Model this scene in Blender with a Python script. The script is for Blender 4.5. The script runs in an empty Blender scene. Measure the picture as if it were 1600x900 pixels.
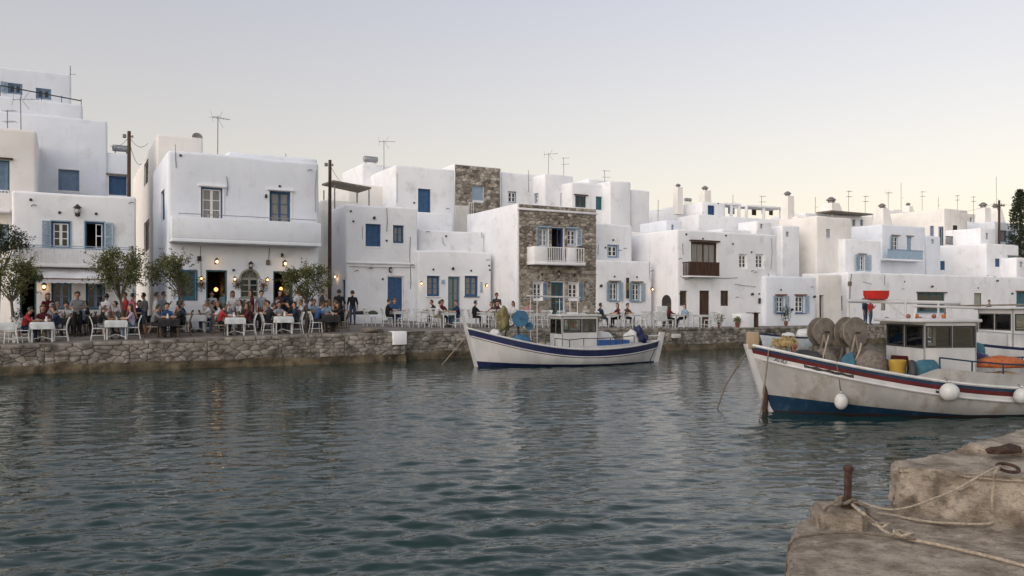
import bpy, bmesh, math, random
import numpy as np
from mathutils import Vector, Matrix, noise
random.seed(7)
scene = bpy.context.scene
COL = scene.collection
R = math.radians

# ------------------------------------------------------------------ camera
F, CU, HV, HC = 1250.0, 800.0, 476.0, 2.5      # focal length (photo px), centre column, horizon row, eye height above water
cam_d = bpy.data.cameras.new('camera')
cam_d.sensor_width = 36.0
cam_d.lens = 36.0 * F / 1600.0
cam_d.shift_y = (HV - 450.0) / 1600.0
cam_d.clip_start = 0.1
cam_d.clip_end = 6000.0
cam = bpy.data.objects.new('camera', cam_d)
cam.location = (0, 0, HC)
cam.rotation_euler = (R(90), 0, 0)
COL.objects.link(cam)
scene.camera = cam

# ------------------------------------------------------------------ sky, sun, exposure
SUN_AZ, SUN_EL = R(-133), R(9.0)     # from straight ahead, out to the left; low in the evening haze
world = bpy.data.worlds.new('World')
scene.world = world
world.use_nodes = True
wn = world.node_tree
wn.nodes.clear()
w_out = wn.nodes.new('ShaderNodeOutputWorld')
w_bg = wn.nodes.new('ShaderNodeBackground')
w_sky = wn.nodes.new('ShaderNodeTexSky')
w_sky.sky_type = 'NISHITA'
w_sky.sun_disc = False
w_sky.sun_elevation = SUN_EL
w_sky.sun_rotation = SUN_AZ
w_sky.altitude = 0
w_sky.air_density = 1.0
w_sky.dust_density = 1.0
w_sky.ozone_density = 2.0
w_hsv = wn.nodes.new('ShaderNodeHueSaturation')
w_hsv.inputs['Saturation'].default_value = 0.6
w_gam = wn.nodes.new('ShaderNodeGamma')          # evening haze flattens the sky's contrast
w_gam.inputs['Gamma'].default_value = 0.6
w_bg.inputs['Strength'].default_value = 0.14
wn.links.new(w_sky.outputs[0], w_hsv.inputs['Color'])
wn.links.new(w_hsv.outputs[0], w_gam.inputs['Color'])
w_tint = wn.nodes.new('ShaderNodeMix'); w_tint.data_type = 'RGBA'; w_tint.blend_type = 'MULTIPLY'
w_tint.inputs[0].default_value = 1.0
w_tint.inputs[7].default_value = (1.10, 0.985, 0.94, 1)
wn.links.new(w_gam.outputs[0], w_tint.inputs[6])
w_tc = wn.nodes.new('ShaderNodeTexCoord')               # afterglow: the lowest sky is warmer, all the way round
w_sep = wn.nodes.new('ShaderNodeSeparateXYZ')
w_mr = wn.nodes.new('ShaderNodeMapRange')
w_mr.inputs['From Min'].default_value = 0.05
w_mr.inputs['From Max'].default_value = 0.36
w_warm = wn.nodes.new('ShaderNodeMix'); w_warm.data_type = 'RGBA'
w_warm.inputs[6].default_value = (1.14, 1.03, 0.87, 1)
w_warm.inputs[7].default_value = (1.05, 1.05, 1.07, 1)
w_mul = wn.nodes.new('ShaderNodeMix'); w_mul.data_type = 'RGBA'; w_mul.blend_type = 'MULTIPLY'
w_mul.inputs[0].default_value = 1.0
wn.links.new(w_tc.outputs['Generated'], w_sep.inputs[0])
wn.links.new(w_sep.outputs['Z'], w_mr.inputs['Value'])
wn.links.new(w_mr.outputs[0], w_warm.inputs[0])
wn.links.new(w_tint.outputs[2], w_mul.inputs[6])
wn.links.new(w_warm.outputs[2], w_mul.inputs[7])
wn.links.new(w_mul.outputs[2], w_bg.inputs['Color'])
wn.links.new(w_bg.outputs[0], w_out.inputs['Surface'])

sun_d = bpy.data.lights.new('sun', 'SUN')
sun_d.energy = 1.25
sun_d.angle = R(120)
sun_d.color = (1.0, 0.93, 0.86)
sun = bpy.data.objects.new('sun', sun_d)
sd = Vector((math.sin(SUN_AZ) * math.cos(SUN_EL), math.cos(SUN_AZ) * math.cos(SUN_EL), math.sin(SUN_EL)))
sun.rotation_euler = sd.to_track_quat('Z', 'Y').to_euler()
COL.objects.link(sun)

vs = scene.view_settings
vs.view_transform = 'Standard'
vs.look = 'None'
vs.exposure = 1.42
vs.gamma = 1.0
vs.use_curve_mapping = False

# ------------------------------------------------------------------ helpers: objects
def link(o, parent=None):
    COL.objects.link(o)
    if parent is not None:
        o.parent = parent
    return o

def tag(o, label=None, cat=None, group=None, kind=None):
    if label: o['label'] = label
    if cat: o['category'] = cat
    if group: o['group'] = group
    if kind: o['kind'] = kind
    return o

def empty(name, loc, rz=0.0, label=None, cat=None, group=None):
    o = bpy.data.objects.new(name, None)
    o.empty_display_size = 0.2
    o.location = loc
    o.rotation_euler = (0, 0, rz)
    link(o)
    return tag(o, label, cat, group)

def copy_tree(o, parent=None):
    c = o.copy()
    COL.objects.link(c)
    c.parent = parent
    for ch in o.children:
        copy_tree(ch, c)
    return c

class MB:
    """collects shapes, then build() links them as one mesh object"""
    def __init__(self):
        self.v, self.f, self.m = [], [], []
    def add(self, vs_, fs, mi=0):
        o = len(self.v)
        self.v += [tuple(p) for p in vs_]
        self.f += [tuple(i + o for i in f) for f in fs]
        self.m += [mi] * len(fs)
        return self
    def box(self, x0, x1, y0, y1, z0, z1, mi=0, M=None):
        vs_ = [Vector(p) for p in ((x0,y0,z0),(x1,y0,z0),(x1,y1,z0),(x0,y1,z0),(x0,y0,z1),(x1,y0,z1),(x1,y1,z1),(x0,y1,z1))]
        if M is not None: vs_ = [M @ p for p in vs_]
        return self.add(vs_, [(0,3,2,1),(4,5,6,7),(0,1,5,4),(1,2,6,5),(2,3,7,6),(3,0,4,7)], mi)
    def bbox(self, x0, x1, y0, y1, z0, z1, c=0.01, mi=0, M=None):
        """box with chamfered edges"""
        bm = bmesh.new()
        bmesh.ops.create_cube(bm, size=1.0)
        for p in bm.verts:
            p.co = Vector((x0 if p.co.x < 0 else x1, y0 if p.co.y < 0 else y1, z0 if p.co.z < 0 else z1))
        bmesh.ops.bevel(bm, geom=list(bm.edges), offset=c, segments=2, affect='EDGES', profile=0.5)
        bm.verts.index_update()
        vs_ = [p.co.copy() for p in bm.verts]
        if M is not None: vs_ = [M @ p for p in vs_]
        fs = [tuple(q.index for q in f.verts) for f in bm.faces]
        bm.free()
        return self.add(vs_, fs, mi)
    def tube(self, pts, r, n=6, mi=0, cap=True, closed=False):
        pts = [Vector(p) for p in pts]
        k = len(pts)
        rs = r if isinstance(r, (list, tuple)) else [r] * k
        vs_, fs = [], []
        prev = None
        for i, p in enumerate(pts):
            if closed: d = pts[(i + 1) % k] - pts[i - 1]
            elif i == 0: d = pts[1] - pts[0]
            elif i == k - 1: d = pts[-1] - pts[-2]
            else: d = pts[i + 1] - pts[i - 1]
            if d.length < 1e-9: d = Vector((0, 0, 1))
            d.normalize()
            if prev is None:
                a = Vector((0, 0, 1)) if abs(d.z) < 0.9 else Vector((1, 0, 0))
                x = d.cross(a).normalized()
            else:
                x = (prev - d * prev.dot(d))
                x = x.normalized() if x.length > 1e-6 else d.orthogonal().normalized()
            prev = x
            y = d.cross(x)
            for j in range(n):
                t = 2 * math.pi * j / n
                vs_.append(p + (x * math.cos(t) + y * math.sin(t)) * rs[i])
        rng = k if closed else k - 1
        for i in range(rng):
            i2 = (i + 1) % k
            for j in range(n):
                j2 = (j + 1) % n
                fs.append((i * n + j, i * n + j2, i2 * n + j2, i2 * n + j))
        if cap and not closed:
            fs.append(tuple(reversed(range(n))))
            fs.append(tuple(range((k - 1) * n, k * n)))
        return self.add(vs_, fs, mi)
    def lathe(self, prof, n=12, c=(0, 0, 0), mi=0, M=None):
        vs_, fs = [], []
        c = Vector(c)
        for (r, z) in prof:
            for j in range(n):
                t = 2 * math.pi * j / n
                p = Vector((r * math.cos(t), r * math.sin(t), z))
                if M is not None: p = M @ p
                vs_.append(p + c)
        for i in range(len(prof) - 1):
            for j in range(n):
                j2 = (j + 1) % n
                fs.append((i * n + j, i * n + j2, (i + 1) * n + j2, (i + 1) * n + j))
        fs.append(tuple(reversed(range(n))))
        k = (len(prof) - 1) * n
        fs.append(tuple(range(k, k + n)))
        return self.add(vs_, fs, mi)
    def prism(self, poly, y0, y1, mi=0, M=None):
        """polygon in (x, z), pushed from y0 to y1"""
        n = len(poly)
        vs_ = [Vector((x, y0, z)) for x, z in poly] + [Vector((x, y1, z)) for x, z in poly]
        if M is not None: vs_ = [M @ p for p in vs_]
        fs = [tuple(range(n)), tuple(reversed(range(n, 2 * n)))]
        for i in range(n):
            j = (i + 1) % n
            fs.append((j, i, n + i, n + j))
        return self.add(vs_, fs, mi)
    def mesh(self, name, mats, smooth=None):
        me = bpy.data.meshes.new(name)
        me.from_pydata(self.v, [], self.f)
        if not isinstance(mats, (list, tuple)): mats = [mats]
        for m in mats: me.materials.append(m)
        if len(mats) > 1: me.polygons.foreach_set('material_index', self.m)
        me.update()
        if smooth is not None:
            me.shade_smooth()
            me.set_sharp_from_angle(angle=R(smooth))
        return me
    def build(self, name, mats, parent=None, smooth=None, loc=None, rz=None):
        o = bpy.data.objects.new(name, self.mesh(name, mats, smooth))
        link(o, parent)
        if loc is not None: o.location = loc
        if rz is not None: o.rotation_euler = (0, 0, rz)
        return o

def sphere_prof(r, n=8, sq=1.0):
    return [(max(r * math.sin(math.pi * i / n), 0.0005), -r * sq * math.cos(math.pi * i / n)) for i in range(n + 1)]

# ------------------------------------------------------------------ helpers: materials
def mat(name, col, rough=0.7, metal=0.0, emit=None, estr=0.0, spec=0.5, alpha=None):
    m = bpy.data.materials.new(name)
    m.use_nodes = True
    b = m.node_tree.nodes['Principled BSDF']
    b.inputs['Base Color'].default_value = (*col, 1)
    b.inputs['Roughness'].default_value = rough
    b.inputs['Metallic'].default_value = metal
    b.inputs['Specular IOR Level'].default_value = spec
    if emit:
        b.inputs['Emission Color'].default_value = (*emit, 1)
        b.inputs['Emission Strength'].default_value = estr
    return m

def nmat(name, c1, c2, scale=3.0, rough=0.8, bump=0.0, bscale=None, stretch=(1, 1, 1), detail=6.0, c3=None, s3=0.7, t3=(0.58, 0.72), spec=0.3, bdist=0.02, lo=0.35, hi=0.65, coords='world', metal=0.0, objvar=0.0, islvar=0.0):
    """two noise-mixed colours, an optional third as blotches, and fine relief"""
    m = bpy.data.materials.new(name)
    m.use_nodes = True
    nt = m.node_tree
    b = nt.nodes['Principled BSDF']
    b.inputs['Roughness'].default_value = rough
    b.inputs['Specular IOR Level'].default_value = spec
    b.inputs['Metallic'].default_value = metal
    if coords == 'world':
        g = nt.nodes.new('ShaderNodeNewGeometry'); src = g.outputs['Position']
    else:
        g = nt.nodes.new('ShaderNodeTexCoord'); src = g.outputs['Object']
    mp = nt.nodes.new('ShaderNodeMapping')
    mp.inputs['Scale'].default_value = stretch
    nt.links.new(src, mp.inputs['Vector'])
    n1 = nt.nodes.new('ShaderNodeTexNoise')
    n1.inputs['Scale'].default_value = scale
    n1.inputs['Detail'].default_value = detail
    nt.links.new(mp.outputs[0], n1.inputs['Vector'])
    rp = nt.nodes.new('ShaderNodeValToRGB')
    rp.color_ramp.elements[0].position = lo
    rp.color_ramp.elements[0].color = (*c1, 1)
    rp.color_ramp.elements[1].position = hi
    rp.color_ramp.elements[1].color = (*c2, 1)
    nt.links.new(n1.outputs['Fac'], rp.inputs['Fac'])
    cur = rp.outputs['Color']
    if c3 is not None:
        n3 = nt.nodes.new('ShaderNodeTexNoise')
        n3.inputs['Scale'].default_value = s3
        n3.inputs['Detail'].default_value = 8.0
        n3.inputs['Roughness'].default_value = 0.65
        nt.links.new(mp.outputs[0], n3.inputs['Vector'])
        r3 = nt.nodes.new('ShaderNodeMapRange')
        r3.inputs['From Min'].default_value = t3[0]
        r3.inputs['From Max'].default_value = t3[1]
        nt.links.new(n3.outputs['Fac'], r3.inputs['Value'])
        mx = nt.nodes.new('ShaderNodeMix'); mx.data_type = 'RGBA'
        nt.links.new(r3.outputs[0], mx.inputs[0])
        nt.links.new(cur, mx.inputs[6])
        mx.inputs[7].default_value = (*c3, 1)
        cur = mx.outputs[2]
    if objvar:
        oi = nt.nodes.new('ShaderNodeObjectInfo')
        hs = nt.nodes.new('ShaderNodeHueSaturation')
        mr = nt.nodes.new('ShaderNodeMapRange')
        mr.inputs['To Min'].default_value = 1.0 - objvar
        mr.inputs['To Max'].default_value = 1.0 + objvar
        nt.links.new(oi.outputs['Random'], mr.inputs['Value'])
        nt.links.new(mr.outputs[0], hs.inputs['Value'])
        nt.links.new(cur, hs.inputs['Color'])
        cur = hs.outputs[0]
    if islvar:      # every stone its own shade
        gi = nt.nodes.new('ShaderNodeNewGeometry')
        hs = nt.nodes.new('ShaderNodeHueSaturation')
        mr = nt.nodes.new('ShaderNodeMapRange')
        mr.inputs['To Min'].default_value = 1.0 - islvar
        mr.inputs['To Max'].default_value = 1.0 + islvar * 1.2
        nt.links.new(gi.outputs['Random Per Island'], mr.inputs['Value'])
        nt.links.new(mr.outputs[0], hs.inputs['Value'])
        nt.links.new(cur, hs.inputs['Color'])
        cur = hs.outputs[0]
    nt.links.new(cur, b.inputs['Base Color'])
    if bump:
        n2 = nt.nodes.new('ShaderNodeTexNoise')
        n2.inputs['Scale'].default_value = bscale or scale * 6
        n2.inputs['Detail'].default_value = 8.0
        nt.links.new(mp.outputs[0], n2.inputs['Vector'])
        bp = nt.nodes.new('ShaderNodeBump')
        bp.inputs['Strength'].default_value = bump
        bp.inputs['Distance'].default_value = bdist
        nt.links.new(n2.outputs['Fac'], bp.inputs['Height'])
        nt.links.new(bp.outputs[0], b.inputs['Normal'])
    return m

def whitewash(name, base, shade, stain, streak):
    """lime-washed render: slow mottling, rain streaks with their own shape, brushed relief"""
    m = nmat(name, shade, base, scale=0.9, rough=0.9, bump=0.35, bscale=5.0, c3=stain, s3=1.1, t3=(0.55, 0.78), spec=0.2, bdist=0.03, lo=0.3, hi=0.6)
    nt = m.node_tree
    b = nt.nodes['Principled BSDF']
    cur = b.inputs['Base Color'].links[0].from_socket
    g = nt.nodes.new('ShaderNodeNewGeometry')
    mp = nt.nodes.new('ShaderNodeMapping')
    mp.inputs['Scale'].default_value = (3.2, 3.2, 0.4)
    nt.links.new(g.outputs['Position'], mp.inputs['Vector'])
    n = nt.nodes.new('ShaderNodeTexNoise')
    n.inputs['Scale'].default_value = 1.0
    n.inputs['Detail'].default_value = 5.0
    nt.links.new(mp.outputs[0], n.inputs['Vector'])
    r = nt.nodes.new('ShaderNodeMapRange')
    r.inputs['From Min'].default_value = 0.60
    r.inputs['From Max'].default_value = 0.82
    r.inputs['To Max'].default_value = 0.36
    nt.links.new(n.outputs['Fac'], r.inputs['Value'])
    mx = nt.nodes.new('ShaderNodeMix'); mx.data_type = 'RGBA'
    nt.links.new(r.outputs[0], mx.inputs[0])
    nt.links.new(cur, mx.inputs[6])
    mx.inputs[7].default_value = (*streak, 1)
    nt.links.new(mx.outputs[2], b.inputs['Base Color'])
    return m

M = {}
M['white'] = whitewash('whitewash', (0.80, 0.815, 0.84), (0.73, 0.745, 0.775), (0.57, 0.565, 0.56), (0.46, 0.44, 0.41))
M['cool'] = whitewash('whitewash_bluish', (0.74, 0.78, 0.84), (0.69, 0.73, 0.80), (0.60, 0.62, 0.65), (0.50, 0.51, 0.53))
M['cream'] = whitewash('whitewash_cream', (0.79, 0.77, 0.735), (0.73, 0.71, 0.675), (0.60, 0.57, 0.53), (0.50, 0.47, 0.43))
M['paint_white'] = nmat('white_paint', (0.70, 0.71, 0.73), (0.80, 0.80, 0.81), scale=6, rough=0.5, c3=(0.55, 0.53, 0.5), s3=3.0, t3=(0.62, 0.8))
M['trim'] = nmat('white_trim', (0.74, 0.75, 0.77), (0.82, 0.82, 0.83), scale=3, rough=0.8, bump=0.2)
M['blue'] = nmat('blue_paint', (0.033, 0.085, 0.18), (0.045, 0.11, 0.23), scale=5, rough=0.55, c3=(0.09, 0.16, 0.28), s3=4.0, t3=(0.6, 0.75))
M['deepblue'] = nmat('deep_blue_paint', (0.02, 0.055, 0.16), (0.03, 0.08, 0.21), scale=5, rough=0.5)
M['lightblue'] = nmat('pale_blue_paint', (0.25, 0.35, 0.45), (0.33, 0.43, 0.52), scale=6, rough=0.65, c3=(0.42, 0.53, 0.64), s3=4.0)
M['greyblue'] = nmat('grey_blue_paint', (0.15, 0.22, 0.32), (0.19, 0.27, 0.38), scale=6, rough=0.7, c3=(0.28, 0.33, 0.40), s3=4.0)
M['teal'] = nmat('teal_paint', (0.03, 0.11, 0.14), (0.05, 0.15, 0.18), scale=5, rough=0.6)
M['sage'] = nmat('sage_grey_paint', (0.26, 0.28, 0.25), (0.34, 0.35, 0.31), scale=6, rough=0.7)
M['wood'] = nmat('dark_brown_wood', (0.045, 0.025, 0.017), (0.09, 0.05, 0.033), scale=8, rough=0.6, stretch=(1, 1, 0.15), bump=0.2)
M['greywood'] = nmat('weathered_wood', (0.13, 0.11, 0.09), (0.22, 0.19, 0.16), scale=8, rough=0.85, stretch=(1, 1, 0.2), bump=0.3)
M['redwood'] = nmat('red_brown_wood', (0.16, 0.06, 0.045), (0.24, 0.10, 0.07), scale=8, rough=0.7)
M['glass'] = mat('window_glass', (0.018, 0.022, 0.028), rough=0.06, spec=0.6)
M['curtain'] = nmat('curtained_glass', (0.16, 0.16, 0.15), (0.26, 0.255, 0.24), scale=30, rough=0.25, stretch=(1, 1, 0.05), spec=0.5)
M['dark'] = mat('dark_interior', (0.02, 0.017, 0.015), rough=0.9)
M['room'] = nmat('painted_room_shade', (0.05, 0.035, 0.025), (0.09, 0.06, 0.04), scale=2, rough=0.9)  # dark brown that paints the shade into deep door and window openings
M['iron'] = nmat('dark_iron', (0.03, 0.03, 0.032), (0.06, 0.058, 0.055), scale=20, rough=0.6, metal=0.3)
M['rust'] = nmat('rusted_iron', (0.03, 0.018, 0.014), (0.075, 0.042, 0.03), scale=25, rough=0.9, bump=0.6, bscale=60, bdist=0.005, c3=(0.035, 0.022, 0.02), s3=8)
M['steel'] = nmat('galvanised_steel', (0.32, 0.33, 0.34), (0.5, 0.51, 0.52), scale=12, rough=0.4, metal=0.8)
M['cable'] = mat('black_cable', (0.03, 0.03, 0.032), rough=0.7)
M['mast'] = nmat('antenna_metal', (0.16, 0.15, 0.15), (0.26, 0.25, 0.25), scale=10, rough=0.6, metal=0.4)
M['bulb'] = mat('lit_bulb', (1, 0.8, 0.5), emit=(1.0, 0.50, 0.16), estr=2.6)
M['glow'] = mat('lit_shade', (1, 0.7, 0.35), emit=(1.0, 0.48, 0.13), estr=0.9)
M['rubble'] = nmat('field_stone', (0.17, 0.15, 0.125), (0.36, 0.325, 0.28), scale=2.2, rough=0.95, bump=0.9, bscale=18, c3=(0.46, 0.43, 0.39), s3=2.6, t3=(0.58, 0.72), spec=0.15, islvar=0.5)
M['mortar'] = nmat('old_mortar', (0.16, 0.145, 0.12), (0.28, 0.255, 0.22), scale=3, rough=0.95, bump=0.8, bscale=20)
M['limejoint'] = nmat('pale_lime_mortar', (0.30, 0.28, 0.25), (0.46, 0.44, 0.40), scale=3, rough=0.95, bump=0.8, bscale=16)
M['quaystone'] = nmat('quay_stone', (0.11, 0.10, 0.085), (0.33, 0.305, 0.27), scale=2.5, rough=0.95, bump=1.0, bscale=14, c3=(0.035, 0.03, 0.022), s3=0.9, t3=(0.54, 0.74), spec=0.2, objvar=0.22)
M['quaybase'] = nmat('quay_base', (0.055, 0.045, 0.03), (0.16, 0.13, 0.085), scale=1.6, rough=0.95, bump=1.0, bscale=9, c3=(0.025, 0.022, 0.014), s3=1.0, t3=(0.5, 0.66), spec=0.25, bdist=0.05)
M['quaymortar'] = nmat('quay_mortar', (0.07, 0.062, 0.05), (0.19, 0.17, 0.14), scale=3, rough=0.95, bump=0.8, bscale=14)
M['paving'] = nmat('pavement', (0.13, 0.118, 0.105), (0.22, 0.20, 0.18), scale=1.2, rough=0.9, bump=0.5, bscale=16, c3=(0.09, 0.08, 0.07), s3=0.9)
# ------------------------------------------------------------------ town frame: a runs along the quay edge, b back from it
TA = math.atan2(0.4872, 0.8733)
CT, ST = math.cos(TA), math.sin(TA)
OX, OY = -18.1, 28.3
def W(a, b, z=0.0):
    return Vector((OX + CT * a - ST * b, OY + ST * a + CT * b, z))
def q_(u): return (u - CU) / F
def a_of(u, b):
    q = q_(u)
    return (q * (OY + CT * b) - OX + ST * b) / (CT - ST * q)
def b_of(u, a):
    q = q_(u)
    return (OX + CT * a - q * (OY + ST * a)) / (q * CT + ST)
def Y_(a, b): return OY + ST * a + CT * b
def z_of(v, a, b): return HC - (v - HV) * Y_(a, b) / F
def interp(x, xs, ys): return float(np.interp(x, xs, ys))
def gz(a, b):
    z0 = interp(a, [-6, 0, 5.9, 12.6, 15.1, 29.9, 36.3, 60], [1.03, 1.05, 1.15, 1.25, 1.28, 1.22, 1.15, 1.1])
    return z0 + 0.042 * min(max(b, 0), 9) * interp(a, [18, 27], [1, 0])
def pix_ground(u, b, lift=0.0):
    a = a_of(u, b)
    return W(a, b, gz(a, b) + lift), a

# ------------------------------------------------------------------ water (waves are real geometry near the camera)
def make_water():
    rng = np.random.default_rng(3)
    ys = [3.0]
    while ys[-1] < 62: ys.append(ys[-1] * 1.0036 + 0.002)
    ys = np.array(ys)
    ts = np.linspace(-0.9, 0.9, 520)
    YY, TT = np.meshgrid(ys, ts, indexing='ij')
    XX = YY * TT
    Z = np.zeros_like(XX)
    cell = YY * 0.0040
    for i in range(150):
        lam = 0.12 * (9 ** rng.random())
        th = math.pi / 2 + rng.normal(0, 0.40) + 0.15
        k = 2 * math.pi / lam
        slope = 0.0185 * (0.4 + rng.random()) * (1.0 if lam < 0.6 else 0.6 / lam)
        amp = slope / k
        fade = np.clip((lam / cell - 2.4) / 2.0, 0, 1)
        ph = k * (XX * math.cos(th) + YY * math.sin(th)) + rng.random() * 6.28
        # slow drift of the phase keeps the crests short
        ph += 1.6 * np.sin(XX * (0.9 / lam) * 0.35 + i) 
        Z += fade * amp * np.sin(ph)
    # patches of calmer and rougher water
    patch = 0.95 + 0.38 * np.sin(XX * 0.31 + YY * 0.17 + 1.0) * np.sin(YY * 0.23 - XX * 0.12) + 0.22 * np.sin(XX * 0.83 - YY * 0.41) * np.sin(YY * 0.57 + XX * 0.2 + 2)
    patch *= np.clip(1.12 - 0.014 * YY, 0.6, 1.1)          # calmer in the lee of the quay
    Z *= patch
    nr, nc = XX.shape
    co = np.stack([XX, YY, Z], -1).reshape(-1, 3).astype(np.float32)
    idx = np.arange(nr * nc).reshape(nr, nc)
    quads = np.stack([idx[:-1, :-1], idx[:-1, 1:], idx[1:, 1:], idx[1:, :-1]], -1).reshape(-1, 4)
    me = bpy.data.meshes.new('water')
    me.vertices.add(len(co)); me.vertices.foreach_set('co', co.ravel())
    me.loops.add(quads.size); me.loops.foreach_set('vertex_index', quads.ravel().astype(np.int32))
    me.polygons.add(len(quads)); me.polygons.foreach_set('loop_start', np.arange(0, quads.size, 4, dtype=np.int32))
    me.update(calc_edges=True)
    me.shade_smooth()
    m = bpy.data.materials.new('harbour_water')
    m.use_nodes = True
    nt = m.node_tree
    b = nt.nodes['Principled BSDF']
    b.inputs['Base Color'].default_value = (0.009, 0.027, 0.025, 1)
    b.inputs['Roughness'].default_value = 0.015
    b.inputs['IOR'].default_value = 1.333
    g = nt.nodes.new('ShaderNodeNewGeometry')
    mp = nt.nodes.new('ShaderNodeMapping')
    mp.inputs['Scale'].default_value = (0.7, 1.5, 1.0)
    nt.links.new(g.outputs['Position'], mp.inputs['Vector'])
    hs = None
    for sc_, dt, st_ in ((3.2, 3.0, 0.11), (9.0, 2.0, 0.04)):
        n = nt.nodes.new('ShaderNodeTexNoise')
        n.inputs['Scale'].default_value = sc_
        n.inputs['Detail'].default_value = dt
        nt.links.new(mp.outputs[0], n.inputs['Vector'])
        bp = nt.nodes.new('ShaderNodeBump')
        bp.inputs['Strength'].default_value = st_
        bp.inputs['Distance'].default_value = 0.12
        nt.links.new(n.outputs['Fac'], bp.inputs['Height'])
        if hs is not None: nt.links.new(hs, bp.inputs['Normal'])
        hs = bp.outputs[0]
    nt.links.new(hs, b.inputs['Normal'])
    me.materials.append(m)
    o = link(bpy.data.objects.new('water', me)); tag(o, kind='structure')
    far = MB().add([(-900, -300, -0.16), (900, -300, -0.16), (900, 500, -0.16), (-900, 500, -0.16)], [(0, 1, 2, 3)]).build('water', m)
    tag(far, kind='structure')
make_water()

# ------------------------------------------------------------------ ground behind the quay
NOTCH = a_of(633, 0.0)
def make_ground():
    bs = [0.0, 0.35, 1, 2, 3, 4, 5, 6, 7, 8, 9, 14, 22, 40, 90, 300]
    as_ = [-60, -25, -12] + [i * 1.5 for i in range(-4, 41)] + [70, 90, 130, 250]
    vs_, fs = [], []
    for b in bs:
        for a in as_:
            bb = b + (SET2 if a > NOTCH else 0.0) if b < 0.5 else b
            vs_.append(W(a, bb, gz(a, b)))
    na = len(as_)
    for i in range(len(bs) - 1):
        for j in range(na - 1):
            fs.append((i * na + j, i * na + j + 1, (i + 1) * na + j + 1, (i + 1) * na + j))
    o = MB().add(vs_, fs).build('pavement', M['paving'])
    tag(o, kind='structure')
SET2 = 0.55
make_ground()

# ------------------------------------------------------------------ stones
def clip_poly(poly, n, d):
    """keep the part where n.p <= d"""
    out = []
    k = len(poly)
    for i in range(k):
        p, q = poly[i], poly[(i + 1) % k]
        sp, sq_ = n[0] * p[0] + n[1] * p[1] - d, n[0] * q[0] + n[1] * q[1] - d
        if sp <= 0: out.append(p)
        if (sp < 0 < sq_) or (sq_ < 0 < sp):
            t = sp / (sp - sq_)
            out.append((p[0] + (q[0] - p[0]) * t, p[1] + (q[1] - p[1]) * t))
    return out

def stone_cells(x0, x1, z0, z1, w, h, rnd, jit=0.38):
    """irregular courses: a jittered brick layout turned into Voronoi cells (in stretched space)"""
    k = w / h
    pts = []
    nz = max(1, round((z1 - z0) / h))
    hh = (z1 - z0) / nz
    for r in range(nz):
        x = x0 - w * rnd.random()
        while x < x1 + w:
            pts.append((x + rnd.uniform(-jit, jit) * w * 0.5, (z0 + (r + 0.5) * hh + rnd.uniform(-jit, jit) * hh * 0.7) * k))
            x += w * rnd.choice((0.5, 0.7, 0.9, 1.2, 1.7)) * rnd.uniform(.85, 1.15)
    grid = {}
    for i, p in enumerate(pts): grid.setdefault((int(p[0] // (w * 2)), int(p[1] // (w * 2))), []).append(i)
    cells = []
    for i, p in enumerate(pts):
        poly = [(x0, z0 * k), (x1, z0 * k), (x1, z1 * k), (x0, z1 * k)]
        gx, gy = int(p[0] // (w * 2)), int(p[1] // (w * 2))
        nb = [j for dx in (-1, 0, 1) for dy in (-1, 0, 1) for j in grid.get((gx + dx, gy + dy), ()) if j != i]
        for j in nb:
            q = pts[j]
            n = (q[0] - p[0], q[1] - p[1])
            poly = clip_poly(poly, n, n[0] * (p[0] + q[0]) / 2 + n[1] * (p[1] + q[1]) / 2)
            if len(poly) < 3: break
        if len(poly) >= 3:
            poly = [(x, z / k) for x, z in poly]
            cells.append(poly)
    return cells

def area_c(poly):
    A = cx = cz = 0
    for i in range(len(poly)):
        p, q = poly[i], poly[(i + 1) % len(poly)]
        c = p[0] * q[1] - q[0] * p[1]
        A += c; cx += (p[0] + q[0]) * c; cz += (p[1] + q[1]) * c
    A *= 0.5
    if abs(A) < 1e-6: return 0, poly[0]
    return A, (cx / (6 * A), cz / (6 * A))

def stone_shape(mb, poly, gap, h, rnd, mi=0, y0=0.0):
    """one stone: cell polygon shrunk by the joint, rounded over towards its face (-y)"""
    A, c = area_c(poly)
    if A < 0.004: return False
    size = math.sqrt(A)
    sh = max(0.5, 1 - 1.6 * gap / size)
    # round the outline: cut each corner
    ring = []
    k = len(poly)
    for i in range(k):
        p, q = poly[i], poly[(i + 1) % k]
        if math.hypot(p[0] - q[0], p[1] - q[1]) < 0.12 * size:
            ring.append(((p[0] + q[0]) / 2, (p[1] + q[1]) / 2)); continue
        ring.append((p[0] * 0.88 + q[0] * 0.12, p[1] * 0.88 + q[1] * 0.12))
        ring.append((p[0] * 0.12 + q[0] * 0.88, p[1] * 0.12 + q[1] * 0.88))
    if len(ring) < 4: return False
    n = len(ring)
    tilt = (rnd.uniform(-0.25, 0.25), rnd.uniform(-0.25, 0.25))
    vs_ = []
    for s_, d in ((sh, 0.03), (sh * .98, -h * 0.75), (sh * 0.84, -h)):
        for (x, z) in ring:
            dx, dz = (x - c[0]) * s_, (z - c[1]) * s_
            vs_.append((c[0] + dx, y0 + d + (dx * tilt[0] + dz * tilt[1]) * (0.5 if d < 0 else 0), c[1] + dz))
    fs = []
    for r in range(2):
        for i in range(n):
            j = (i + 1) % n
            fs.append((r * n + i, r * n + j, (r + 1) * n + j, (r + 1) * n + i))
    fs.append(tuple(range(2 * n, 3 * n)))
    mb.add(vs_, fs, mi)
    return True

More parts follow.
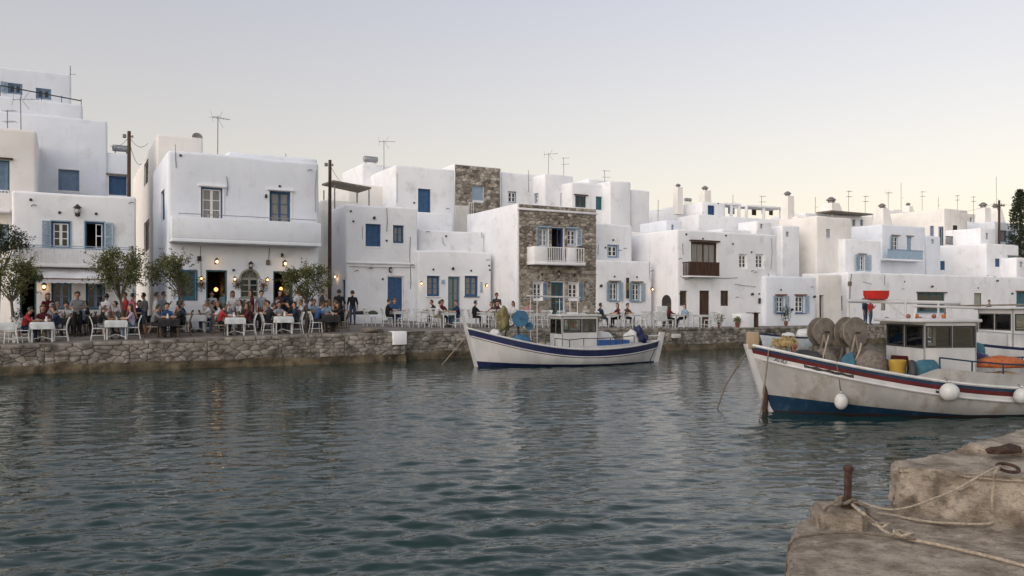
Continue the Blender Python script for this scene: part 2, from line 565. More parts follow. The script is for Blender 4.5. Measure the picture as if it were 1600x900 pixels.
def quay(a0, a1, b, name, label, seed):
    rnd = random.Random(seed)
    root = empty(name, W(a0, b, 0), TA, label, 'quay wall')
    L = a1 - a0
    n = 60
    # rough core behind the stones, and the battered footing at the water
    mb = MB()
    vs_, fs = [], []
    for i in range(n + 1):
        x = L * i / n
        zt = gz(a0 + x, 0)
        vs_ += [(x, 0.0, -1.2), (x, 0.0, zt - 0.002), (x, 0.9, zt - 0.002)]
        if i:
            k = i * 3
            fs += [(k - 3, k, k + 1, k - 2), (k - 2, k + 1, k + 2, k - 1)]
    mb.add(vs_, fs)
    mb.add([(0, 0, -1.2), (0, 0, gz(a0, 0) - 0.002), (0, 0.9, gz(a0, 0) - 0.002), (0, 0.9, -1.2)], [(0, 1, 2, 3)])
    zt = gz(a1, 0)
    mb.add([(L, 0, -1.2), (L, 0, zt - 0.002), (L, 0.9, zt - 0.002), (L, 0.9, -1.2)], [(3, 2, 1, 0)])
    mb.build('core', M['quaymortar'], root)
    bm = bmesh.new()
    nx, nz = int(L / 0.12), 7
    grid = []
    for i in range(nx + 1):
        row = []
        for j in range(nz + 1):
            t = j / nz
            x = L * i / nx
            z = -0.6 + t * (1.02 + 0.12 * noise.noise((x * 0.6, 0, seed)))
            y = -0.20 + 0.16 * t ** 2 - 0.15 * noise.noise((x * 0.9 + seed, z * 1.6, 0)) - 0.11 * noise.noise((x * 2.6, z * 4, seed)) - 0.05 * noise.noise((x * 7, z * 9, seed))
            if j == nz: y = 0.05
            row.append(bm.verts.new((x, y, z)))
        grid.append(row)
    for i in range(nx):
        for j in range(nz):
            bm.faces.new((grid[i][j], grid[i + 1][j], grid[i + 1][j + 1], grid[i][j + 1]))
    me = bpy.data.meshes.new('footing'); bm.to_mesh(me); bm.free()
    me.materials.append(M['quaybase']); me.shade_smooth()
    link(bpy.data.objects.new('footing', me), root)
    # stones one by one
    cells = []
    for (xa, xb) in [(L * i / 8, L * (i + 1) / 8) for i in range(8)]:
        top = gz(a0 + (xa + xb) / 2, 0) - 0.13
        cells += stone_cells(xa, xb, 0.28, top, 0.37, 0.175, rnd, .55)
    # the coping course: longer, flatter blocks
    x = 0.0
    while x < L - 0.05:
        w = min(rnd.uniform(0.45, 1.1), L - x)
        if L - x - w < 0.25: w = L - x
        z1_ = gz(a0 + x + w / 2, 0)
        cells.append([(x, z1_ - 0.135), (x + w, z1_ - 0.135), (x + w, z1_ + 0.004), (x, z1_ + 0.004)])
        x += w
    scored = sorted(cells, key=lambda p: -abs(area_c(p)[0]) / (1 + 0.02 * p[0][0]))
    made = 0
    rest = MB()
    for p in scored:
        if made < 296:
            mb = MB()
            if stone_shape(mb, p, 0.009, rnd.uniform(0.02, 0.065), rnd):
                mb.build('stone', M['quaystone'], root, smooth=50)
                made += 1
        else:
            stone_shape(rest, p, 0.009, rnd.uniform(0.02, 0.065), rnd)
    if rest.v:
        o = rest.build('small_stone', M['quaystone'], root, smooth=50)
        o['kind'] = 'stuff'
    return root
quay(-7.0, NOTCH, 0.0, 'quay_wall', 'rubble stone quay wall below the crowded tavern terraces, ending at a whitewashed block', 11)
quay(NOTCH + 0.02, 58.0, SET2, 'quay_wall', 'rubble stone quay wall set back behind the moored boats', 12)
# whitewashed block at the corner of the first quay
wb = MB().bbox(-0.62, 0.03, -0.16, 0.5, -0.56, 0.03, 0.03).build('mooring_block', M['white'], None, smooth=40, loc=W(NOTCH, 0, gz(NOTCH, 0)), rz=TA)
tag(wb, 'white painted block at the end corner of the nearer quay wall', 'block')

# ------------------------------------------------------------------ houses
def wall_solid(x0, x1, y0, y1, z0, z1, bev, amp, seed):
    bm = bmesh.new()
    bmesh.ops.create_cube(bm, size=1.0)
    for p in bm.verts:
        p.co = Vector((x0 if p.co.x < 0 else x1, y0 if p.co.y < 0 else y1, z0 if p.co.z < 0 else z1))
    ed = [e for e in bm.edges if (e.verts[0].co.z + e.verts[1].co.z) / 2 > z0 + 0.01]
    bmesh.ops.bevel(bm, geom=ed, offset=bev, segments=3, affect='EDGES', profile=0.5)
    for ax, lo, hi in ((0, x0, x1), (2, z0, z1), (1, y0, y1)):
        k = max(1, int((hi - lo) / 0.9))
        for i in range(1, k):
            c = [0, 0, 0]; c[ax] = lo + (hi - lo) * i / k
            nn = [0, 0, 0]; nn[ax] = 1
            bmesh.ops.bisect_plane(bm, geom=bm.verts[:] + bm.edges[:] + bm.faces[:], plane_co=c, plane_no=nn)
    for p in bm.verts:
        w = Vector((p.co.x * 0.7 + seed, p.co.y * 0.7, p.co.z * 0.7))
        p.co += Vector((noise.noise(w), noise.noise(w + Vector((31, 0, 0))), noise.noise(w + Vector((0, 57, 0))) * (1.6 if p.co.z > z1 - 0.3 else 0.4))) * amp
    bm.normal_update()
    return bm

def cut_boxes(bm, boxes, name):
    """subtract boxes (or arches) and return the finished mesh"""
    me = bpy.data.meshes.new(name); bm.to_mesh(me); bm.free()
    if not boxes: return me
    o = link(bpy.data.objects.new('tmp_wall', me))
    c = MB()
    for bx in boxes:
        if bx[0] == 'arch':
            _, x0, x1, y0, y1, z0, z1 = bx
            r = (x1 - x0) / 2
            zc = z1 - r
            poly = [(x0, z0), (x1, z0)] + [((x0 + x1) / 2 + r * math.cos(t * math.pi / 10), zc + r * math.sin(t * math.pi / 10)) for t in range(11)]
            c.prism(poly, y0, y1)
        else:
            c.box(*bx)
    oc = c.build('tmp_cut', M['white'])
    md = o.modifiers.new('b', 'BOOLEAN')
    md.operation = 'DIFFERENCE'; md.solver = 'EXACT'; md.object = oc
    dg = bpy.context.evaluated_depsgraph_get()
    dg.update()
    me2 = bpy.data.meshes.new_from_object(o.evaluated_get(dg))
    me2.name = name
    for t in (o, oc):
        md_ = t.data
        bpy.data.objects.remove(t)
        bpy.data.meshes.remove(md_)
    return me2

def shutter_mesh(w, h, m, solid=False):
    mb = MB()
    t = 0.035
    f = min(0.07, w * 0.18)
    mb.box(0, f, -t, 0, 0, h); mb.box(w - f, w, -t, 0, 0, h)
    for z in (0, h * 0.5 - f / 2, h - f): mb.box(f, w - f, -t, 0, z, z + f)
    if solid:
        mb.box(f, w - f, -t * 0.55, -0.004, f, h - f)
    else:
        n = max(4, int(h / 0.075))
        for i in range(n):
            z = f + (h - 2 * f) * (i + 0.5) / n
            Mx = Matrix.Translation((0, -t * 0.5, z)) @ Matrix.Rotation(R(35), 4, 'X')
            mb.box(f, w - f, -0.028, 0.028, -0.006, 0.006, 0, Mx)
    return mb

def window(root, x0, x1, z0, z1, o, y=0.0, axis='front'):
    """window or door in an opening; o is a dict of options"""
    fr, kind = M[o.get('fr', 'paint_white')], o.get('k', 'glass')
    rec = o.get('rec', 0.13)
    w, h = x1 - x0, z1 - z0
    f = o.get('f', min(0.07, w * 0.11))
    mb = MB()
    p = Vector((x0, y, z0))
    nm = 'door' if o.get('door') else 'window'
    def fin(name, m, par, mb):
        ob = mb.build(name, m, par)
        return ob
    # outer frame
    y0, y1 = rec - 0.03, rec + 0.05
    mb.box(0, f, y0, y1, 0, h); mb.box(w - f, w, y0, y1, 0, h); mb.box(f, w - f, y0, y1, h - f, h)
    if not o.get('door'): mb.box(f, w - f, y0, y1, 0, f)
    base = fin(nm, fr, root, mb)
    if axis == 'front': base.location = p
    else:
        base.location = p; base.rotation_euler = (0, 0, R(-90))
    lf = M[o.get('leaf', o.get('fr', 'paint_white'))]
    yi0, yi1 = rec + 0.0, rec + 0.045
    ix0, ix1, iz0, iz1 = f, w - f, (0.0 if o.get('door') else f), h - f
    cols, rows = o.get('cols', 2), o.get('rows', 3)
    if kind in ('glass', 'half'):
        g = MB().box(ix0 - 0.01, ix1 + 0.01, rec + 0.02, rec + 0.03, iz0, iz1 + 0.01)
        fin('glass', M[o.get('pane', 'glass')], base, g)
        s_ = MB()
        sw = min(0.055, w * 0.075)
        nl = o.get('leaves', 2)
        for i in range(nl):
            a0_, a1_ = ix0 + (ix1 - ix0) * i / nl, ix0 + (ix1 - ix0) * (i + 1) / nl
            s_.box(a0_ + 0.002, a0_ + sw, yi0, yi1, iz0, iz1); s_.box(a1_ - sw, a1_ - 0.002, yi0, yi1, iz0, iz1)
            s_.box(a0_ + sw, a1_ - sw, yi0, yi1, iz1 - sw, iz1 - 0.002)
            zb = iz0 + (0.3 * h if kind == 'half' else sw)
            s_.box(a0_ + sw, a1_ - sw, yi0 if kind != 'half' else yi0 + 0.004, yi1 - 0.004, iz0, zb)
            for r in range(1, rows):
                z = zb + (iz1 - sw - zb) * r / rows
                s_.box(a0_ + sw, a1_ - sw, yi0 + 0.004, yi1 - 0.004, z - sw * 0.3, z + sw * 0.3)
            cc = max(1, cols // nl)
            for c in range(1, cc):
                x = a0_ + sw + (a1_ - a0_ - 2 * sw) * c / cc
                s_.box(x - sw * 0.28, x + sw * 0.28, yi0 + 0.006, yi1 - 0.006, zb, iz1 - sw)
        fin('sash', lf, base, s_)
    elif kind == 'solid':       # closed panelled shutters or door leaves
        nl = o.get('leaves', 2)
        for i in range(nl):
            a0_, a1_ = ix0 + (ix1 - ix0) * i / nl, ix0 + (ix1 - ix0) * (i + 1) / nl
            mb2 = shutter_mesh(a1_ - a0_ - 0.012, iz1 - iz0 - 0.006, lf, True)
            ob = fin('leaf', lf, base, mb2)
            ob.location = (a0_ + 0.006, rec + 0.045, iz0)
    elif kind == 'open':        # dark room, one glazed leaf swung in
        s_ = MB()
        sw = 0.04
        x = w * 0.55
        s_.box(x, x + sw, yi0, yi1, iz0, iz1); s_.box(ix1 - sw, ix1, yi0, yi1, iz0, iz1)
        for z in (iz0, (iz0 + iz1) / 2, iz1 - sw): s_.box(x + sw, ix1 - sw, yi0 + 0.003, yi1 - 0.003, z, z + sw)
        fin('sash', lf, base, s_)
    if o.get('sh'):
        for side in o['sh']:
            sw_ = o.get('shw', w * 0.46)
            mb2 = shutter_mesh(sw_, h, None)
            ob = fin('shutter', M[o.get('shc', 'lightblue')], base, mb2)
            ang = o.get('sha', 14)
            if side == 'R':
                ob.location = (w + 0.015, -0.012, 0); ob.rotation_euler = (0, 0, R(-ang))
            else:
                ob.location = (-0.015 - sw_ * math.cos(R(ang)), -0.012 - sw_ * math.sin(R(ang)), 0); ob.rotation_euler = (0, 0, R(ang))
    if o.get('lint'):
        l = MB().bbox(-0.13, w + 0.13, -0.13, 0.06, h + 0.02, h + 0.10, 0.012)
        fin('lintel', M[o['lint']], base, l)
    if o.get('sill'):
        l = MB().bbox(-0.06, w + 0.06, -0.07, rec, -0.055, -0.002, 0.01)
        fin('sill', M[o['sill']], base, l)
    if o.get('trim'):
        t = MB()
        tw = o.get('tw', 0.07)
        t.box(-tw, 0.0, -0.02, 0.03, 0 if o.get('door') else -tw, h + tw)
        t.box(w, w + tw, -0.02, 0.03, 0 if o.get('door') else -tw, h + tw)
        t.box(0.0, w, -0.02, 0.03, h, h + tw)
        if not o.get('door'): t.box(0.0, w, -0.02, 0.03, -tw, 0)
        fin('surround', M[o['trim']], base, t)
    return base

class House:
    def __init__(s, name, label, u0, b, cat='house', a0=None):
        s.a0 = a_of(u0, b) if a0 is None else a0
        s.b0 = b
        s.z0 = gz(s.a0, b)
        s.root = empty(name, W(s.a0, b, s.z0), TA, label, cat)
        s.n = 0
    def loc(s, u, v, b):            # photo pixel on the plane b -> local (x, z)
        a = a_of(u, b)
        return a - s.a0, z_of(v, a, b) - s.z0
    def sloc(s, u, v, a):           # photo pixel on the side plane a -> local (y, z)
        b = b_of(u, a)
        return b - s.b0, z_of(v, a, b) - s.z0
    def block(s, u0, u1, v, D, b=None, m='white', ops=(), side=(), ur=None, zb=None, bev=0.12, amp=0.034, roof=True, name='wall'):
        b = s.b0 if b is None else b
        y = b - s.b0
        a0, a1 = a_of(u0, b), a_of(u1, b)
        zt = z_of(v, a_of(ur if ur is not None else u0, b), b) - s.z0
        zb = -0.5 if zb is None else zb
        s.n += 1
        bm = wall_solid(a0 - s.a0, a1 - s.a0, y, y + D, zb, zt, bev, amp, s.a0 * 3.1 + s.b0 + s.n * 7)
        cuts = []
        todo = []
        for (p0, q0, p1, q1, o) in ops:
            x0, z1 = s.loc(p0, q0, b); x1, _ = s.loc(p1, q0, b)
            z0 = s.loc((p0 + p1) / 2, q1, b)[1]; z1 = s.loc((p0 + p1) / 2, q0, b)[1]
            if o.get('door'): z0 = min(z0, gz(s.a0 + x0, b) - s.z0 + 0.02) if o.get('gnd', True) else z0
            dp = {'open': 1.6, 'void': 3.2}.get(o.get('k'), 0.32)
            dp = min(dp, D - 0.3)
            cuts.append((x0, x1, y - 0.6, y + dp, z0, z1) if not o.get('arch') else ('arch', x0, x1, y - 0.6, y + dp, z0, z1))
            todo.append((x0, x1, z0, z1, o, y, 'front'))
        for (p0, q0, p1, q1, o) in side:
            y0, _ = s.sloc(p1, q0, a0); y1, _ = s.sloc(p0, q0, a0)
            z1 = s.sloc((p0 + p1) / 2, q0, a0)[1]; z0 = s.sloc((p0 + p1) / 2, q1, a0)[1]
            xl = a0 - s.a0
            cuts.append((xl - 0.6, xl + 0.3, y0, y1, z0, z1))
            todo.append((y0, y1, z0, z1, o, xl, 'side'))
        if roof:
            x0, x1 = a0 - s.a0, a1 - s.a0
            if x1 - x0 > 1.2 and D > 1.2:
                cuts.append((x0 + 0.28, x1 - 0.28, y + 0.28, y + D - 0.28, zt - 0.35, zt + 0.5))
        me = cut_boxes(bm, cuts, name)
        me.materials.clear()
        me.materials.append(M[m])
        me.shade_smooth(); me.set_sharp_from_angle(angle=R(35))
        w = link(bpy.data.objects.new(name, me), s.root)
        for (x0, x1, z0, z1, o, yy, ax) in todo:
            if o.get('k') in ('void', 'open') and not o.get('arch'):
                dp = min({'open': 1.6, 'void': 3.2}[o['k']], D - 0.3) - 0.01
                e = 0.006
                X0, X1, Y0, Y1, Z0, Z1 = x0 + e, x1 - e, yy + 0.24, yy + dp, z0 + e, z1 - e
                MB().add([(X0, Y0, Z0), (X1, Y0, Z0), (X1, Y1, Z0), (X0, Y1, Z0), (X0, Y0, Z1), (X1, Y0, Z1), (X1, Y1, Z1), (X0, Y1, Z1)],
                         [(0, 1, 2, 3), (4, 7, 6, 5), (2, 1, 5, 6), (3, 2, 6, 7), (0, 3, 7, 4)]).build('shade_lining', M['room'], s.root)  # dark lining added over the white cut, its colour standing for room shade
            if o.get('k') == 'void' and not o.get('framed'): continue
            if ax == 'front': window(s.root, x0, x1, z0, z1, o, yy)
            else:
                wd = window(s.root, 0, x1 - x0, z0, z1, o, 0)
                wd.location = (yy, x1, z0); wd.rotation_euler = (0, 0, R(-90))
        return w
    def part(s, mb, name, m, smooth=None):
        return mb.build(name, m, s.root, smooth)
    def world(s, x, y, z):
        return W(s.a0 + x, s.b0 + y, s.z0 + z)

def bars(mb, x0, x1, y, z0, z1, gap=0.12, r=0.012, rail=0.022):
    n = max(2, int(abs(x1 - x0) / gap))
    for i in range(n + 1):
        x = x0 + (x1 - x0) * i / n
        mb.box(x - r, x + r, y - r, y + r, z0, z1)
    mb.box(min(x0, x1) - rail, max(x0, x1) + rail, y - rail, y + rail, z1, z1 + 2 * rail)
    mb.box(min(x0, x1) - rail, max(x0, x1) + rail, y - rail * .7, y + rail * .7, z0 + 0.04, z0 + 0.04 + rail * 1.4)
    return mb

WG = dict(fr='blue', leaf='paint_white', rows=3)
# ================================================================== the houses, from the left
# --- tavern with the awning
h = House('tavern', 'white two-storey tavern with awning, board balcony and pale blue shutters', 18, 5.2)
TAV1 = h
h.block(18, 213, 297, 2.75, ops=[
    (80, 346, 110, 388, dict(WG, sh='L', shc='lightblue', trim='lightblue', tw=0.05)),
    (133, 347, 163, 391, dict(fr='blue', leaf='paint_white', k='open', sh='R', shc='lightblue', trim='lightblue', tw=0.05)),
    (80, 441, 112, 484, dict(fr='teal', leaf='greyblue', rows=2, pane='glass')),
    (134, 441, 165, 484, dict(fr='teal', leaf='greyblue', rows=2, pane='glass')),
    (31, 424, 57, 505, dict(k='void', door=True, fr='teal', framed=True)),
])
x0, z1 = h.loc(22, 388, 4.5); x1, _ = h.loc(208, 388, 4.5); z0 = h.loc(110, 413, 4.5)[1]
zt = z0 + (h.loc(110, 389, 4.5)[1] - z0)
mb = MB().bbox(x0, x1, -0.72, 0.05, z0 - 0.12, z0 + 0.02, 0.02)
bal = h.part(mb, 'balcony', M['trim'], 40)
n = 34
for i in range(n):
    xa, xb = x0 + (x1 - x0) * i / n, x0 + (x1 - x0) * (i + 1) / n
    MB().box(xa + 0.012, xb - 0.012, -0.70 + random.uniform(-.008, .008), -0.672, z0 + 0.02, zt).build('board', M['paint_white'], bal)
mb = MB()
for z in (zt + 0.02, zt + 0.10): mb.box(x0 - 0.02, x1 + 0.02, -0.715, -0.675, z, z + 0.035)
for x in (x0, x0 + (x1 - x0) * .33, x0 + (x1 - x0) * .66, x1): mb.box(x - 0.022, x + 0.022, -0.668, -0.628, z0, zt + 0.12)
mb.build('rail', M['lightblue'], bal)
# awning: sloped cloth with a scalloped valance
xa, za = h.loc(58, 415, 5.2); xb, _ = h.loc(166, 415, 5.2)
zb_ = za - 0.62
mb = MB()
nx = 30
vs_, fs = [], []
for i in range(nx + 1):
    x = xa + (xb - xa) * i / nx
    sag = 0.02 * math.sin(i / nx * math.pi * 5)
    vs_ += [(x, 0.0, za), (x, -0.55, za - 0.26 - sag), (x, -1.1, za - 0.54 - sag), (x, -1.13, za - 0.72 - 0.035 * abs(math.sin(i * math.pi / 3)))]
for i in range(nx):
    for j in range(3):
        fs.append((i * 4 + j, i * 4 + 4 + j, i * 4 + 5 + j, i * 4 + 1 + j))
mb.add(vs_, fs)
M['awning'] = nmat('awning_cloth', (0.60, 0.61, 0.63), (0.70, 0.71, 0.73), scale=3, rough=0.9, c3=(0.5, 0.49, 0.47), s3=1.5)
aw = h.part(mb, 'awning', M['awning'])
mb = MB()
for x in (xa, xb):
    mb.tube([(x, -0.02, za - 0.5), (x, -1.12, za - 0.58)], 0.018)
mb.tube([(xa, -1.12, za - 0.56), (xb, -1.12, za - 0.56)], 0.02)
mb.build('awning_frame', M['redwood'], aw)

# --- cream house behind it on the left
h = House('cream_house', 'cream walled house with a white balcony at the left edge, behind the awning tavern', -70, 8.0)
h.block(-70, 57, 203, 7, ur=50, m='cream', ops=[
    (-6, 250, 15, 301, dict(fr='teal', leaf='greyblue', k='solid', door=True, gnd=False, lint='wood')),
    (-2, 350, 14, 392, dict(fr='teal', leaf='lightblue', k='solid'))], bev=0.14)
x0, zb_ = h.loc(-40, 327, 7.2); x1, _ = h.loc(15, 327, 7.2)
mb = MB().bbox(x0, x1, -0.8, 0.05, zb_ - 0.05, zb_ + 0.10, 0.02)
bal = h.part(mb, 'balcony', M['trim'], 40)
bars(MB(), x0 + 0.04, x1 - 0.04, -0.76, zb_ + 0.1, zb_ + 0.85, 0.13, 0.016).build('railing', M['paint_white'], bal)

# --- stepped house climbing behind
h = House('stepped_house', 'tall bluish white house rising in steps behind the cream house', -90, 12.0)
h.block(-90, 168, 189, 5.5, ur=165, m='cool', ops=[
    (91, 265, 124, 298, dict(fr='greyblue', leaf='greyblue', k='solid', trim='trim'))])
h.block(166, 203, 239, 4.5, b=12.1, ur=190, m='cool', ops=[(170, 275, 198, 305, dict(fr='blue', leaf='blue', k='solid', lint='greywood', trim='trim'))])
h.block(-90, 129, 163, 5, b=12.25, ur=127, m='cool')
h.block(-90, 111, 116, 4, b=13.3, ur=108, m='cool', ops=[
    (12, 130, 35, 147, dict(fr='greyblue', leaf='greyblue', sh='L', shc='lightblue', rows=1)),
    (56, 138, 80, 155, dict(fr='greyblue', leaf='greyblue', rows=1))])
x0, za = h.loc(0, 140, 12.25); x1, zb_ = h.loc(127, 160, 12.25)
mb = MB().tube([(x0, 0.35, za + 0.22), (x1, 0.35, zb_ + 0.10)], 0.03)
for i in range(5):
    t = i / 4
    mb.tube([(x0 + (x1 - x0) * t, 0.35, za - 0.3), (x0 + (x1 - x0) * t, 0.35, za + (zb_ - za) * t + 0.2)], 0.018)
h.part(mb, 'railing', M['iron'])

# --- cream house in the alley
h = House('alley_house', 'cream sided house at the back of the alley beside the bistro', 245, 12.0)
h.block(245, 317, 209, 17, m='cream', side=[
    (225, 252, 232, 288, dict(fr='greywood', leaf='greywood')), (225, 345, 233, 392, dict(fr='greywood', leaf='greywood'))])

# --- the bistro
h = House('bistro', 'white bistro with a long solid balcony and an arched window', 262, 5.2)
BIS = h
h.block(262, 499, 234, 7, m='cool', ops=[
    (314, 293, 348, 345, dict(fr='blue', leaf='paint_white', rows=3, door=True, gnd=False, k='glass', pane='curtain', trim='trim', lint='trim')),
    (421, 299, 454, 352, dict(fr='blue', leaf='blue', rows=3, door=True, gnd=False, pane='curtain', trim='trim', lint='trim')),
    (281, 424, 306, 467, dict(fr='teal', leaf='teal', rows=2, trim='blue')),
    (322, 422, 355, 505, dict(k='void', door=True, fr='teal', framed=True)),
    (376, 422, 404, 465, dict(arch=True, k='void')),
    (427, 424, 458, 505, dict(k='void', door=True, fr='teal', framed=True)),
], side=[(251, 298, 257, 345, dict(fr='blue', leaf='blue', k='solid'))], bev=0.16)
# balcony box
x0, zt = h.loc(268, 337, 4.15); x1, _ = h.loc(502, 337, 4.15); zb_ = h.loc(385, 381, 4.15)[1]
zt = h.loc(385, 343, 4.15)[1]
y0 = 4.15 - 5.2
mb = MB()
mb.bbox(x0, x1, y0, 0.05, zb_, zb_ + 0.16, 0.02)
bal = h.part(mb, 'balcony', M['cool'], 40)
MB().bbox(x0 + 0.002, x1 - 0.002, y0 + 0.004, y0 + 0.16, zb_ + 0.162, zt, 0.03).build('parapet', M['cool'], bal, 40)
MB().bbox(x0 + 0.004, x0 + 0.16, y0 + 0.165, 0.0, zb_ + 0.164, zt - 0.003, 0.03).build('parapet', M['cool'], bal, 40)
MB().bbox(x1 - 0.16, x1 - 0.004, y0 + 0.165, 0.0, zb_ + 0.164, zt - 0.003, 0.03).build('parapet', M['cool'], bal, 40)
mb = MB()
mb.tube([(x0 + 0.3, y0 + 0.08, zt + 0.14), (x1 - 0.2, y0 + 0.08, zt + 0.14)], 0.018)
for i in range(6):
    x = x0 + 0.3 + (x1 - x0 - 0.5) * i / 5
    mb.tube([(x, y0 + 0.08, zt - 0.05), (x, y0 + 0.08, zt + 0.14)], 0.015)
mb.build('rail', M['steel'], bal)
h.block(356, 496, 236, 4.5, b=6.9, m='lightblue_wash' if 'lightblue_wash' in M else 'cool', zb=6.5)
# arched window: frame, sashes, tympanum with the name
xa, zt = h.loc(376, 422, 5.2); xb, _ = h.loc(404, 422, 5.2); zb_ = h.loc(390, 465, 5.2)[1]; zt = h.loc(390, 422, 5.2)[1]
w = xb - xa; r = w / 2; zc = zt - r
arc = lambda rr, n=14: [((xa + xb) / 2 + rr * math.cos(math.pi * t / n), zc + rr * math.sin(math.pi * t / n)) for t in range(n + 1)]
mb = MB()
mb.prism([(xa - .002, zc)] + [(x, z) for x, z in reversed(arc(r))] + [(xb + .002, zc)], 0.16, 0.22, 1)
mb.prism(arc(r + 0.07) + list(reversed(arc(r - 0.01))), -0.03, 0.1)
aw = h.part(mb, 'arched_window', [M['sage'], M['curtain']])
mb = MB()
for (p0, p1) in ((xa, xa + 0.06), (xb - 0.06, xb)): mb.box(p0, p1, 0.08, 0.16, zb_, zc)
mb.box(xa + .06, xb - .06, 0.08, 0.16, zc - 0.05, zc + 0.03); mb.box(xa + .06, xb - .06, 0.08, 0.16, zb_, zb_ + 0.06)
mb.box((xa + xb) / 2 - 0.05, (xa + xb) / 2 + 0.05, 0.085, 0.155, zb_ + .06, zc - .05)
for rw in (1, 2):
    z = zb_ + (zc - zb_) * rw / 3
    mb.box(xa + .06, xb - .06, 0.09, 0.15, z - 0.025, z + 0.025)
mb.box(xa - 0.08, xb + 0.08, -0.05, 0.08, zb_ - 0.05, zb_)
mb.build('sash', M['sage'], aw)
MB().box(xa + .05, xb - .05, 0.12, 0.13, zb_ + .05, zc).build('glass', M['glass'], aw)
def text_mesh(body, size, m, parent, loc, rot, name='lettering', ext=0.004, shear=0.0, align='CENTER'):
    c = bpy.data.curves.new(name, 'FONT')
    c.body = body; c.size = size; c.extrude = ext; c.align_x = align; c.align_y = 'CENTER'; c.shear = shear
    t = bpy.data.objects.new('tmp', c); COL.objects.link(t)
    dg = bpy.context.evaluated_depsgraph_get(); dg.update()
    me = bpy.data.meshes.new_from_object(t.evaluated_get(dg))
    bpy.data.objects.remove(t)
    me.materials.clear(); me.materials.append(m)
    o = link(bpy.data.objects.new(name, me), parent)
    o.location = loc; o.rotation_euler = rot
    return o
text_mesh('RIΠΑ', 0.30, M['wood'], aw, ((xa + xb) / 2, 0.15, zc + r * 0.38), (R(90), 0, 0))

# --- house with blue shutters beyond the alley
h = House('blue_shutter_house', 'white house with closed bright blue shutters and plank door beyond the pole', 541, 8.6)
BSH = h
h.block(541, 653, 318, 6.5, ops=[
    (571, 350, 595, 385, dict(fr='blue', leaf='blue', k='solid', trim='trim')),
    (614, 352, 631, 380, dict(fr='blue', leaf='blue', k='glass', pane='curtain', rows=2, trim='trim')),
    (605, 431, 631, 495, dict(fr='trim', leaf='blue', k='solid', door=True, trim='trim'))],
    side=[(512, 352, 518, 384, dict(fr='blue', leaf='blue', k='solid')), (534, 437, 539, 486, dict(fr='blue', leaf='blue', k='solid'))])
xa, za = h.loc(541, 410, 8.6); xb, _ = h.loc(652, 410, 8.6)
h.part(MB().bbox(xa, xb, -0.09, 0.05, za - 0.05, za + 0.05, 0.03), 'ledge', M['trim'], 40)

h = House('upper_house', 'white cube house with one blue door above the shop, set back', 618, 13.0)
UPH = h
h.block(618, 711, 257, 9, ops=[(653, 295, 673, 332, dict(fr='blue', leaf='blue', k='solid', trim='trim', door=True, gnd=False))])
h.block(652, 708, 331, 2.0, b=11.4, m='white', roof=False)
h.block(545, 621, 287, 5, b=15.3, m='cream')
h.block(566, 612, 257, 4.5, b=17.6, m='white', ur=590)

# --- small shop
h = House('shop', 'low white shop with two blue framed windows and a half-open teal door', 653, 8.0)
SHOP = h
h.block(653, 768, 390, 3.0, ops=[
    (667, 431, 687, 463, dict(fr='blue', leaf='blue', pane='curtain', rows=3, trim='trim', sill='trim')),
    (700, 432, 719, 495, dict(fr='greyblue', leaf='teal', k='half', pane='curtain', rows=2, door=True, trim='trim')),
    (726, 431, 747, 463, dict(fr='blue', leaf='blue', pane='curtain', rows=3, trim='trim', sill='blue'))])
h.block(654, 757, 358, 3.5, b=9.4)

# --- stone house
h = House('stone_house', 'rubble stone fronted house with white balcony and pale blue shutters', 808, 5.4)
STN = h
ops = [
    (842, 356, 857, 386, dict(fr='lightblue', leaf='paint_white', sh='L', pane='curtain', shw=0.30, sha=35, lint='lightblue')),
    (862, 356, 881, 407, dict(fr='deepblue', leaf='deepblue', k='open', door=True, gnd=False)),
    (886, 358, 901, 384, dict(fr='lightblue', leaf='paint_white', sh='R', shw=0.30, sha=35, lint='lightblue')),
    (833, 441, 848, 469, dict(fr='paint_white', leaf='paint_white', sh='R', shw=0.28, sha=40, shc='greyblue')),
    (861, 441, 881, 505, dict(fr='blue', leaf='teal', k='half', door=True)),
    (888, 442, 904, 469, dict(fr='paint_white', leaf='paint_white', sh='R', shw=0.28, sha=40, shc='greyblue'))]
h.block(808, 931, 318, 6.4, m='white', ops=ops, bev=0.03, amp=0.01)
rects = []
for (p0, q0, p1, q1, o) in ops:
    x0, _ = h.loc(p0, q0, 5.4); x1, _ = h.loc(p1, q0, 5.4)
    z1 = h.loc((p0 + p1) / 2, q0, 5.4)[1]; z0 = h.loc((p0 + p1) / 2, q1, 5.4)[1]
    rects.append((x0 - 0.03, x1 + 0.03, z0 - 0.04, z1 + (0.12 if o.get('lint') else 0.05)))
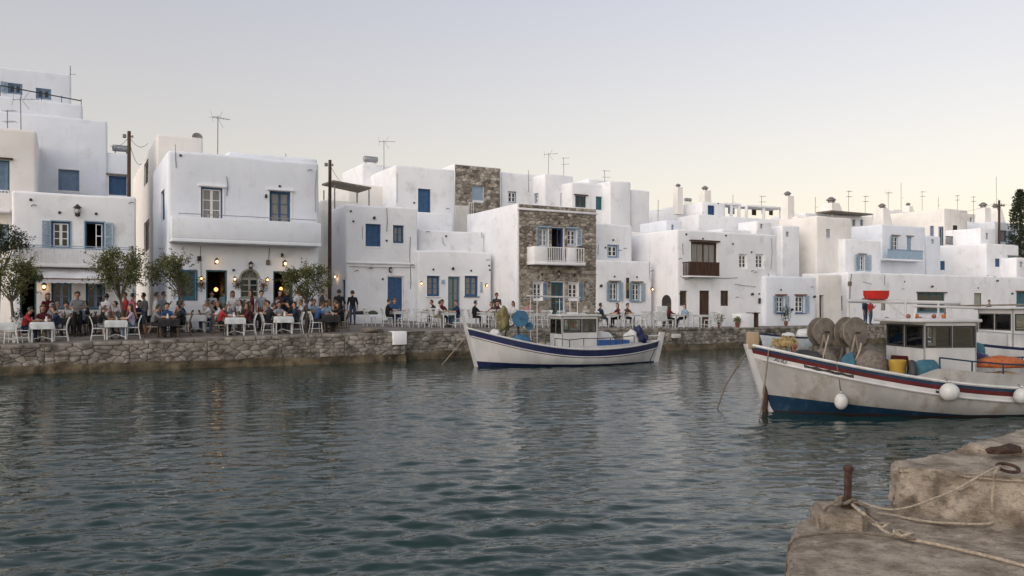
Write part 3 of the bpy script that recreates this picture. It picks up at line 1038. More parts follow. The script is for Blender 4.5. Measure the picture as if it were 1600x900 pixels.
def stone_front(house, x0, x1, z0, z1, rects, w, hgt, seed, y, name='stone_facing', m='rubble', hmax=0.045, mortar='mortar', gap=0.014):
    rnd = random.Random(seed)
    back = MB()
    # mortar bed, cut round the openings
    xs = sorted(set([x0, x1] + [min(max(v, x0), x1) for r in rects for v in r[:2]]))
    zs = sorted(set([z0, z1] + [min(max(v, z0), z1) for r in rects for v in r[2:]]))
    for i in range(len(xs) - 1):
        for j in range(len(zs) - 1):
            cx, cz = (xs[i] + xs[i + 1]) / 2, (zs[j] + zs[j + 1]) / 2
            if any(r[0] < cx < r[1] and r[2] < cz < r[3] for r in rects): continue
            back.box(xs[i], xs[i + 1], y - 0.035, y + 0.02, zs[j], zs[j + 1])
    base = house.part(back, 'mortar_bed', M[mortar])
    mb = MB()
    for p in stone_cells(x0, x1, z0, z1, w, hgt, rnd, 0.5):
        for r in rects:
            A, c = area_c(p) if len(p) > 2 else (0, (0, 0))
            if len(p) < 3 or A < 0.002: break
            px = [q[0] for q in p]; pz = [q[1] for q in p]
            if max(px) <= r[0] or min(px) >= r[1] or max(pz) <= r[2] or min(pz) >= r[3]: continue
            d = [(r[0] - c[0], (1, 0), r[0]), (c[0] - r[1], (-1, 0), -r[1]), (r[2] - c[1], (0, 1), r[2]), (c[1] - r[3], (0, -1), -r[3])]
            d.sort(key=lambda t: -t[0])
            p = clip_poly(p, d[0][1], d[0][2])
        if len(p) >= 3 and area_c(p)[0] > 0.004:
            stone_shape(mb, p, gap, rnd.uniform(0.02, hmax), rnd, 0, y - 0.035)
    o = mb.build(name, M[m], house.root, smooth=50)
    o['kind'] = 'stuff'
    return o
Wd = a_of(931, 5.4) - h.a0
zt = z_of(318, h.a0, 5.4) - h.z0
zm_ = h.loc(850, 421, 5.4)[1]
stone_front(h, 0.10, Wd - 0.02, zm_, zt - 0.02, rects, 0.30, 0.18, 5, 0.0, hmax=0.06)
stone_front(h, 0.10, Wd - 0.02, -0.1, zm_ - 0.003, rects, 0.30, 0.21, 6, 0.0, hmax=0.035, mortar='limejoint', gap=0.024)
# cornice and quoin
zc_ = h.loc(808, 326, 5.4)[1]
h.part(MB().bbox(-0.03, Wd + 0.05, -0.13, 0.02, zc_ - 0.06, zc_ + 0.06, 0.02), 'cornice', M['trim'], 40)
h.part(MB().bbox(-0.015, 0.10, -0.06, 0.08, -0.1, zt + 0.01, 0.02), 'quoin', M['trim'], 40)
# balcony
bb = 4.5
x0, z0 = h.loc(835, 416, bb); x1, _ = h.loc(915, 416, bb); zt2 = h.loc(835, 384, bb)[1]
y0 = bb - 5.4
z0 = h.loc(875, 414, bb)[1]; zt2 = h.loc(875, 386, bb)[1]
bal = h.part(MB().bbox(x0, x1, y0, 0.0, z0, z0 + 0.16, 0.02), 'balcony', M['trim'], 40)
def bx(u): return h.loc(u, 400, bb)[0]
for (p, q) in ((836, 855), (887, 900)):
    MB().bbox(bx(p), bx(q), y0 + 0.02, y0 + 0.09, z0 + 0.15, zt2, 0.01).build('panel', M['trim'], bal, 40)
for (p, q) in ((855, 887), (900, 914)):
    bars(MB(), bx(p) + .05, bx(q) - .05, y0 + 0.05, z0 + 0.16, zt2 - 0.05, 0.13, 0.017, 0.024).build('railing', M['paint_white'], bal)
MB().bbox(x0 + 0.01, x0 + 0.08, y0 + 0.1, -0.05, z0 + 0.15, zt2, 0.01).build('panel', M['trim'], bal, 40)

# --- stone faced house higher up
h = House('stone_upper_house', 'narrow house with a dark rubble stone front high behind the shop', 710, 20.0)
ops = [(738, 291, 755, 313, dict(fr='lightblue', leaf='lightblue', k='solid', rec=0.05))]
h.block(710, 783, 256, 6, m='white', ops=ops, bev=0.03, amp=0.01)
x0, z1 = h.loc(738, 291, 20); x1, z0 = h.loc(755, 313, 20)
Wd = a_of(783, 20) - h.a0
zt = z_of(256, h.a0, 20) - h.z0
stone_front(h, 0.05, Wd - 0.12, 2.2, zt - 0.05, [(x0 - .03, x1 + .03, z0 - .2, z1 + .03)], 0.38, 0.24, 9, 0.0, hmax=0.05)
# cream wall with little gate below it
h2 = House('terrace_wall', 'low tan terrace wall with a white slatted gate below the upper stone front', 712, 18.6, cat='wall')
h2.block(712, 733, 321, 0.4, m='cream', roof=False, bev=0.04, ur=715)
x0, z0 = h2.loc(733, 336, 18.6); x1, z1 = h2.loc(741, 317, 18.6)
bars(MB(), x0 + .06, x1 - .03, 0.1, z0, z1, 0.12, 0.018, 0.025).build('gate', M['paint_white'], h2.root)

# --- houses of the upper row
h = House('upper_row_house', 'white house with two small windows next to the upper stone front', 784, 20.3)
h.block(784, 838, 268, 6, ops=[(794, 299, 807, 317, dict(fr='greyblue', leaf='paint_white', rows=2)), (825, 301, 840, 318, dict(fr='greyblue', leaf='paint_white', rows=2))][:1])
h = House('upper_row_house', 'white cube house carrying two tv antennas in the upper row', 851, 18.6)
h.block(851, 896, 271, 6.5, ops=[(876, 302, 888, 322, dict(fr='teal', leaf='teal', k='solid', leaves=1))],
        side=[(834, 302, 841, 318, dict(fr='greyblue', leaf='paint_white', rows=2))])
h = House('upper_row_house', 'white house with a dark wood lintel over its teal window', 893, 17.2)
h.block(893, 955, 284, 6, ops=[(899, 306, 916, 324, dict(fr='wood', leaf='teal', k='glass', rows=1, lint='wood')), (931, 307, 941, 328, dict(fr='teal', leaf='teal', k='solid', leaves=1))])
h.block(919, 985, 279, 3.5, b=19.0, m='white')
h = House('upper_row_house', 'plain white cube without windows at the end of the upper row', 953, 16.2)
h.block(953, 986, 282, 5)
h.block(986, 1015, 296, 5, b=16.6)

# --- house right of the stone front
h = House('pale_shutter_house', 'white house with pale blue open shutters and a wall sign, beside the stone front', 931.3, 5.3)
PSH = h
h.block(931.3, 1019, 406, 3.4, ops=[
    (953, 441, 966, 470, dict(fr='greyblue', leaf='paint_white', sh='LR', lint='greywood', sill='greyblue', shw=0.30)),
    (988, 442, 1001, 471, dict(fr='greyblue', leaf='paint_white', sh='LR', lint='greywood', sill='greyblue', shw=0.30))])
h.block(931.6, 988, 349, 4, b=6.6, ops=[(950, 383, 966, 402, dict(fr='greyblue', leaf='paint_white', rows=2, cols=2, trim='lightblue', tw=0.04))])
h.block(984, 1024, 362, 4, b=8.2, m='cream')
h.block(1008, 1062, 388, 3, b=9.5, m='cream', ur=1015)

# --- house with the brown balcony
h = House('brown_balcony_house', 'white house with a dark brown wooden balcony and double door', 1058, 3.4)
BBH = h
h.block(1058, 1214, 358, 7, ops=[
    (1080, 378, 1121, 412, dict(fr='wood', leaf='wood', k='glass', pane='curtain', rows=1, cols=4, door=True, gnd=False, lint='wood', f=0.1)),
    (1155, 397, 1168, 420, dict(fr='trim', leaf='paint_white', rows=3)),
    (1181, 397, 1194, 420, dict(fr='trim', leaf='paint_white', rows=3)),
    (1062, 454, 1074, 478, dict(fr='greywood', leaf='wood', rows=1, pane='glass')),
    (1093, 454, 1109, 512, dict(fr='wood', leaf='wood', k='solid', leaves=1, door=True)),
    (1126, 454, 1139, 478, dict(fr='wood', leaf='wood', rows=1))])
bb = 2.75
x0, z0 = h.loc(1077, 432, bb); x1, _ = h.loc(1125, 432, bb); zt = h.loc(1100, 411, bb)[1]; z0 = h.loc(1100, 431, bb)[1]
bal = h.part(MB().bbox(x0, x1, -0.65, 0.05, z0 - 0.08, z0, 0.015), 'balcony', M['trim'], 40)
mb = bars(MB(), x0 + .05, x1 - .05, -0.6, z0, zt, 0.085, 0.026, 0.035)
mb.box(x0 + .03, x0 + .08, -0.55, 0, zt, zt + 0.06)
for i in range(4): mb.box(x0 + .035, x0 + .075, -0.5 + i * 0.13, -0.46 + i * 0.13, z0, zt)
mb.build('railing', M['wood'], bal)

h = House('low_annex', 'low white annex with two pale blue shuttered windows beside a brown door house', 1196, 3.1)
ANX = h
h.block(1196, 1275, 431, 5, m='cool', ops=[
    (1213, 462, 1226, 489, dict(fr='greyblue', leaf='paint_white', sh='LR', lint='redwood', sill='deepblue', shw=0.30)),
    (1243, 462, 1257, 489, dict(fr='greyblue', leaf='paint_white', sh='R', lint='redwood', sill='deepblue', shw=0.34))])

# --- right hand cluster, stepping up behind
h = House('roof_terrace_house', 'white house with blue door and porches on its roof terrace, two tall chimneys', 1097, 16.0)
RTH = h
h.block(1097, 1132, 315, 7, ops=[(1106, 321, 1117, 336, dict(fr='deepblue', leaf='deepblue', k='solid', door=True, gnd=False))])
h.block(1130, 1222, 323, 5, b=17.6, ops=[(1140, 324, 1149, 334, dict(fr='deepblue', leaf='paint_white', rows=2)), (1177, 326, 1183, 336, dict(fr='wood', leaf='wood', k='solid', leaves=1)),
                                       (1204, 326, 1209, 336, dict(fr='wood', leaf='wood', k='solid', leaves=1))])
h.block(1091, 1228, 334.5, 2.5, b=13.8, ur=1097, roof=False)
h.block(1128, 1232, 357, 2.0, b=11.6, roof=False)
for (p, q, v) in ((1131, 1158, 317), (1167, 1223, 320)):
    bb = 16.1
    x0, z = h.loc(p, v, bb); x1, _ = h.loc(q, v, bb)
    po = h.part(MB().bbox(x0, x1, bb - 16, bb - 16 + 1.6, z - 0.12, z + 0.05, 0.03), 'porch_roof', M['trim'], 40)
    for x in (x0 + .1, (x0 + x1) / 2, x1 - .1):
        MB().bbox(x - .1, x + .1, bb - 15.95, bb - 15.75, z - 1.1, z - 0.11, 0.03).build('pillar', M['white'], po, 40)

h = House('long_side_house', 'white house with a long cream side wall between the terrace house and the blue shutters', 1276, 10.0)
h.block(1276, 1331, 337, 7.5, m='cream', ops=[(1291, 358, 1298, 372, dict(fr='greyblue', leaf='paint_white', rows=2))])
h.block(1258, 1300, 332, 4, b=16, m='white')
h = House('plastered_house', 'white house behind with flat canopy roof over its terrace', 1300, 15.6)
CNP = h
h.block(1300, 1366, 334, 5, m='cream', ops=[(1332, 343, 1337, 353, dict(fr='greyblue', leaf='greyblue', k='solid', leaves=1)), (1344, 343, 1349, 353, dict(fr='greyblue', leaf='greyblue', k='solid', leaves=1))])
x0, z = h.loc(1298, 329, 14.4); x1, _ = h.loc(1362, 329, 14.4)
h.part(MB().bbox(x0, x1, -1.3, 0.4, z - 0.1, z + 0.03, 0.02), 'canopy', M['greywood'])
h = House('blue_shutter_cottage', 'white cottage with one window between wide pale blue shutters, railing below', 1320, 9.4)
h.block(1320, 1377, 373, 5, m='white', ops=[(1342, 398, 1351, 423, dict(fr='greyblue', leaf='paint_white', sh='LR', shw=0.62, lint='greywood'))])
h = House('blue_balcony_house', 'white house with a pale blue balcony across two windows', 1378, 11.0)
h.block(1378, 1446, 350, 7, m='cool', ops=[
    (1394, 369, 1404, 392, dict(fr='lightblue', leaf='paint_white', sh='L', shw=0.35, lint='greywood')), (1417, 370, 1425, 392, dict(fr='lightblue', leaf='lightblue', k='solid', lint='greywood'))])
bb = 10.2
x0, z0 = h.loc(1388, 408, bb); x1, _ = h.loc(1443, 408, bb); zt = h.loc(1415, 391, bb)[1]; z0 = h.loc(1415, 406, bb)[1]
bal = h.part(MB().bbox(x0, x1, -0.8, 0.05, z0 - 0.1, z0 + 0.05, 0.02), 'balcony', M['trim'])
MB().bbox(x0 + .02, x1 - .02, -0.76, -0.72, z0 + .05, zt - .06, 0.01).build('panel', M['lightblue'], bal)
bars(MB(), x0 + .03, x1 - .03, -0.74, zt - .1, zt, 0.25, 0.02, 0.025).build('railing', M['greyblue'], bal)
h = House('hill_house', 'tall white house with a dark balcony railing high on the right', 1475, 16.0)
h.block(1475, 1512, 325, 13, m='cream', ops=[(1489, 352, 1497, 369, dict(fr='iron', leaf='wood', rows=1))], side=[(1453, 353, 1459, 371, dict(fr='blue', leaf='greyblue', k='solid')), (1466, 354, 1474, 384, dict(fr='greyblue', leaf='greyblue', rows=1))])
x0, z0 = h.loc(1478, 382, 15.2); x1, _ = h.loc(1494, 382, 15.2); zt = h.loc(1485, 370, 15.2)[1]
bars(MB(), x0, x1, -0.8, z0, zt, 0.14, 0.02, 0.03).build('railing', M['iron'], h.root)
h.block(1386, 1480, 328, 5, b=24, m='cream')
h = House('corner_house', 'plain white house with one small blue shutter above the waterfront block', 1541, 9.6)
h.block(1541, 1592, 380, 8, m='white', ops=[(1555, 404, 1563, 417, dict(fr='blue', leaf='blue', k='solid')), (1575, 401, 1592, 418, dict(fr='teal', leaf='teal', k='solid', lint='greywood'))],
        side=[(1462, 408, 1476, 422, dict(fr='blue', leaf='blue', k='solid', leaves=1))])
h = House('far_right_house', 'white house with a wide pale shutter behind the utility pole', 1554, 15.0)
h.block(1554, 1650, 346, 6, m='cool', ops=[(1563, 360, 1574, 378, dict(fr='teal', leaf='greyblue', sh='R', shw=0.9))])
h.block(1512, 1560, 346, 6, b=19, m='white')
h = House('waterfront_block', 'long low white waterfront building with a wide dark window and small openings', 1325, 5.0)
WFB = h
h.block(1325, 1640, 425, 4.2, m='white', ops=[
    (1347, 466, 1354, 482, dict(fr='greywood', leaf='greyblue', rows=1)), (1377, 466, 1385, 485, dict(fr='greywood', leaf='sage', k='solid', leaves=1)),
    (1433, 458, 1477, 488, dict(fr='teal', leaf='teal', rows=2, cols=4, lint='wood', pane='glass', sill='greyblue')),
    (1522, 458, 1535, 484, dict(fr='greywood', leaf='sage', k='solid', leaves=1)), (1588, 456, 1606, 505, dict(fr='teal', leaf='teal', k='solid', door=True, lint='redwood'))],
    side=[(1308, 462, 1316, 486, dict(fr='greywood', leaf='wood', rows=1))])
h = House('passage_house', 'white wall with a dark narrow passage door beside the low annex', 1278, 4.6)
h.block(1278, 1316, 428, 1.4, m='cream', ops=[(1277.5 + 3, 461, 1287, 505, dict(k='void', door=True))], roof=False)

# --- small houses filling the skyline on the right
for (u0, u1, v, b, D, m, ops, lab) in (
    (1246, 1268, 338, 13, 3, 'cream', [], 'small plain white cube tucked beside the tall terrace chimney'),
    (1362, 1392, 333, 20, 4, 'white', [(1370, 340, 1375, 348)], 'small white house with one dark window behind the flat canopy'),
    (1396, 1428, 327, 30, 5, 'cream', [(1403, 333, 1407, 340), (1415, 333, 1419, 340)], 'distant white house with two tiny windows between the roofs'),
    (1430, 1456, 334, 21, 4, 'cool', [(1438, 341, 1443, 349)], 'small bluish house stepping up to the hill house'),
    (1508, 1530, 333, 27, 4, 'cream', [(1515, 340, 1519, 348)], 'distant cream house beyond the hill house'),
    (1532, 1556, 356, 12.4, 4, 'white', [(1540, 364, 1545, 374)], 'small white house wedged before the far chimneys'),
    (1448, 1470, 368, 11.6, 3, 'cool', [(1455, 374, 1460, 381)], 'low bluish outbuilding behind the corner house'),
    (1222, 1250, 352, 10.6, 2.5, 'white', [(1228, 362, 1233, 370)], 'little white annex below the tall terrace chimney'),
    (1182, 1206, 345, 11, 2, 'white', [(1188, 350, 1192, 357)], 'tiny white roof room behind the brown balcony house'),
    (1040, 1066, 344, 10.6, 3, 'cool', [(1049, 351, 1053, 360)], 'small bluish roof room before the terrace house'),
    (1588, 1640, 402, 8.2, 4, 'white', [(1593, 409, 1599, 417)], 'white house end beside the conifer at the right edge')):
    h = House('small_house', lab, u0, b)
    h.block(u0, u1, v, D, m=m, ops=[o + (dict(fr='greyblue', leaf='paint_white', rows=2),) for o in ops])
# ================================================================== boats
def thin_glass():
    m = bpy.data.materials.new('clear_glass'); m.use_nodes = True
    nt = m.node_tree; nt.nodes.clear()
    o = nt.nodes.new('ShaderNodeOutputMaterial'); mx = nt.nodes.new('ShaderNodeMixShader')
    t = nt.nodes.new('ShaderNodeBsdfTransparent'); g = nt.nodes.new('ShaderNodeBsdfGlossy'); f = nt.nodes.new('ShaderNodeFresnel')
    t.inputs[0].default_value = (0.88, 0.90, 0.90, 1); g.inputs['Roughness'].default_value = 0.03; f.inputs[0].default_value = 1.5
    nt.links.new(f.outputs[0], mx.inputs[0]); nt.links.new(t.outputs[0], mx.inputs[1]); nt.links.new(g.outputs[0], mx.inputs[2])
    nt.links.new(mx.outputs[0], o.inputs[0])
    return m
M['clear'] = thin_glass()
M['boat_white'] = nmat('boat_white', (0.42, 0.43, 0.44), (0.54, 0.54, 0.54), scale=2.0, rough=0.45, c3=(0.36, 0.33, 0.28), s3=1.6, t3=(0.60, 0.78), stretch=(1, 1, 0.5), coords='obj')
M['hull_dirty'] = nmat('hull_white_stained', (0.29, 0.29, 0.285), (0.38, 0.38, 0.375), scale=2.0, rough=0.5, c3=(0.17, 0.13, 0.08), s3=1.9, t3=(0.52, 0.74), stretch=(0.9, 0.9, 0.7), coords='obj')
M['boat_blue'] = nmat('boat_blue', (0.008, 0.013, 0.052), (0.012, 0.02, 0.072), scale=4, rough=0.4, coords='obj', c3=(0.03, 0.04, 0.085), s3=3)
M['boat_teal'] = nmat('boat_sea_blue', (0.008, 0.028, 0.062), (0.012, 0.038, 0.08), scale=4, rough=0.45, coords='obj', c3=(0.05, 0.09, 0.12), s3=4)
M['boat_red'] = nmat('boat_red', (0.065, 0.010, 0.012), (0.10, 0.014, 0.015), scale=4, rough=0.45, coords='obj')
M['antifoul'] = nmat('antifouling', (0.05, 0.015, 0.015), (0.03, 0.02, 0.02), scale=3, rough=0.8, coords='obj')
M['deck'] = nmat('deck_paint', (0.34, 0.36, 0.36), (0.46, 0.47, 0.46), scale=4, rough=0.8, c3=(0.22, 0.2, 0.17), s3=2, coords='obj')
M['rope'] = nmat('old_rope', (0.24, 0.20, 0.155), (0.40, 0.35, 0.28), scale=40, rough=0.95, bump=0.5, bscale=120, bdist=0.004)
M['ropedark'] = nmat('wet_rope', (0.10, 0.085, 0.065), (0.2, 0.17, 0.135), scale=40, rough=0.95, bump=0.5, bscale=120, bdist=0.004)
M['straw'] = nmat('yellow_net', (0.26, 0.19, 0.085), (0.42, 0.33, 0.17), scale=20, rough=0.95)
M['greynet'] = nmat('brown_net', (0.11, 0.095, 0.08), (0.19, 0.165, 0.14), scale=14, rough=0.95, bump=0.8, bscale=40, coords='obj')
M['olivenet'] = nmat('olive_net', (0.13, 0.12, 0.06), (0.24, 0.21, 0.11), scale=14, rough=0.95, bump=0.8, bscale=40, coords='obj')
M['tealnet'] = nmat('teal_tarp', (0.025, 0.09, 0.13), (0.05, 0.14, 0.19), scale=5, rough=0.7, bump=0.5, bscale=10, coords='obj')
M['plastic_blue'] = mat('blue_plastic', (0.025, 0.09, 0.30), rough=0.4)
M['plastic_yellow'] = nmat('yellow_plastic', (0.30, 0.19, 0.03), (0.38, 0.25, 0.05), scale=6, rough=0.5, coords='obj')
M['plastic_red'] = nmat('red_plastic', (0.38, 0.02, 0.015), (0.48, 0.03, 0.02), scale=4, rough=0.4, coords='obj')
M['orange'] = nmat('orange_net', (0.32, 0.085, 0.03), (0.42, 0.13, 0.045), scale=14, rough=0.85, bump=0.7, bscale=30, coords='obj')
M['fender'] = nmat('fender_white', (0.45, 0.46, 0.46), (0.58, 0.58, 0.57), scale=5, rough=0.45, c3=(0.40, 0.39, 0.36), s3=3, coords='obj')
M['reeldisc'] = nmat('reel_plate', (0.13, 0.115, 0.10), (0.22, 0.195, 0.165), scale=5, rough=0.7, c3=(0.10, 0.07, 0.045), s3=4, coords='obj')
M['tan'] = nmat('tan_wood', (0.26, 0.20, 0.13), (0.36, 0.28, 0.19), scale=5, rough=0.7, coords='obj', stretch=(1, 1, .2))

class Boat:
    def __init__(s, name, label, loc, rz, L, B, zb, zm, zs, rb, rs, sm=0.58):
        s.L, s.B, s.zb, s.zm, s.zs, s.rb, s.rs, s.sm = L, B, zb, zm, zs, rb, rs, sm
        s.root = empty(name, loc, rz, label, 'boat')
        s.zk = -0.5
    def sheer(s, t):
        if t < s.sm: return s.zm + (s.zb - s.zm) * ((s.sm - t) / s.sm) ** 2.0
        return s.zm + (s.zs - s.zm) * ((t - s.sm) / (1 - s.sm)) ** 2.0
    def hb(s, t):
        k = abs(2 * t ** 0.9 - 1)
        return s.B / 2 * max(0.0, 1 - k ** 2.5) + 0.03
    def half(s, t, z):
        e = abs(2 * t - 1)
        p = 3.4 - 2.2 * e ** 2
        w = min(1, max(0, (z - s.zk) / (s.sheer(t) - s.zk)))
        return 0.03 + (s.hb(t) - 0.03) * (1 - (1 - w) ** p)
    def xx(s, t, z):
        x = t * s.L
        x -= s.rb * (z / s.zb) * (1 - t) ** 4
        x += s.rs * (z / s.zs) * t ** 4
        if z < 0:
            x += -z * 0.9 * ((1 - t) ** 6 - t ** 6)
        return x
    def P(s, t, z, side=-1, off=0.0):
        return Vector((s.xx(t, z), side * (s.half(t, z) + off), z))
    def hull(s, rows, mats, N=44):
        """rows: functions of t giving z; mats: one per strip"""
        mb = MB()
        k = len(rows)
        for side in (-1, 1):
            vs_, fs, ms = [], [], []
            for i in range(N + 1):
                t = i / N
                for f in rows: vs_.append(s.P(t, f(t), side))
            o = len(mb.v)
            for j in range(k - 1):
                fs = []
                for i in range(N):
                    q = (i * k + j, (i + 1) * k + j, (i + 1) * k + j + 1, i * k + j + 1)
                    fs.append(q if side < 0 else q[::-1])
                mb.f += [tuple(v + o for v in f) for f in fs]
                mb.m += [mats[j][0]] * len(fs)
            mb.v += [tuple(v) for v in vs_]
        return mb
    def line(s, f, side, t0=0.0, t1=1.0, n=40, off=0.0):
        return [s.P(t0 + (t1 - t0) * i / n, f(t0 + (t1 - t0) * i / n), side, off) for i in range(n + 1)]
    def deck(s, drop, m, t0=0.02, t1=0.98, N=30):
        mb = MB(); vs_, fs = [], []
        for i in range(N + 1):
            t = t0 + (t1 - t0) * i / N
            z = s.sheer(t) - drop
            for sd in (-1, 0, 1):
                p = s.P(t, z, sd if sd else 1)
                vs_.append((p.x, p.y * 0.99 if sd else 0, z + (0.05 if sd == 0 else 0)))
        for i in range(N):
            for j in (0, 1):
                fs.append((i * 3 + j, i * 3 + 3 + j, i * 3 + 4 + j, i * 3 + 1 + j))
        return mb.add(vs_, fs).build('deck', m, s.root)
    def bulwark(s, hf, t0, t1, m, name='bulwark', N=30, inset=0.02):
        for side in (-1, 1):
            mb = MB(); vs_, fs = [], []
            for i in range(N + 1):
                t = t0 + (t1 - t0) * i / N
                z = s.sheer(t); hh = hf(i / N)
                p = s.P(t, z, side, -inset)
                sy = side
                vs_ += [(p.x, p.y, z - 0.02), (p.x, p.y + sy * 0.01, z + hh), (p.x, p.y - sy * 0.05, z + hh), (p.x, p.y - sy * 0.05, z - 0.02)]
            for i in range(N):
                for j in range(3):
                    q = (i * 4 + j, i * 4 + 4 + j, i * 4 + 5 + j, i * 4 + 1 + j)
                    fs.append(q if side < 0 else q[::-1])
            mb.add(vs_, fs).build(name, m, s.root)

def panel(mb, w, h, holes, th, Mx, mi=0, skew=0.0):
    """flat panel (x 0..w, z 0..h) with rectangular holes, th thick towards +y"""
    xs = sorted(set([0, w] + [v for r in holes for v in r[:2]]))
    zs = sorted(set([0, h] + [v for r in holes for v in r[2:]]))
    for i in range(len(xs) - 1):
        for j in range(len(zs) - 1):
            cx, cz = (xs[i] + xs[i + 1]) / 2, (zs[j] + zs[j + 1]) / 2
            if any(r[0] < cx < r[1] and r[2] < cz < r[3] for r in holes): continue
            mb.box(xs[i], xs[i + 1], 0, th, zs[j], zs[j + 1], mi, Mx)

def cabin(root, x0, x1, w, z0, z1, side_w, front_w, back_w, roof, m, mr, frame='iron', name='cabin'):
    """wheelhouse with real window holes. side_w etc: (x0,x1,z0,z1) in panel space"""
    L, H, th = x1 - x0, z1 - z0, 0.04
    body = MB()
    T = Matrix.Translation
    pn = T((x0, -w / 2, z0))                                          # near side, seen from -y
    pf = T((x1, w / 2, z0)) @ Matrix.Rotation(math.pi, 4, 'Z')         # far side
    pb = T((x0, w / 2, z0)) @ Matrix.Rotation(-math.pi / 2, 4, 'Z')    # bow side
    ps = T((x1, -w / 2, z0)) @ Matrix.Rotation(math.pi / 2, 4, 'Z')    # stern side
    mir = lambda hs, W_: [(W_ - b, W_ - a, c, d) for a, b, c, d in hs]
    for Mx, W_, hs in ((pn, L, side_w), (pf, L, mir(side_w, L)), (pb, w, front_w), (ps, w, back_w)):
        panel(body, W_, H, hs, th, Mx)
    cab = body.build(name, m, root)
    for Mx, W_, hs in ((pn, L, side_w), (pf, L, mir(side_w, L)), (pb, w, front_w), (ps, w, back_w)):
        for (a, b, c, d) in hs:
            f = MB(); k = 0.03
            f.box(a - k, a + 0.012, -0.012, th * .8, c - k, d + k, 0, Mx); f.box(b - 0.012, b + k, -0.012, th * .8, c - k, d + k, 0, Mx)
            f.box(a + 0.012, b - 0.012, -0.012, th * .8, c - k, c + 0.012, 0, Mx); f.box(a + 0.012, b - 0.012, -0.012, th * .8, d - 0.012, d + k, 0, Mx)
            wd = f.build('window', M[frame], cab)
            MB().box(a + .005, b - .005, 0.016, 0.02, c + .005, d - .005, 0, Mx).build('pane', M['clear'], cab)
    f0, f1, s_ = roof
    MB().bbox(x0 - f0, x1 + f1, -w / 2 - s_, w / 2 + s_, z1 - 0.005, z1 + 0.07, 0.025).build('cabin_roof', mr, cab, 40)
    return cab

def railing(root, pts, h, m, r=0.018, name='railing', mid=False, every=1):
    mb = MB()
    top = [Vector(p) + Vector((0, 0, h)) for p in pts]
    mb.tube(top, r, 6)
    if mid: mb.tube([Vector(p) + Vector((0, 0, h * .5)) for p in pts], r * .7, 6)
    for i in range(0, len(pts), every):
        mb.tube([Vector(pts[i]), top[i]], r * 0.9, 6)
    return mb.build(name, m, root)

def lump(name, m, parent, c, size, seed, rz=0.0, amp=0.25, flat=True, n=3):
    """heap of net or cloth: a squashed noisy mound"""
    bm = bmesh.new()
    bmesh.ops.create_icosphere(bm, subdivisions=n, radius=1.0)
    for p in bm.verts:
        d = p.co.copy()
        k = 1 + amp * noise.noise(d * 1.7 + Vector((seed, 0, 0))) + amp * 0.5 * noise.noise(d * 4.3 + Vector((0, seed, 0)))
        p.co = Vector((d.x * size[0] * k, d.y * size[1] * k, d.z * size[2] * k))
        if flat and p.co.z < -size[2] * 0.35: p.co.z = -size[2] * 0.35
    me = bpy.data.meshes.new(name); bm.to_mesh(me); bm.free()
    me.materials.append(m); me.shade_smooth()
    o = link(bpy.data.objects.new(name, me), parent)
    o.location = c; o.rotation_euler = (0, 0, rz)
    return o

def reel(root, c, r, w, mdisc, mnet, ax=(0, 1, 0), name='net_reel', holes=True):
    """net drum: two flanges on an axle with net between"""
    d = Vector(ax).normalized()
    rot = d.to_track_quat('Z', 'Y').to_matrix().to_4x4()
    c = Vector(c)
    dr = MB().lathe([(r * 0.62, -w / 2), (r * 0.72, -w * .25), (r * 0.66, 0), (r * 0.74, w * .25), (r * 0.62, w / 2)], 20, c, 0, rot).build(name, mnet, root, 40)
    for s_ in (-1, 1):
        MB().lathe([(r * .1, s_ * w / 2 - .012), (r * 0.98, s_ * w / 2 - 0.015), (r, s_ * w / 2 - .008), (r, s_ * w / 2 + .008), (r * .96, s_ * w / 2 + 0.015), (r * .3, s_ * w / 2 + .02), (r * .25, s_ * w / 2 + .05), (r * .1, s_ * w / 2 + .055)], 28, c, 0, rot).build('flange', mdisc, dr, 35)
    MB().tube([c - d * (w / 2 + .14), c + d * (w / 2 + .14)], 0.022, 8).build('axle', M['iron'], dr)
    return dr

# ------------------------------------------------------------------ the blue and white boat off the quay
bt = Boat('fishing_boat', 'white wooden fishing boat with a broad dark blue band and small wheelhouse', (-1.43, 32.35, 0), math.atan2(2.6, 7.63), 8.1, 2.7, 1.55, 0.66, 0.92, 0.42, 0.22)
BA = bt
sh = bt.sheer
boot = lambda t: 0.05 + 0.17 * (1 - t) ** 3
rows = [lambda t: bt.zk, lambda t: -0.25, lambda t: -0.03, boot,
        lambda t: boot(t) + (sh(t) - .34 - boot(t)) * .33, lambda t: boot(t) + (sh(t) - .34 - boot(t)) * .66,
        lambda t: sh(t) - .34 + .0, lambda t: sh(t) - .315, lambda t: sh(t) - .28, lambda t: sh(t) - .14, lambda t: sh(t)]
mats = [(0,), (0,), (1,), (2,), (2,), (2,), (3,), (2,), (4,), (4,)]
mb = bt.hull(rows, mats)
mb.build('hull', [M['antifoul'], M['boat_blue'], M['boat_white'], M['boat_red'], M['boat_blue']], bt.root, 60)
mb = MB()
for sd in (-1, 1):
    mb.tube(bt.line(lambda t: sh(t) + 0.015, sd, .0, 1), 0.035, 6)
    mb.tube(bt.line(lambda t: sh(t) - 0.29, sd, .01, .99, off=.012), 0.024, 6)
mb.build('rub_rail', M['boat_white'], bt.root, 50)
bt.deck(0.10, M['deck'])
bt.bulwark(lambda k: 0.16 * min(1, k / .08) * min(1, (1 - k) / .12), 0.42, 0.90, M['boat_white'])
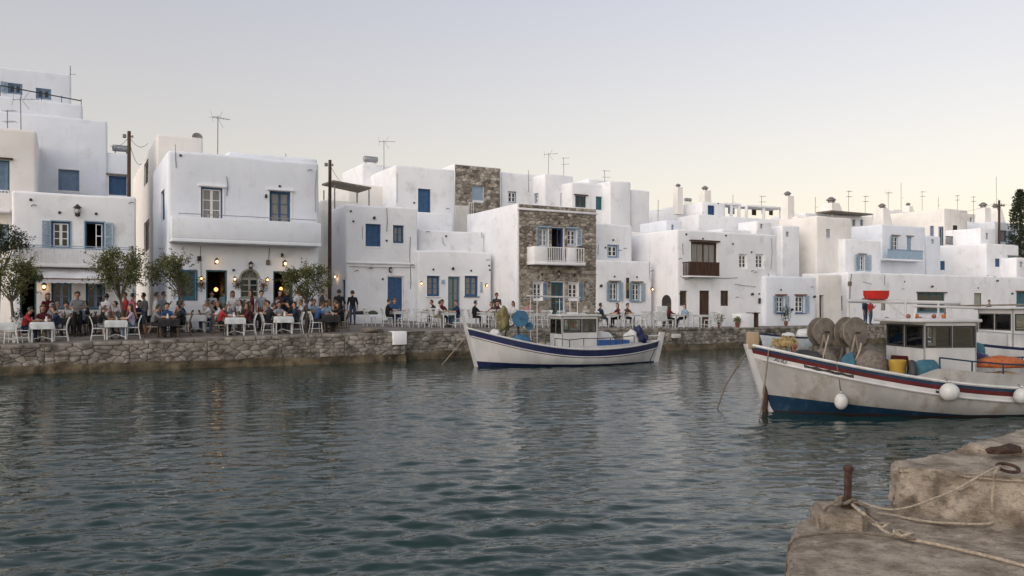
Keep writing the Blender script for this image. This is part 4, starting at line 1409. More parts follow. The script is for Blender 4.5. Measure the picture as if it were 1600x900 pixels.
# stem and stern posts
def post(b, t, zs_, w, th, top, m, name):
    pts = []
    out = []
    for z in zs_:
        x = b.xx(t, z)
        d = -1 if t == 0 else 1
        pts.append((x + d * w * 0.75, z)); out.append((x - d * w * 0.35, z))
    poly = pts + out[::-1]
    mb = MB().prism(poly if t == 1 else poly[::-1], -th / 2, th / 2)
    return mb.build(name, m, b.root)
post(bt, 0, [-0.4, 0, 0.4, 0.8, 1.2, 1.55, 2.05], 0.12, 0.11, 0, M['boat_white'], 'stem_post')
post(bt, 1, [-0.4, 0, 0.4, 0.8, 1.30], 0.22, 0.11, 0, M['boat_white'], 'stern_post')
MB().tube([(bt.xx(1, 1.1) - 0.06, 0, 1.15), (bt.xx(1, 1.1) - 1.1, -0.05, 1.12)], 0.035).build('tiller', M['boat_white'], bt.root)
MB().tube([bt.P(.955, 0.0, -1, .02), bt.P(.985, .85, -1, .03)], 0.02).build('rudder_strap', M['iron'], bt.root)
# wheelhouse
cx0 = 3.45; cl = 1.62; cw = 1.35
zd = 0.52
cabin(bt.root, cx0, cx0 + cl, cw, zd, 2.02,
      [(0.09, 0.84, .86, 1.36), (0.93, 1.50, .86, 1.36)], [(0.1, 0.62, .8, 1.36), (.73, 1.25, .8, 1.36)], [(.45, .9, .2, 1.3)], (0.10, 0.14, 0.08), M['boat_white'], M['boat_white'])
mb = MB().bbox(cx0 + .5, cx0 + .9, -.3, .1, 2.09, 2.18, .02).bbox(cx0 + 1.0, cx0 + 1.3, -.2, .1, 2.09, 2.15, .02)
mb.tube([(cx0 + .25, .2, 2.05), (cx0 + .25, .2, 2.75)], .018); mb.tube([(cx0 + .05, .2, 2.62), (cx0 + .5, .2, 2.62)], .01)
mb.build('roof_gear', M['boat_white'], bt.root, 40)
# awning frame over the wheelhouse front
mb = MB()
mb.tube([(cx0 - 1.1, -.3, 2.86), (cx0 + 1.0, -.3, 2.80)], .03); mb.tube([(cx0 - 1.1, .5, 2.86), (cx0 + 1.0, .5, 2.80)], .03)
for x in (cx0 - .95, cx0 + .85): mb.tube([(x, -.3, 2.02 if x > cx0 else .6), (x, -.3, 2.85)], .02); mb.tube([(x, .5, 2.02 if x > cx0 else .6), (x, .5, 2.85)], .02)
mb.tube([(cx0 - 1.1, -.3, 2.86), (cx0 - 1.1, .5, 2.86)], .025)
mb.build('awning_frame', M['boat_white'], bt.root)
pts = [bt.P(t, sh(t) + (0.12 if t > .45 else 0.02), -1, -.05) for t in [0.36 + i * .075 for i in range(7)]]
railing(bt.root, pts, 0.34, M['iron'], .018)
pts = [bt.P(t, sh(t) + (0.12 if t > .45 else 0.02), 1, -.05) for t in [0.36 + i * .075 for i in range(7)]]
railing(bt.root, pts, 0.34, M['iron'], .018)
# net gear on the foredeck
mb = MB().tube([(1.75, -.1, .7), (1.75, -.1, 1.95)], .045).tube([(1.75, -.1, 1.9), (1.75, -.25, 1.9)], .08, 10)
mb.tube([(1.2, .2, .8), (1.35, .2, 1.5), (1.75, .05, 1.75)], .03)
mb.build('hauler_post', M['iron'], bt.root)
M['reelblue'] = nmat('blue_reel', (0.025, 0.09, 0.17), (0.04, 0.13, 0.22), scale=5, rough=0.6, coords='obj')
reel(bt.root, (1.78, -.28, 1.93), 0.34, 0.14, M['reelblue'], M['iron'], (.25, 1, 0), 'net_hauler')
reel(bt.root, (2.2, -.2, 1.62), 0.16, 0.16, M['reelblue'], M['iron'], (.25, 1, 0), 'guide_roller')
lump('net_bundle', M['olivenet'], bt.root, (1.12, .05, 1.9), (.28, .24, .46), 3, amp=.7, flat=False)
tuft0 = True
lump('blue_tarp', M['reelblue'], bt.root, (1.75, -.45, .95), (.42, .3, .36), 5, amp=.12)
lump('white_bag', M['fender'], bt.root, (.75, -.1, 1.25), (.25, .25, .26), 6)
lump('rope_heap', M['rope'], bt.root, (2.55, -.5, .78), (.28, .25, .16), 7, amp=.5)
text_mesh('ΑΓ.  ΝΙΚΟΛΑΟΣ', 0.11, M['boat_red'], bt.root, tuple(bt.P(.13, sh(.13) - .17, -1, .012)), (R(82), R(13), R(-24)), name='name_lettering') if False else None
# loose gear aft, each its own thing
def on_boat(b, x, y, z):
    return b.root.matrix_world if False else (Matrix.Translation(b.root.location) @ Matrix.Rotation(b.root.rotation_euler.z, 4, 'Z') @ Vector((x, y, z)))
def fish_crate(b, x, y, z, rz, m, label, w=.62, d=.42, h=.26, cat='crate'):
    mb = MB(); t = .02
    mb.box(-w / 2, w / 2, -d / 2, -d / 2 + t, 0, h); mb.box(-w / 2, w / 2, d / 2 - t, d / 2, 0, h)
    mb.box(-w / 2, -w / 2 + t, -d / 2 + t, d / 2 - t, 0, h); mb.box(w / 2 - t, w / 2, -d / 2 + t, d / 2 - t, 0, h)
    mb.box(-w / 2 + t, w / 2 - t, -d / 2 + t, d / 2 - t, 0, t)
    for i in range(4):
        x_ = -w / 2 + w * (i + .5) / 4
        mb.box(x_ - .015, x_ + .015, -d / 2 - .014, -d / 2, 0, h - .03)
    mb.box(-w / 2 - .02, w / 2 + .02, -d / 2 - .022, -d / 2, h - .03, h + .004); mb.box(-w / 2 - .02, w / 2 + .02, d / 2, d / 2 + .022, h - .03, h + .004)
    o = mb.build('fish_crate', m, None, loc=on_boat(b, x, y, z), rz=b.root.rotation_euler.z + rz)
    return tag(o, label, cat)
fish_crate(bt, 5.45, -.55, .56, .05, M['plastic_blue'], 'blue plastic fish crate behind the wheelhouse, nearer the small one', .75, .45, .45)
fish_crate(bt, 6.2, -.50, .58, -.1, M['plastic_blue'], 'blue plastic fish crate aft beside the white sacks', .6, .45, .42)
o = lump('tarpaulin', M['fender'], None, on_boat(bt, 5.7, .35, .85), (.62, .4, .5), 21, bt.root.rotation_euler.z, .15)
tag(o, 'white tarpaulin bundle heaped behind the wheelhouse of the blue banded boat', 'tarpaulin')
o = lump('sack', M['fender'], None, on_boat(bt, 6.85, -.15, .95), (.34, .3, .42), 22, .4, .35)
tag(o, 'crumpled white sack beside the tiller of the blue banded boat', 'sack')
o = lump('dark_coat', M['boat_blue'], None, on_boat(bt, 7.30, -.05, .98), (.30, .26, .46), 23, .2, .75)
tag(o, 'dark navy cover draped over the stern of the blue banded boat', 'cover')
# ------------------------------------------------------------------ the big boat on the right
bt = Boat('trawler', 'white fishing trawler with blue and red sheer stripes, big net reels and wheelhouse', (6.02, 18.75, 0), R(4.0), 9.3, 2.9, 1.56, 0.62, 0.95, 0.50, 0.25, 0.66)
BB = bt
sh2 = bt.sheer
boot2 = lambda t: 0.05 + 0.36 * max(0, 1 - t * 2.3) ** 1.15
rows = [lambda t: bt.zk, lambda t: -0.25, lambda t: -0.02, lambda t: .03, boot2,
        lambda t: boot2(t) + (sh2(t) - .30 - boot2(t)) * .33, lambda t: boot2(t) + (sh2(t) - .30 - boot2(t)) * .66,
        lambda t: sh2(t) - .30, lambda t: sh2(t) - .185, lambda t: sh2(t) - .09, lambda t: sh2(t)]
mats = [(0,), (0,), (0,), (1,), (2,), (2,), (2,), (3,), (4,), (1,)]
bt.hull(rows, mats, 56).build('hull', [M['antifoul'], M['boat_teal'], M['hull_dirty'], M['boat_white'], M['boat_red']], bt.root, 60)
mb = MB()
for sd in (-1, 1):
    mb.tube(bt.line(lambda t: sh2(t) - 0.295, sd, .015, .99, off=.015), 0.028, 6)
mb.build('rub_rail', M['boat_white'], bt.root, 50)
mb = MB()
for sd in (-1, 1): mb.tube(bt.line(lambda t: sh2(t) + .012, sd, .0, 1.0), 0.035, 6)
mb.build('gunwale', M['fender'], bt.root, 50)
bt.deck(0.16, M['deck'])
bt.bulwark(lambda k: 0.30 * (0.5 - 0.5 * math.cos(math.pi * min(1, k / .13))) * min(1, (1 - k) / .1), 0.285, 0.97, M['hull_dirty'], N=50)
post(bt, 0, [-0.45, -.1, 0.3, 0.7, 1.1, 1.58], 0.12, 0.12, 0, M['boat_white'], 'stem_post')
post(bt, 1, [-0.4, 0, 0.4, 0.8, 1.25], 0.2, 0.12, 0, M['boat_white'], 'stern_post')
MB().bbox(-.52, -.27, -.12, .12, 1.48, 1.86, .03).build('samson_post', M['tan'], bt.root, 40)
MB().bbox(.42, .55, -.35, .35, 1.50, 1.58, .02).bbox(.44, .53, -.3, -.2, 1.2, 1.5, .01).build('bitt', M['redwood'], bt.root, 40)
# lettering on the bow
text_mesh('ΑΠΟ', 0.13, M['iron'], bt.root, tuple(bt.P(.045, sh2(.045) - .225, -1, .02)), (R(84), R(15), R(-36)), name='name_lettering', ext=.006)
for (t0, t1, d) in ((.085, .175, .225), (.345, .385, .245)):
    mb = MB(); vs_ = []
    for i in range(9):
        t = t0 + (t1 - t0) * i / 8
        zz = sh2(t) - d
        vs_ += [tuple(bt.P(t, zz - .03 + .012 * math.sin(i * 2.3), -1, .006)), tuple(bt.P(t, zz + .03 + .01 * math.cos(i * 3.1), -1, .006))]
    mb.add(vs_, [(i * 2, i * 2 + 2, i * 2 + 3, i * 2 + 1) for i in range(8)]).build('registration_plate', M['iron'], bt.root)
# wheelhouse
c0, cl, cw, zd = 3.30, 1.24, 1.62, 0.45
cab = cabin(bt.root, c0, c0 + cl, cw, zd, 2.10,
      [(0.06, 0.62, 1.10, 1.54), (0.70, 1.18, 1.10, 1.54)], [(0.06, .76, 1.08, 1.56), (.86, 1.56, 1.08, 1.56)], [(.12, .75, .95, 1.5), (.87, 1.5, .95, 1.5)], (0.30, 0.10, 0.07), M['boat_white'], M['boat_white'])
# faded red emblem on the wheelhouse front
mb = MB().prism([(.15, .62), (.25, .82), (.95, .84), (1.0, .74), (1.3, .72), (1.42, .78), (1.36, .68), (1.0, .66), (.9, .62), (.3, .58)], -0.006, 0.0, 0,
                Matrix.Translation((c0, cw / 2, zd)) @ Matrix.Rotation(-math.pi / 2, 4, 'Z'))
mb.build('emblem', M['boat_red'], cab)
pts = [bt.P(t, sh2(t) + .25, -1, -.06) for t in [.36 + i * .075 for i in range(9)]]
railing(bt.root, pts, 0.27, M['boat_teal'], .02)
pts = [bt.P(t, sh2(t) + .25, 1, -.06) for t in [.30 + i * .075 for i in range(9)]]
railing(bt.root, pts, 0.27, M['boat_teal'], .02)
# foredeck gear
def A(x, y, z): return (x, y, z)
mb = MB()
for (x, y) in ((1.40, .15), (2.04, -.1)):
    for dx in (-.22, .22): mb.tube([(x + dx, y, .75), (x, y, 1.78)], .03)
    mb.tube([(x - .22, y + .5, .75), (x, y + .45, 1.78)], .03)
mb.build('reel_frame', M['greywood'], bt.root)
reel(bt.root, (1.44, .35, 1.85), .34, .22, M['reeldisc'], M['greynet'], (-.30, 1, 0))
reel(bt.root, (2.06, .15, 1.84), .37, .30, M['reeldisc'], M['greynet'], (-.30, 1, 0))
lump('net_pile', M['greynet'], bt.root, (2.22, -.45, .98), (.40, .34, .46), 31, amp=.12)
lump('net_pile', M['greynet'], bt.root, (1.38, .1, 1.05), (.28, .3, .42), 32, amp=.15)
lump('net_tarp', M['tealnet'], bt.root, (1.74, -.35, 1.0), (.16, .25, .38), 33, amp=.25)
mb = MB().tube([(1.6, -.55, .95), (1.8, -.5, 1.12), (2.0, -.4, 1.45), (2.08, -.3, 1.6)], .02).tube([(1.25, -.2, .95), (1.22, -.2, 1.3), (1.40, -.1, 1.78)], .018)
mb.build('hauling_rope', M['rope'], bt.root)
lump('net_pile', M['greynet'], bt.root, (2.75, .55, 1.05), (.5, .4, .42), 37, amp=.4)
lump('net_pile', M['greynet'], bt.root, (1.75, .75, 1.15), (.5, .3, .35), 38, amp=.45)
lump('rope_heap', M['rope'], bt.root, (1.95, -.75, .82), (.25, .18, .14), 39, amp=.5)
lump('dark_net', M['cable'], bt.root, (1.05, .1, 1.18), (.42, .3, .24), 35, amp=.3)
# straw-coloured net hung over the bow
def tuft(name, m, parent, c, n, r, ln, seed):
    rnd = random.Random(seed); mb = MB()
    for i in range(n):
        d = Vector((rnd.gauss(0, 1), rnd.gauss(0, 1), rnd.gauss(-.3, .7))).normalized()
        p = Vector((rnd.uniform(-r[0], r[0]), rnd.uniform(-r[1], r[1]), rnd.uniform(-r[2], r[2])))
        e = p + d * ln * rnd.uniform(.5, 1)
        mb.tube([p, (p + e) / 2 + Vector((0, 0, .03)), e + Vector((0, 0, -.04))], [.012, .009, .005], 4, cap=False)
    o = mb.build(name, m, parent); o.location = c
    return o
_t = tuft('frayed_net', M['olivenet'], BA.root, (1.12, .05, 1.88), 220, (.22, .2, .38), .22, 9)
tuft('frayed_net', M['straw'], bt.root, (.33, -.12, 1.62), 240, (.22, .12, .08), .2, 4)
lump('net_core', M['straw'], bt.root, (.33, -.12, 1.58), (.26, .16, .13), 36, amp=.3)
# yellow drum, tyre and covered engine box
d = MB().lathe([(.17, 0), (.19, .02), (.19, .14), (.18, .16), (.18, .32), (.19, .34), (.19, .48), (.17, .5), (.06, .505)], 18).build('plastic_drum', M['plastic_yellow'], None, 40, loc=on_boat(bt, 2.70, -.75, .75))
tag(d, 'yellow plastic drum beside the net pile on the trawler', 'drum')
ty = MB(); ty.tube([(.24 * math.cos(i * .3307), 0, .24 * math.sin(i * .3307)) for i in range(19)], .075, 8, closed=True)
ty = ty.build('tyre', M['cable'], None, 60, loc=on_boat(bt, 2.90, -.98, .95), rz=R(70)); tag(ty, 'black tyre fender hung between the yellow drum and the blue cover', 'tyre')
o = lump('blue_cover', M['tealnet'], None, on_boat(bt, 3.22, -.98, .98), (.36, .2, .30), 41, R(4), .2); tag(o, 'teal blue tarpaulin bundle in front of the trawler wheelhouse', 'tarpaulin')
o = lump('orange_net', M['orange'], None, on_boat(bt, 5.25, -.6, 1.12), (.62, .35, .2), 42, R(4), .18); tag(o, 'heap of orange net aft of the trawler wheelhouse', 'net')
o = lump('brown_net', M['tan'], None, on_boat(bt, 5.1, -.8, .75), (.55, .35, .22), 43, R(4), .25); tag(o, 'brown net heap below the orange net on the trawler', 'net')
o = lump('navy_bundle', M['boat_blue'], None, on_boat(bt, 5.0, .2, 1.15), (.5, .35, .28), 44, R(4), .3); tag(o, 'navy bundle behind the orange net', 'tarpaulin')
o = lump('green_bag', M['tealnet'], None, on_boat(bt, 5.35, .45, 1.35), (.24, .2, .24), 45, R(4), .15); tag(o, 'small dark teal bag behind the orange net on the trawler', 'bag')
# boom over the deck with the red tub on it
mb = MB()
zB = 2.56
mb.tube([(2.2, .6, zB + .03), (5.0, .5, zB - .02)], .045, 8); mb.tube([(3.6, .15, zB - .09), (5.2, .1, zB - .14)], .03, 8)
mb.tube([(2.22, .6, .8), (2.22, .6, zB)], .035); mb.tube([(3.62, .5, 2.1), (3.62, .5, zB)], .025); mb.tube([(4.45, .5, 2.1), (4.45, .5, zB)], .025)
mb.tube([(3.62, .5, 2.2), (3.2, .55, zB)], .018); mb.tube([(3.62, .15, 2.15), (3.68, .15, zB - .09)], .02); mb.tube([(4.5, .12, 2.12), (4.52, .12, zB - .1)], .02)
mb.build('boom_frame', M['boat_white'], bt.root)
tb = MB()
prof = [(.20, 0), (.27, .02), (.31, .10), (.315, .2), (.325, .22), (.30, .22), (.29, .19), (.25, .05), (.02, .045)]
tb.lathe(prof, 20, M=Matrix.Scale(.62, 4, (0, 1, 0)))
tb = tb.build('tub', M['plastic_red'], None, 40, loc=on_boat(bt, 2.92, .58, zB + .06), rz=R(4)); tag(tb, 'red plastic tub sitting on the white boom of the trawler', 'tub')
# floats on the wheelhouse roof
mb = MB()
for i, x in enumerate((3.6, 3.75, 4.12, 4.3)):
    o = MB().lathe(sphere_prof(.055, 6), 10).build('float', M['orange'] if i % 2 else M['redwood'], None, 60, loc=on_boat(bt, x, .35 - .1 * i, 2.22)); tag(o, ('orange' if i % 2 else 'red brown') + ' fishing float on the trawler roof ' + ('beside the boom foot' if i < 2 else 'towards its aft edge'), 'float', 'floats on the wheelhouse roof')
# fenders on their lines
def fender(b, t, zc, r, label, sq=1.0, zl=None):
    p = on_boat(b, *b.P(t, zc, -1, r * .92))
    top = on_boat(b, *b.P(t, b.sheer(t) + .1, -1, .03))
    root = empty('fender', p, 0, label, 'fender', 'white fenders hung on the trawler')
    MB().lathe(sphere_prof(r, 14, sq) + [(r * .22, r * sq + .03), (r * .12, r * sq + .05)], 20).build('float_body', M['fender'], root, 60)
    l = Vector(top) - Vector(p)
    MB().tube([(0, 0, r * sq * .98), tuple(l * .7 + Vector((0, 0, .05))), tuple(l)], .012, 6).build('line', M['ropedark'], root)
fender(bt, .145, .33, .145, 'oval white fender hanging low on the trawler bow', 1.25)
fender(bt, .365, .60, .20, 'large round white fender beside the bulwark step of the trawler')
fender(bt, .540, .50, .165, 'mid-size round white fender below the trawler wheelhouse', 1.05)
fender(bt, .585, .43, .095, 'small banded white fender below the wheelhouse end', 1.25)

# ------------------------------------------------------------------ white cabin cruiser behind the trawler
bt = Boat('cabin_cruiser', 'white cabin boat behind the trawler at the right edge', (15.2, 28.5, 0), R(8), 7.0, 2.4, 1.35, 0.95, 1.05, 0.7, 0.1)
rows = [lambda t: bt.zk, lambda t: -0.1, lambda t: .08, lambda t: bt.sheer(t) * .5, lambda t: bt.sheer(t) - .1, lambda t: bt.sheer(t)]
bt.hull(rows, [(0,), (0,), (1,), (1,), (0,)]).build('hull', [M['boat_blue'], M['boat_white']], bt.root, 60)
bt.deck(.02, M['boat_white'])
cabin(bt.root, 2.2, 4.6, 1.7, 1.0, 2.35, [(0.12, 1.0, .62, 1.15), (1.15, 2.25, .62, 1.15)], [(.1, .8, .62, 1.15), (.9, 1.6, .62, 1.15)], [], (0.25, 0.4, 0.12), M['boat_white'], M['boat_white'])
MB().bbox(.9, 2.2, -.65, .65, 1.0, 1.5, .08).build('foredeck_house', M['boat_white'], bt.root, 40)
railing(bt.root, [bt.P(t, bt.sheer(t), -1, -.08) for t in (.05, .12, .2, .3, .4)], .45, M['steel'], .015)
railing(bt.root, [bt.P(t, bt.sheer(t), 1, -.08) for t in (.05, .12, .2, .3, .4)], .45, M['steel'], .015)
MB().tube([(.3, .1, 2.45), (4.6, .0, 2.52)], .035).tube([(.32, .1, 1.2), (.32, .1, 2.45)], .03).build('boom', M['greywood'], bt.root)
# small rowing boat by the quay
bt = Boat('rowing_boat', 'small pale blue rowing boat with a dark gunwale tied at the far quay', (13.4, 42.6, 0), R(24), 3.9, 1.6, 1.0, 0.78, 0.85, 0.3, 0.05)
rows = [lambda t: bt.zk, lambda t: -0.05, lambda t: .25, lambda t: .5, lambda t: bt.sheer(t) - .1, lambda t: bt.sheer(t)]
M['skiff'] = nmat('pale_blue_hull', (0.36, 0.42, 0.46), (0.46, 0.51, 0.54), scale=4, rough=0.5, coords='obj')
bt.hull(rows, [(0,), (0,), (0,), (0,), (1,)]).build('hull', [M['skiff'], M['boat_blue']], bt.root, 60)
bt.deck(.25, M['deck'])
lump('white_cover', M['fender'], bt.root, (2.8, .0, .85), (.5, .4, .35), 51, amp=.2)
lump('white_cover', M['fender'], bt.root, (1.7, .0, .8), (.4, .35, .2), 52, amp=.2)
mb = MB()
for x in (1.1, 2.2): mb.box(x, x + .2, -.6, .6, .62, .66)
mb.build('thwart', M['greywood'], bt.root)

# ------------------------------------------------------------------ mooring lines
def rope_obj(name, pts, r, m, label, cat='rope', sag=0.0, n=14):
    pts = [Vector(p) for p in pts]
    if len(pts) == 2:
        a, b = pts
        pts = [a.lerp(b, i / n) + Vector((0, 0, -sag * 4 * (i / n) * (1 - i / n))) for i in range(n + 1)]
    o = MB().tube(pts, r, 6).build(name, m, None, 60)
    return tag(o, label, cat)
bow = on_boat(BB, *BB.P(.03, 1.45, -1))
rope_obj('mooring_line', [bow, (5.35, 17.3, 0.01)], .016, M['ropedark'], 'slack mooring line slanting from the trawler bow into the water', sag=.12)
rope_obj('mooring_line', [on_boat(BB, -.42, 0, 1.56), (5.15, 19.3, .55), (4.95, 19.35, -.05)], .018, M['ropedark'], 'mooring line dropping forward of the trawler stem')
p = on_boat(BB, -.12, -.06, 0)
rope_obj('mooring_line', [on_boat(BB, -.28, -.1, 1.45), (p[0], p[1], .62)], .014, M['ropedark'], 'thin line carrying the dark hanging chain at the trawler stem')
o = MB().tube([(0, 0, .66), (0, 0, .5), (.01, 0, .3), (0, 0, .1), (0, 0, -.1)], [.025, .055, .07, .065, .06], 10).build('hanging_chain', M['rust'], None, 60, loc=(p[0], p[1], 0)); tag(o, 'dark rusty weight hanging in the water at the trawler stem', 'weight')
qp = W(a_of(702, SET2), SET2 - .1, 1.0)
rope_obj('mooring_line', [on_boat(BA, -.38, -.05, 1.3), (-2.9, 33.2, .0)], .02, M['rope'], 'mooring line from the blue banded boat bow to the water')
rope_obj('mooring_line', [on_boat(BA, -.3, .05, 1.2), (-2.35, 35.4, .3)], .018, M['ropedark'], 'second mooring line behind the first at the blue banded bow')
# ================================================================== furniture on the terraces
M['chair_white'] = nmat('chair_white', (0.50, 0.52, 0.53), (0.64, 0.65, 0.65), scale=9, rough=0.55, c3=(0.40, 0.39, 0.37), s3=5, coords='obj')
M['chair_brown'] = nmat('chair_brown', (0.06, 0.04, 0.028), (0.11, 0.075, 0.05), scale=9, rough=0.6, coords='obj')
M['cloth_white'] = nmat('table_linen', (0.52, 0.55, 0.56), (0.62, 0.64, 0.64), scale=5, rough=0.95, bump=0.3, bscale=14, coords='obj')
M['cloth_dark'] = nmat('dark_linen', (0.02, 0.02, 0.022), (0.035, 0.034, 0.036), scale=5, rough=0.95, coords='obj')
M['seatrush'] = nmat('woven_seat', (0.28, 0.24, 0.17), (0.38, 0.33, 0.24), scale=30, rough=0.9, coords='obj')
def make_chair(m, name):
    r = empty(name, (0, 0, 0))
    MB().bbox(-.20, .21, -.20, .20, .425, .46, .012).build('seat', M['seatrush'] if m == 'chair_brown' else M[m], r, 40)
    for (x, y) in ((.185, -.175), (.185, .175)):
        MB().tube([(x + .03, y * 1.06, 0), (x, y, .43)], [.017, .021], 6).build('leg', M[m], r)
    for y in (-.18, .18):
        MB().tube([(-.26, y * 1.05, 0), (-.19, y, .43), (-.20, y, .60), (-.25, y, .78), (-.31, y * .97, .92)], [.017, .021, .021, .02, .017], 6).build('leg', M[m], r)
    b = MB()
    b.bbox(-.315, -.285, -.185, .185, .84, .925, .008)
    b.tube([(-.245, -.17, .72), (-.245, .17, .72)], .014, 5)
    b.tube([(-.20, -.17, .55), (-.20, .17, .55)], .012, 5)
    for y in (-.09, 0, .09): b.box(-.212, -.198, y - .016, y + .016, .55, .64); b.tube([(-.205, y, .60), (-.29, y, .86)], .012, 5)
    b.build('backrest', M[m], r, 40)
    s = MB()
    for y in (-.182, .182): s.tube([(.20, y, .18), (-.235, y, .18)], .011, 5)
    s.tube([(-.02, -.18, .18), (-.02, .18, .18)], .011, 5)
    s.build('stretcher', M[m], r)
    return r
def make_table(m, name):
    r = empty(name, (0, 0, 0))
    MB().bbox(-.37, .37, -.37, .37, .70, .735, .01).build('tabletop', M[m], r, 40)
    MB().box(-.32, .32, -.335, -.315, .62, .70).box(-.32, .32, .315, .335, .62, .70).box(-.335, -.315, -.314, .314, .62, .70).box(.315, .335, -.314, .314, .62, .70).build('apron', M[m], r)
    for (x, y) in ((-.32, -.32), (.32, -.32), (.32, .32), (-.32, .32)):
        MB().box(x - .022, x + .022, y - .022, y + .022, 0, .70).build('leg', M[m], r)
    s = MB()
    for y in (-1, 1):
        s.tube([(-.32, y * .32, .1), (0, y * .1, .2), (.32, y * .32, .1)], .014, 5)
    s.tube([(0, -.1, .2), (0, .1, .2)], .014, 5)
    s.build('stretcher', M[m], r)
    return r
def make_cloth(drop, seed):
    mb = MB(); n = 10; rnd = random.Random(seed)
    vs_, fs = [], []
    k = 2 * n + 1
    for i in range(k):
        for j in range(k):
            x, y = (i - n) / n, (j - n) / n
            e = max(abs(x), abs(y))
            X, Y = max(-1, min(1, x * 1.55)), max(-1, min(1, y * 1.55))
            ov = max(0, e * 1.55 - 1)
            px, py = X * .385, Y * .385
            ox, oy = max(0, abs(x) * 1.55 - 1), max(0, abs(y) * 1.55 - 1)
            d = (max(ox, oy) + .45 * min(ox, oy)) / .55
            w = .018 * math.sin(x * 9 + seed) * (oy > 0) + .018 * math.sin(y * 9 + seed * 2) * (ox > 0)
            if ox > 0: px += math.copysign(.015 * d, x) + w * d
            if oy > 0: py += math.copysign(.015 * d, y) + w * d
            vs_.append((px, py, .742 - d * drop))
    for i in range(k - 1):
        for j in range(k - 1):
            fs.append((i * k + j, (i + 1) * k + j, (i + 1) * k + j + 1, i * k + j + 1))
    return mb.add(vs_, fs)
CH_W, CH_B = make_chair('chair_white', 'dining_chair'), make_chair('chair_brown', 'dining_chair')
TB_W, TB_D = make_table('chair_white', 'dining_table'), make_table('chair_brown', 'dining_table')
CLOTHS = [make_cloth(.26, s).mesh('tablecloth', M['cloth_white'], 50) for s in (1, 2, 3)]
CLOTHD = make_cloth(.30, 5).mesh('tablecloth', M['cloth_dark'], 50)
_used = set()
def put(proto, loc, rz, label, cat, group):
    if proto.name not in _used:
        _used.add(proto.name); o = proto
    else: o = copy_tree(proto)
    o.location = loc; o.rotation_euler = (0, 0, rz)
    return tag(o, label, cat, group)
def put_mesh(name, me, loc, rz, label, cat, group=None):
    o = link(bpy.data.objects.new(name, me)); o.location = loc; o.rotation_euler = (0, 0, rz)
    return tag(o, label, cat, group)
# tableware
PLATE = MB().lathe([(.06, 0), (.07, .004), (.115, .014), (.118, .018), (.07, .010), (.01, .009)], 14).mesh('plate', mat('china', (.62, .62, .60), .3), 50)
GLASSM = mat('tumbler', (.42, .46, .46), .1); WINEM = mat('dark_bottle', (.02, .035, .02), .15); FOODM = nmat('food', (.30, .12, .04), (.42, .28, .12), scale=30, coords='obj')
TUMBLER = MB().lathe([(.028, 0), (.03, .004), (.036, .11), (.034, .11), (.028, .01), (.002, .009)], 10).mesh('drinking_glass', GLASSM, 50)
BOTTLE = MB().lathe([(.034, 0), (.037, .01), (.037, .17), (.03, .20), (.014, .23), (.013, .29), (.015, .295), (.002, .297)], 10).mesh('bottle', WINEM, 50)
CARAFE = MB().lathe([(.045, 0), (.06, .03), (.055, .08), (.028, .14), (.036, .20), (.032, .20), (.025, .15), (.002, .149)], 10).mesh('jug', mat('white_jug', (.6, .6, .58), .3), 50)
DISH = MB().lathe([(.05, 0), (.08, .02), (.09, .045), (.06, .06), (.002, .065)], 12).mesh('dish', FOODM, 50)

# ================================================================== people
SKIN = [nmat('skin_%d' % i, tuple(c * .9 for c in col), col, scale=12, rough=.6, coords='obj') for i, col in enumerate(((.42, .24, .165), (.34, .185, .12), (.48, .29, .21)))]
DARKF = mat('dark_feature', (.015, .012, .01), .5)
def cloth(name, c):
    return nmat('cloth_' + name, tuple(v * .82 for v in c), c, scale=8, rough=.95, bump=.4, bscale=18, coords='obj')
CL = {k: cloth(k, v) for k, v in dict(red=(.34, .035, .035), maroon=(.09, .018, .025), black=(.014, .014, .016), navy=(.016, .026, .06), blue=(.035, .09, .22), grey=(.20, .21, .23),
      white=(.56, .56, .57), pink=(.42, .15, .20), lightblue=(.26, .35, .46), brown=(.10, .05, .04), denim=(.05, .075, .13), khaki=(.22, .19, .14), charcoal=(.04, .04, .045), striped=(.30, .31, .35), green=(.06, .09, .05), lilac=(.36, .30, .38), yellow=(.40, .27, .08)).items()}
HAIRM = {k: mat('hair_' + k, v, .55) for k, v in dict(black=(.012, .010, .009), brown=(.035, .02, .012), fair=(.16, .10, .05), grey=(.22, .21, .20)).items()}

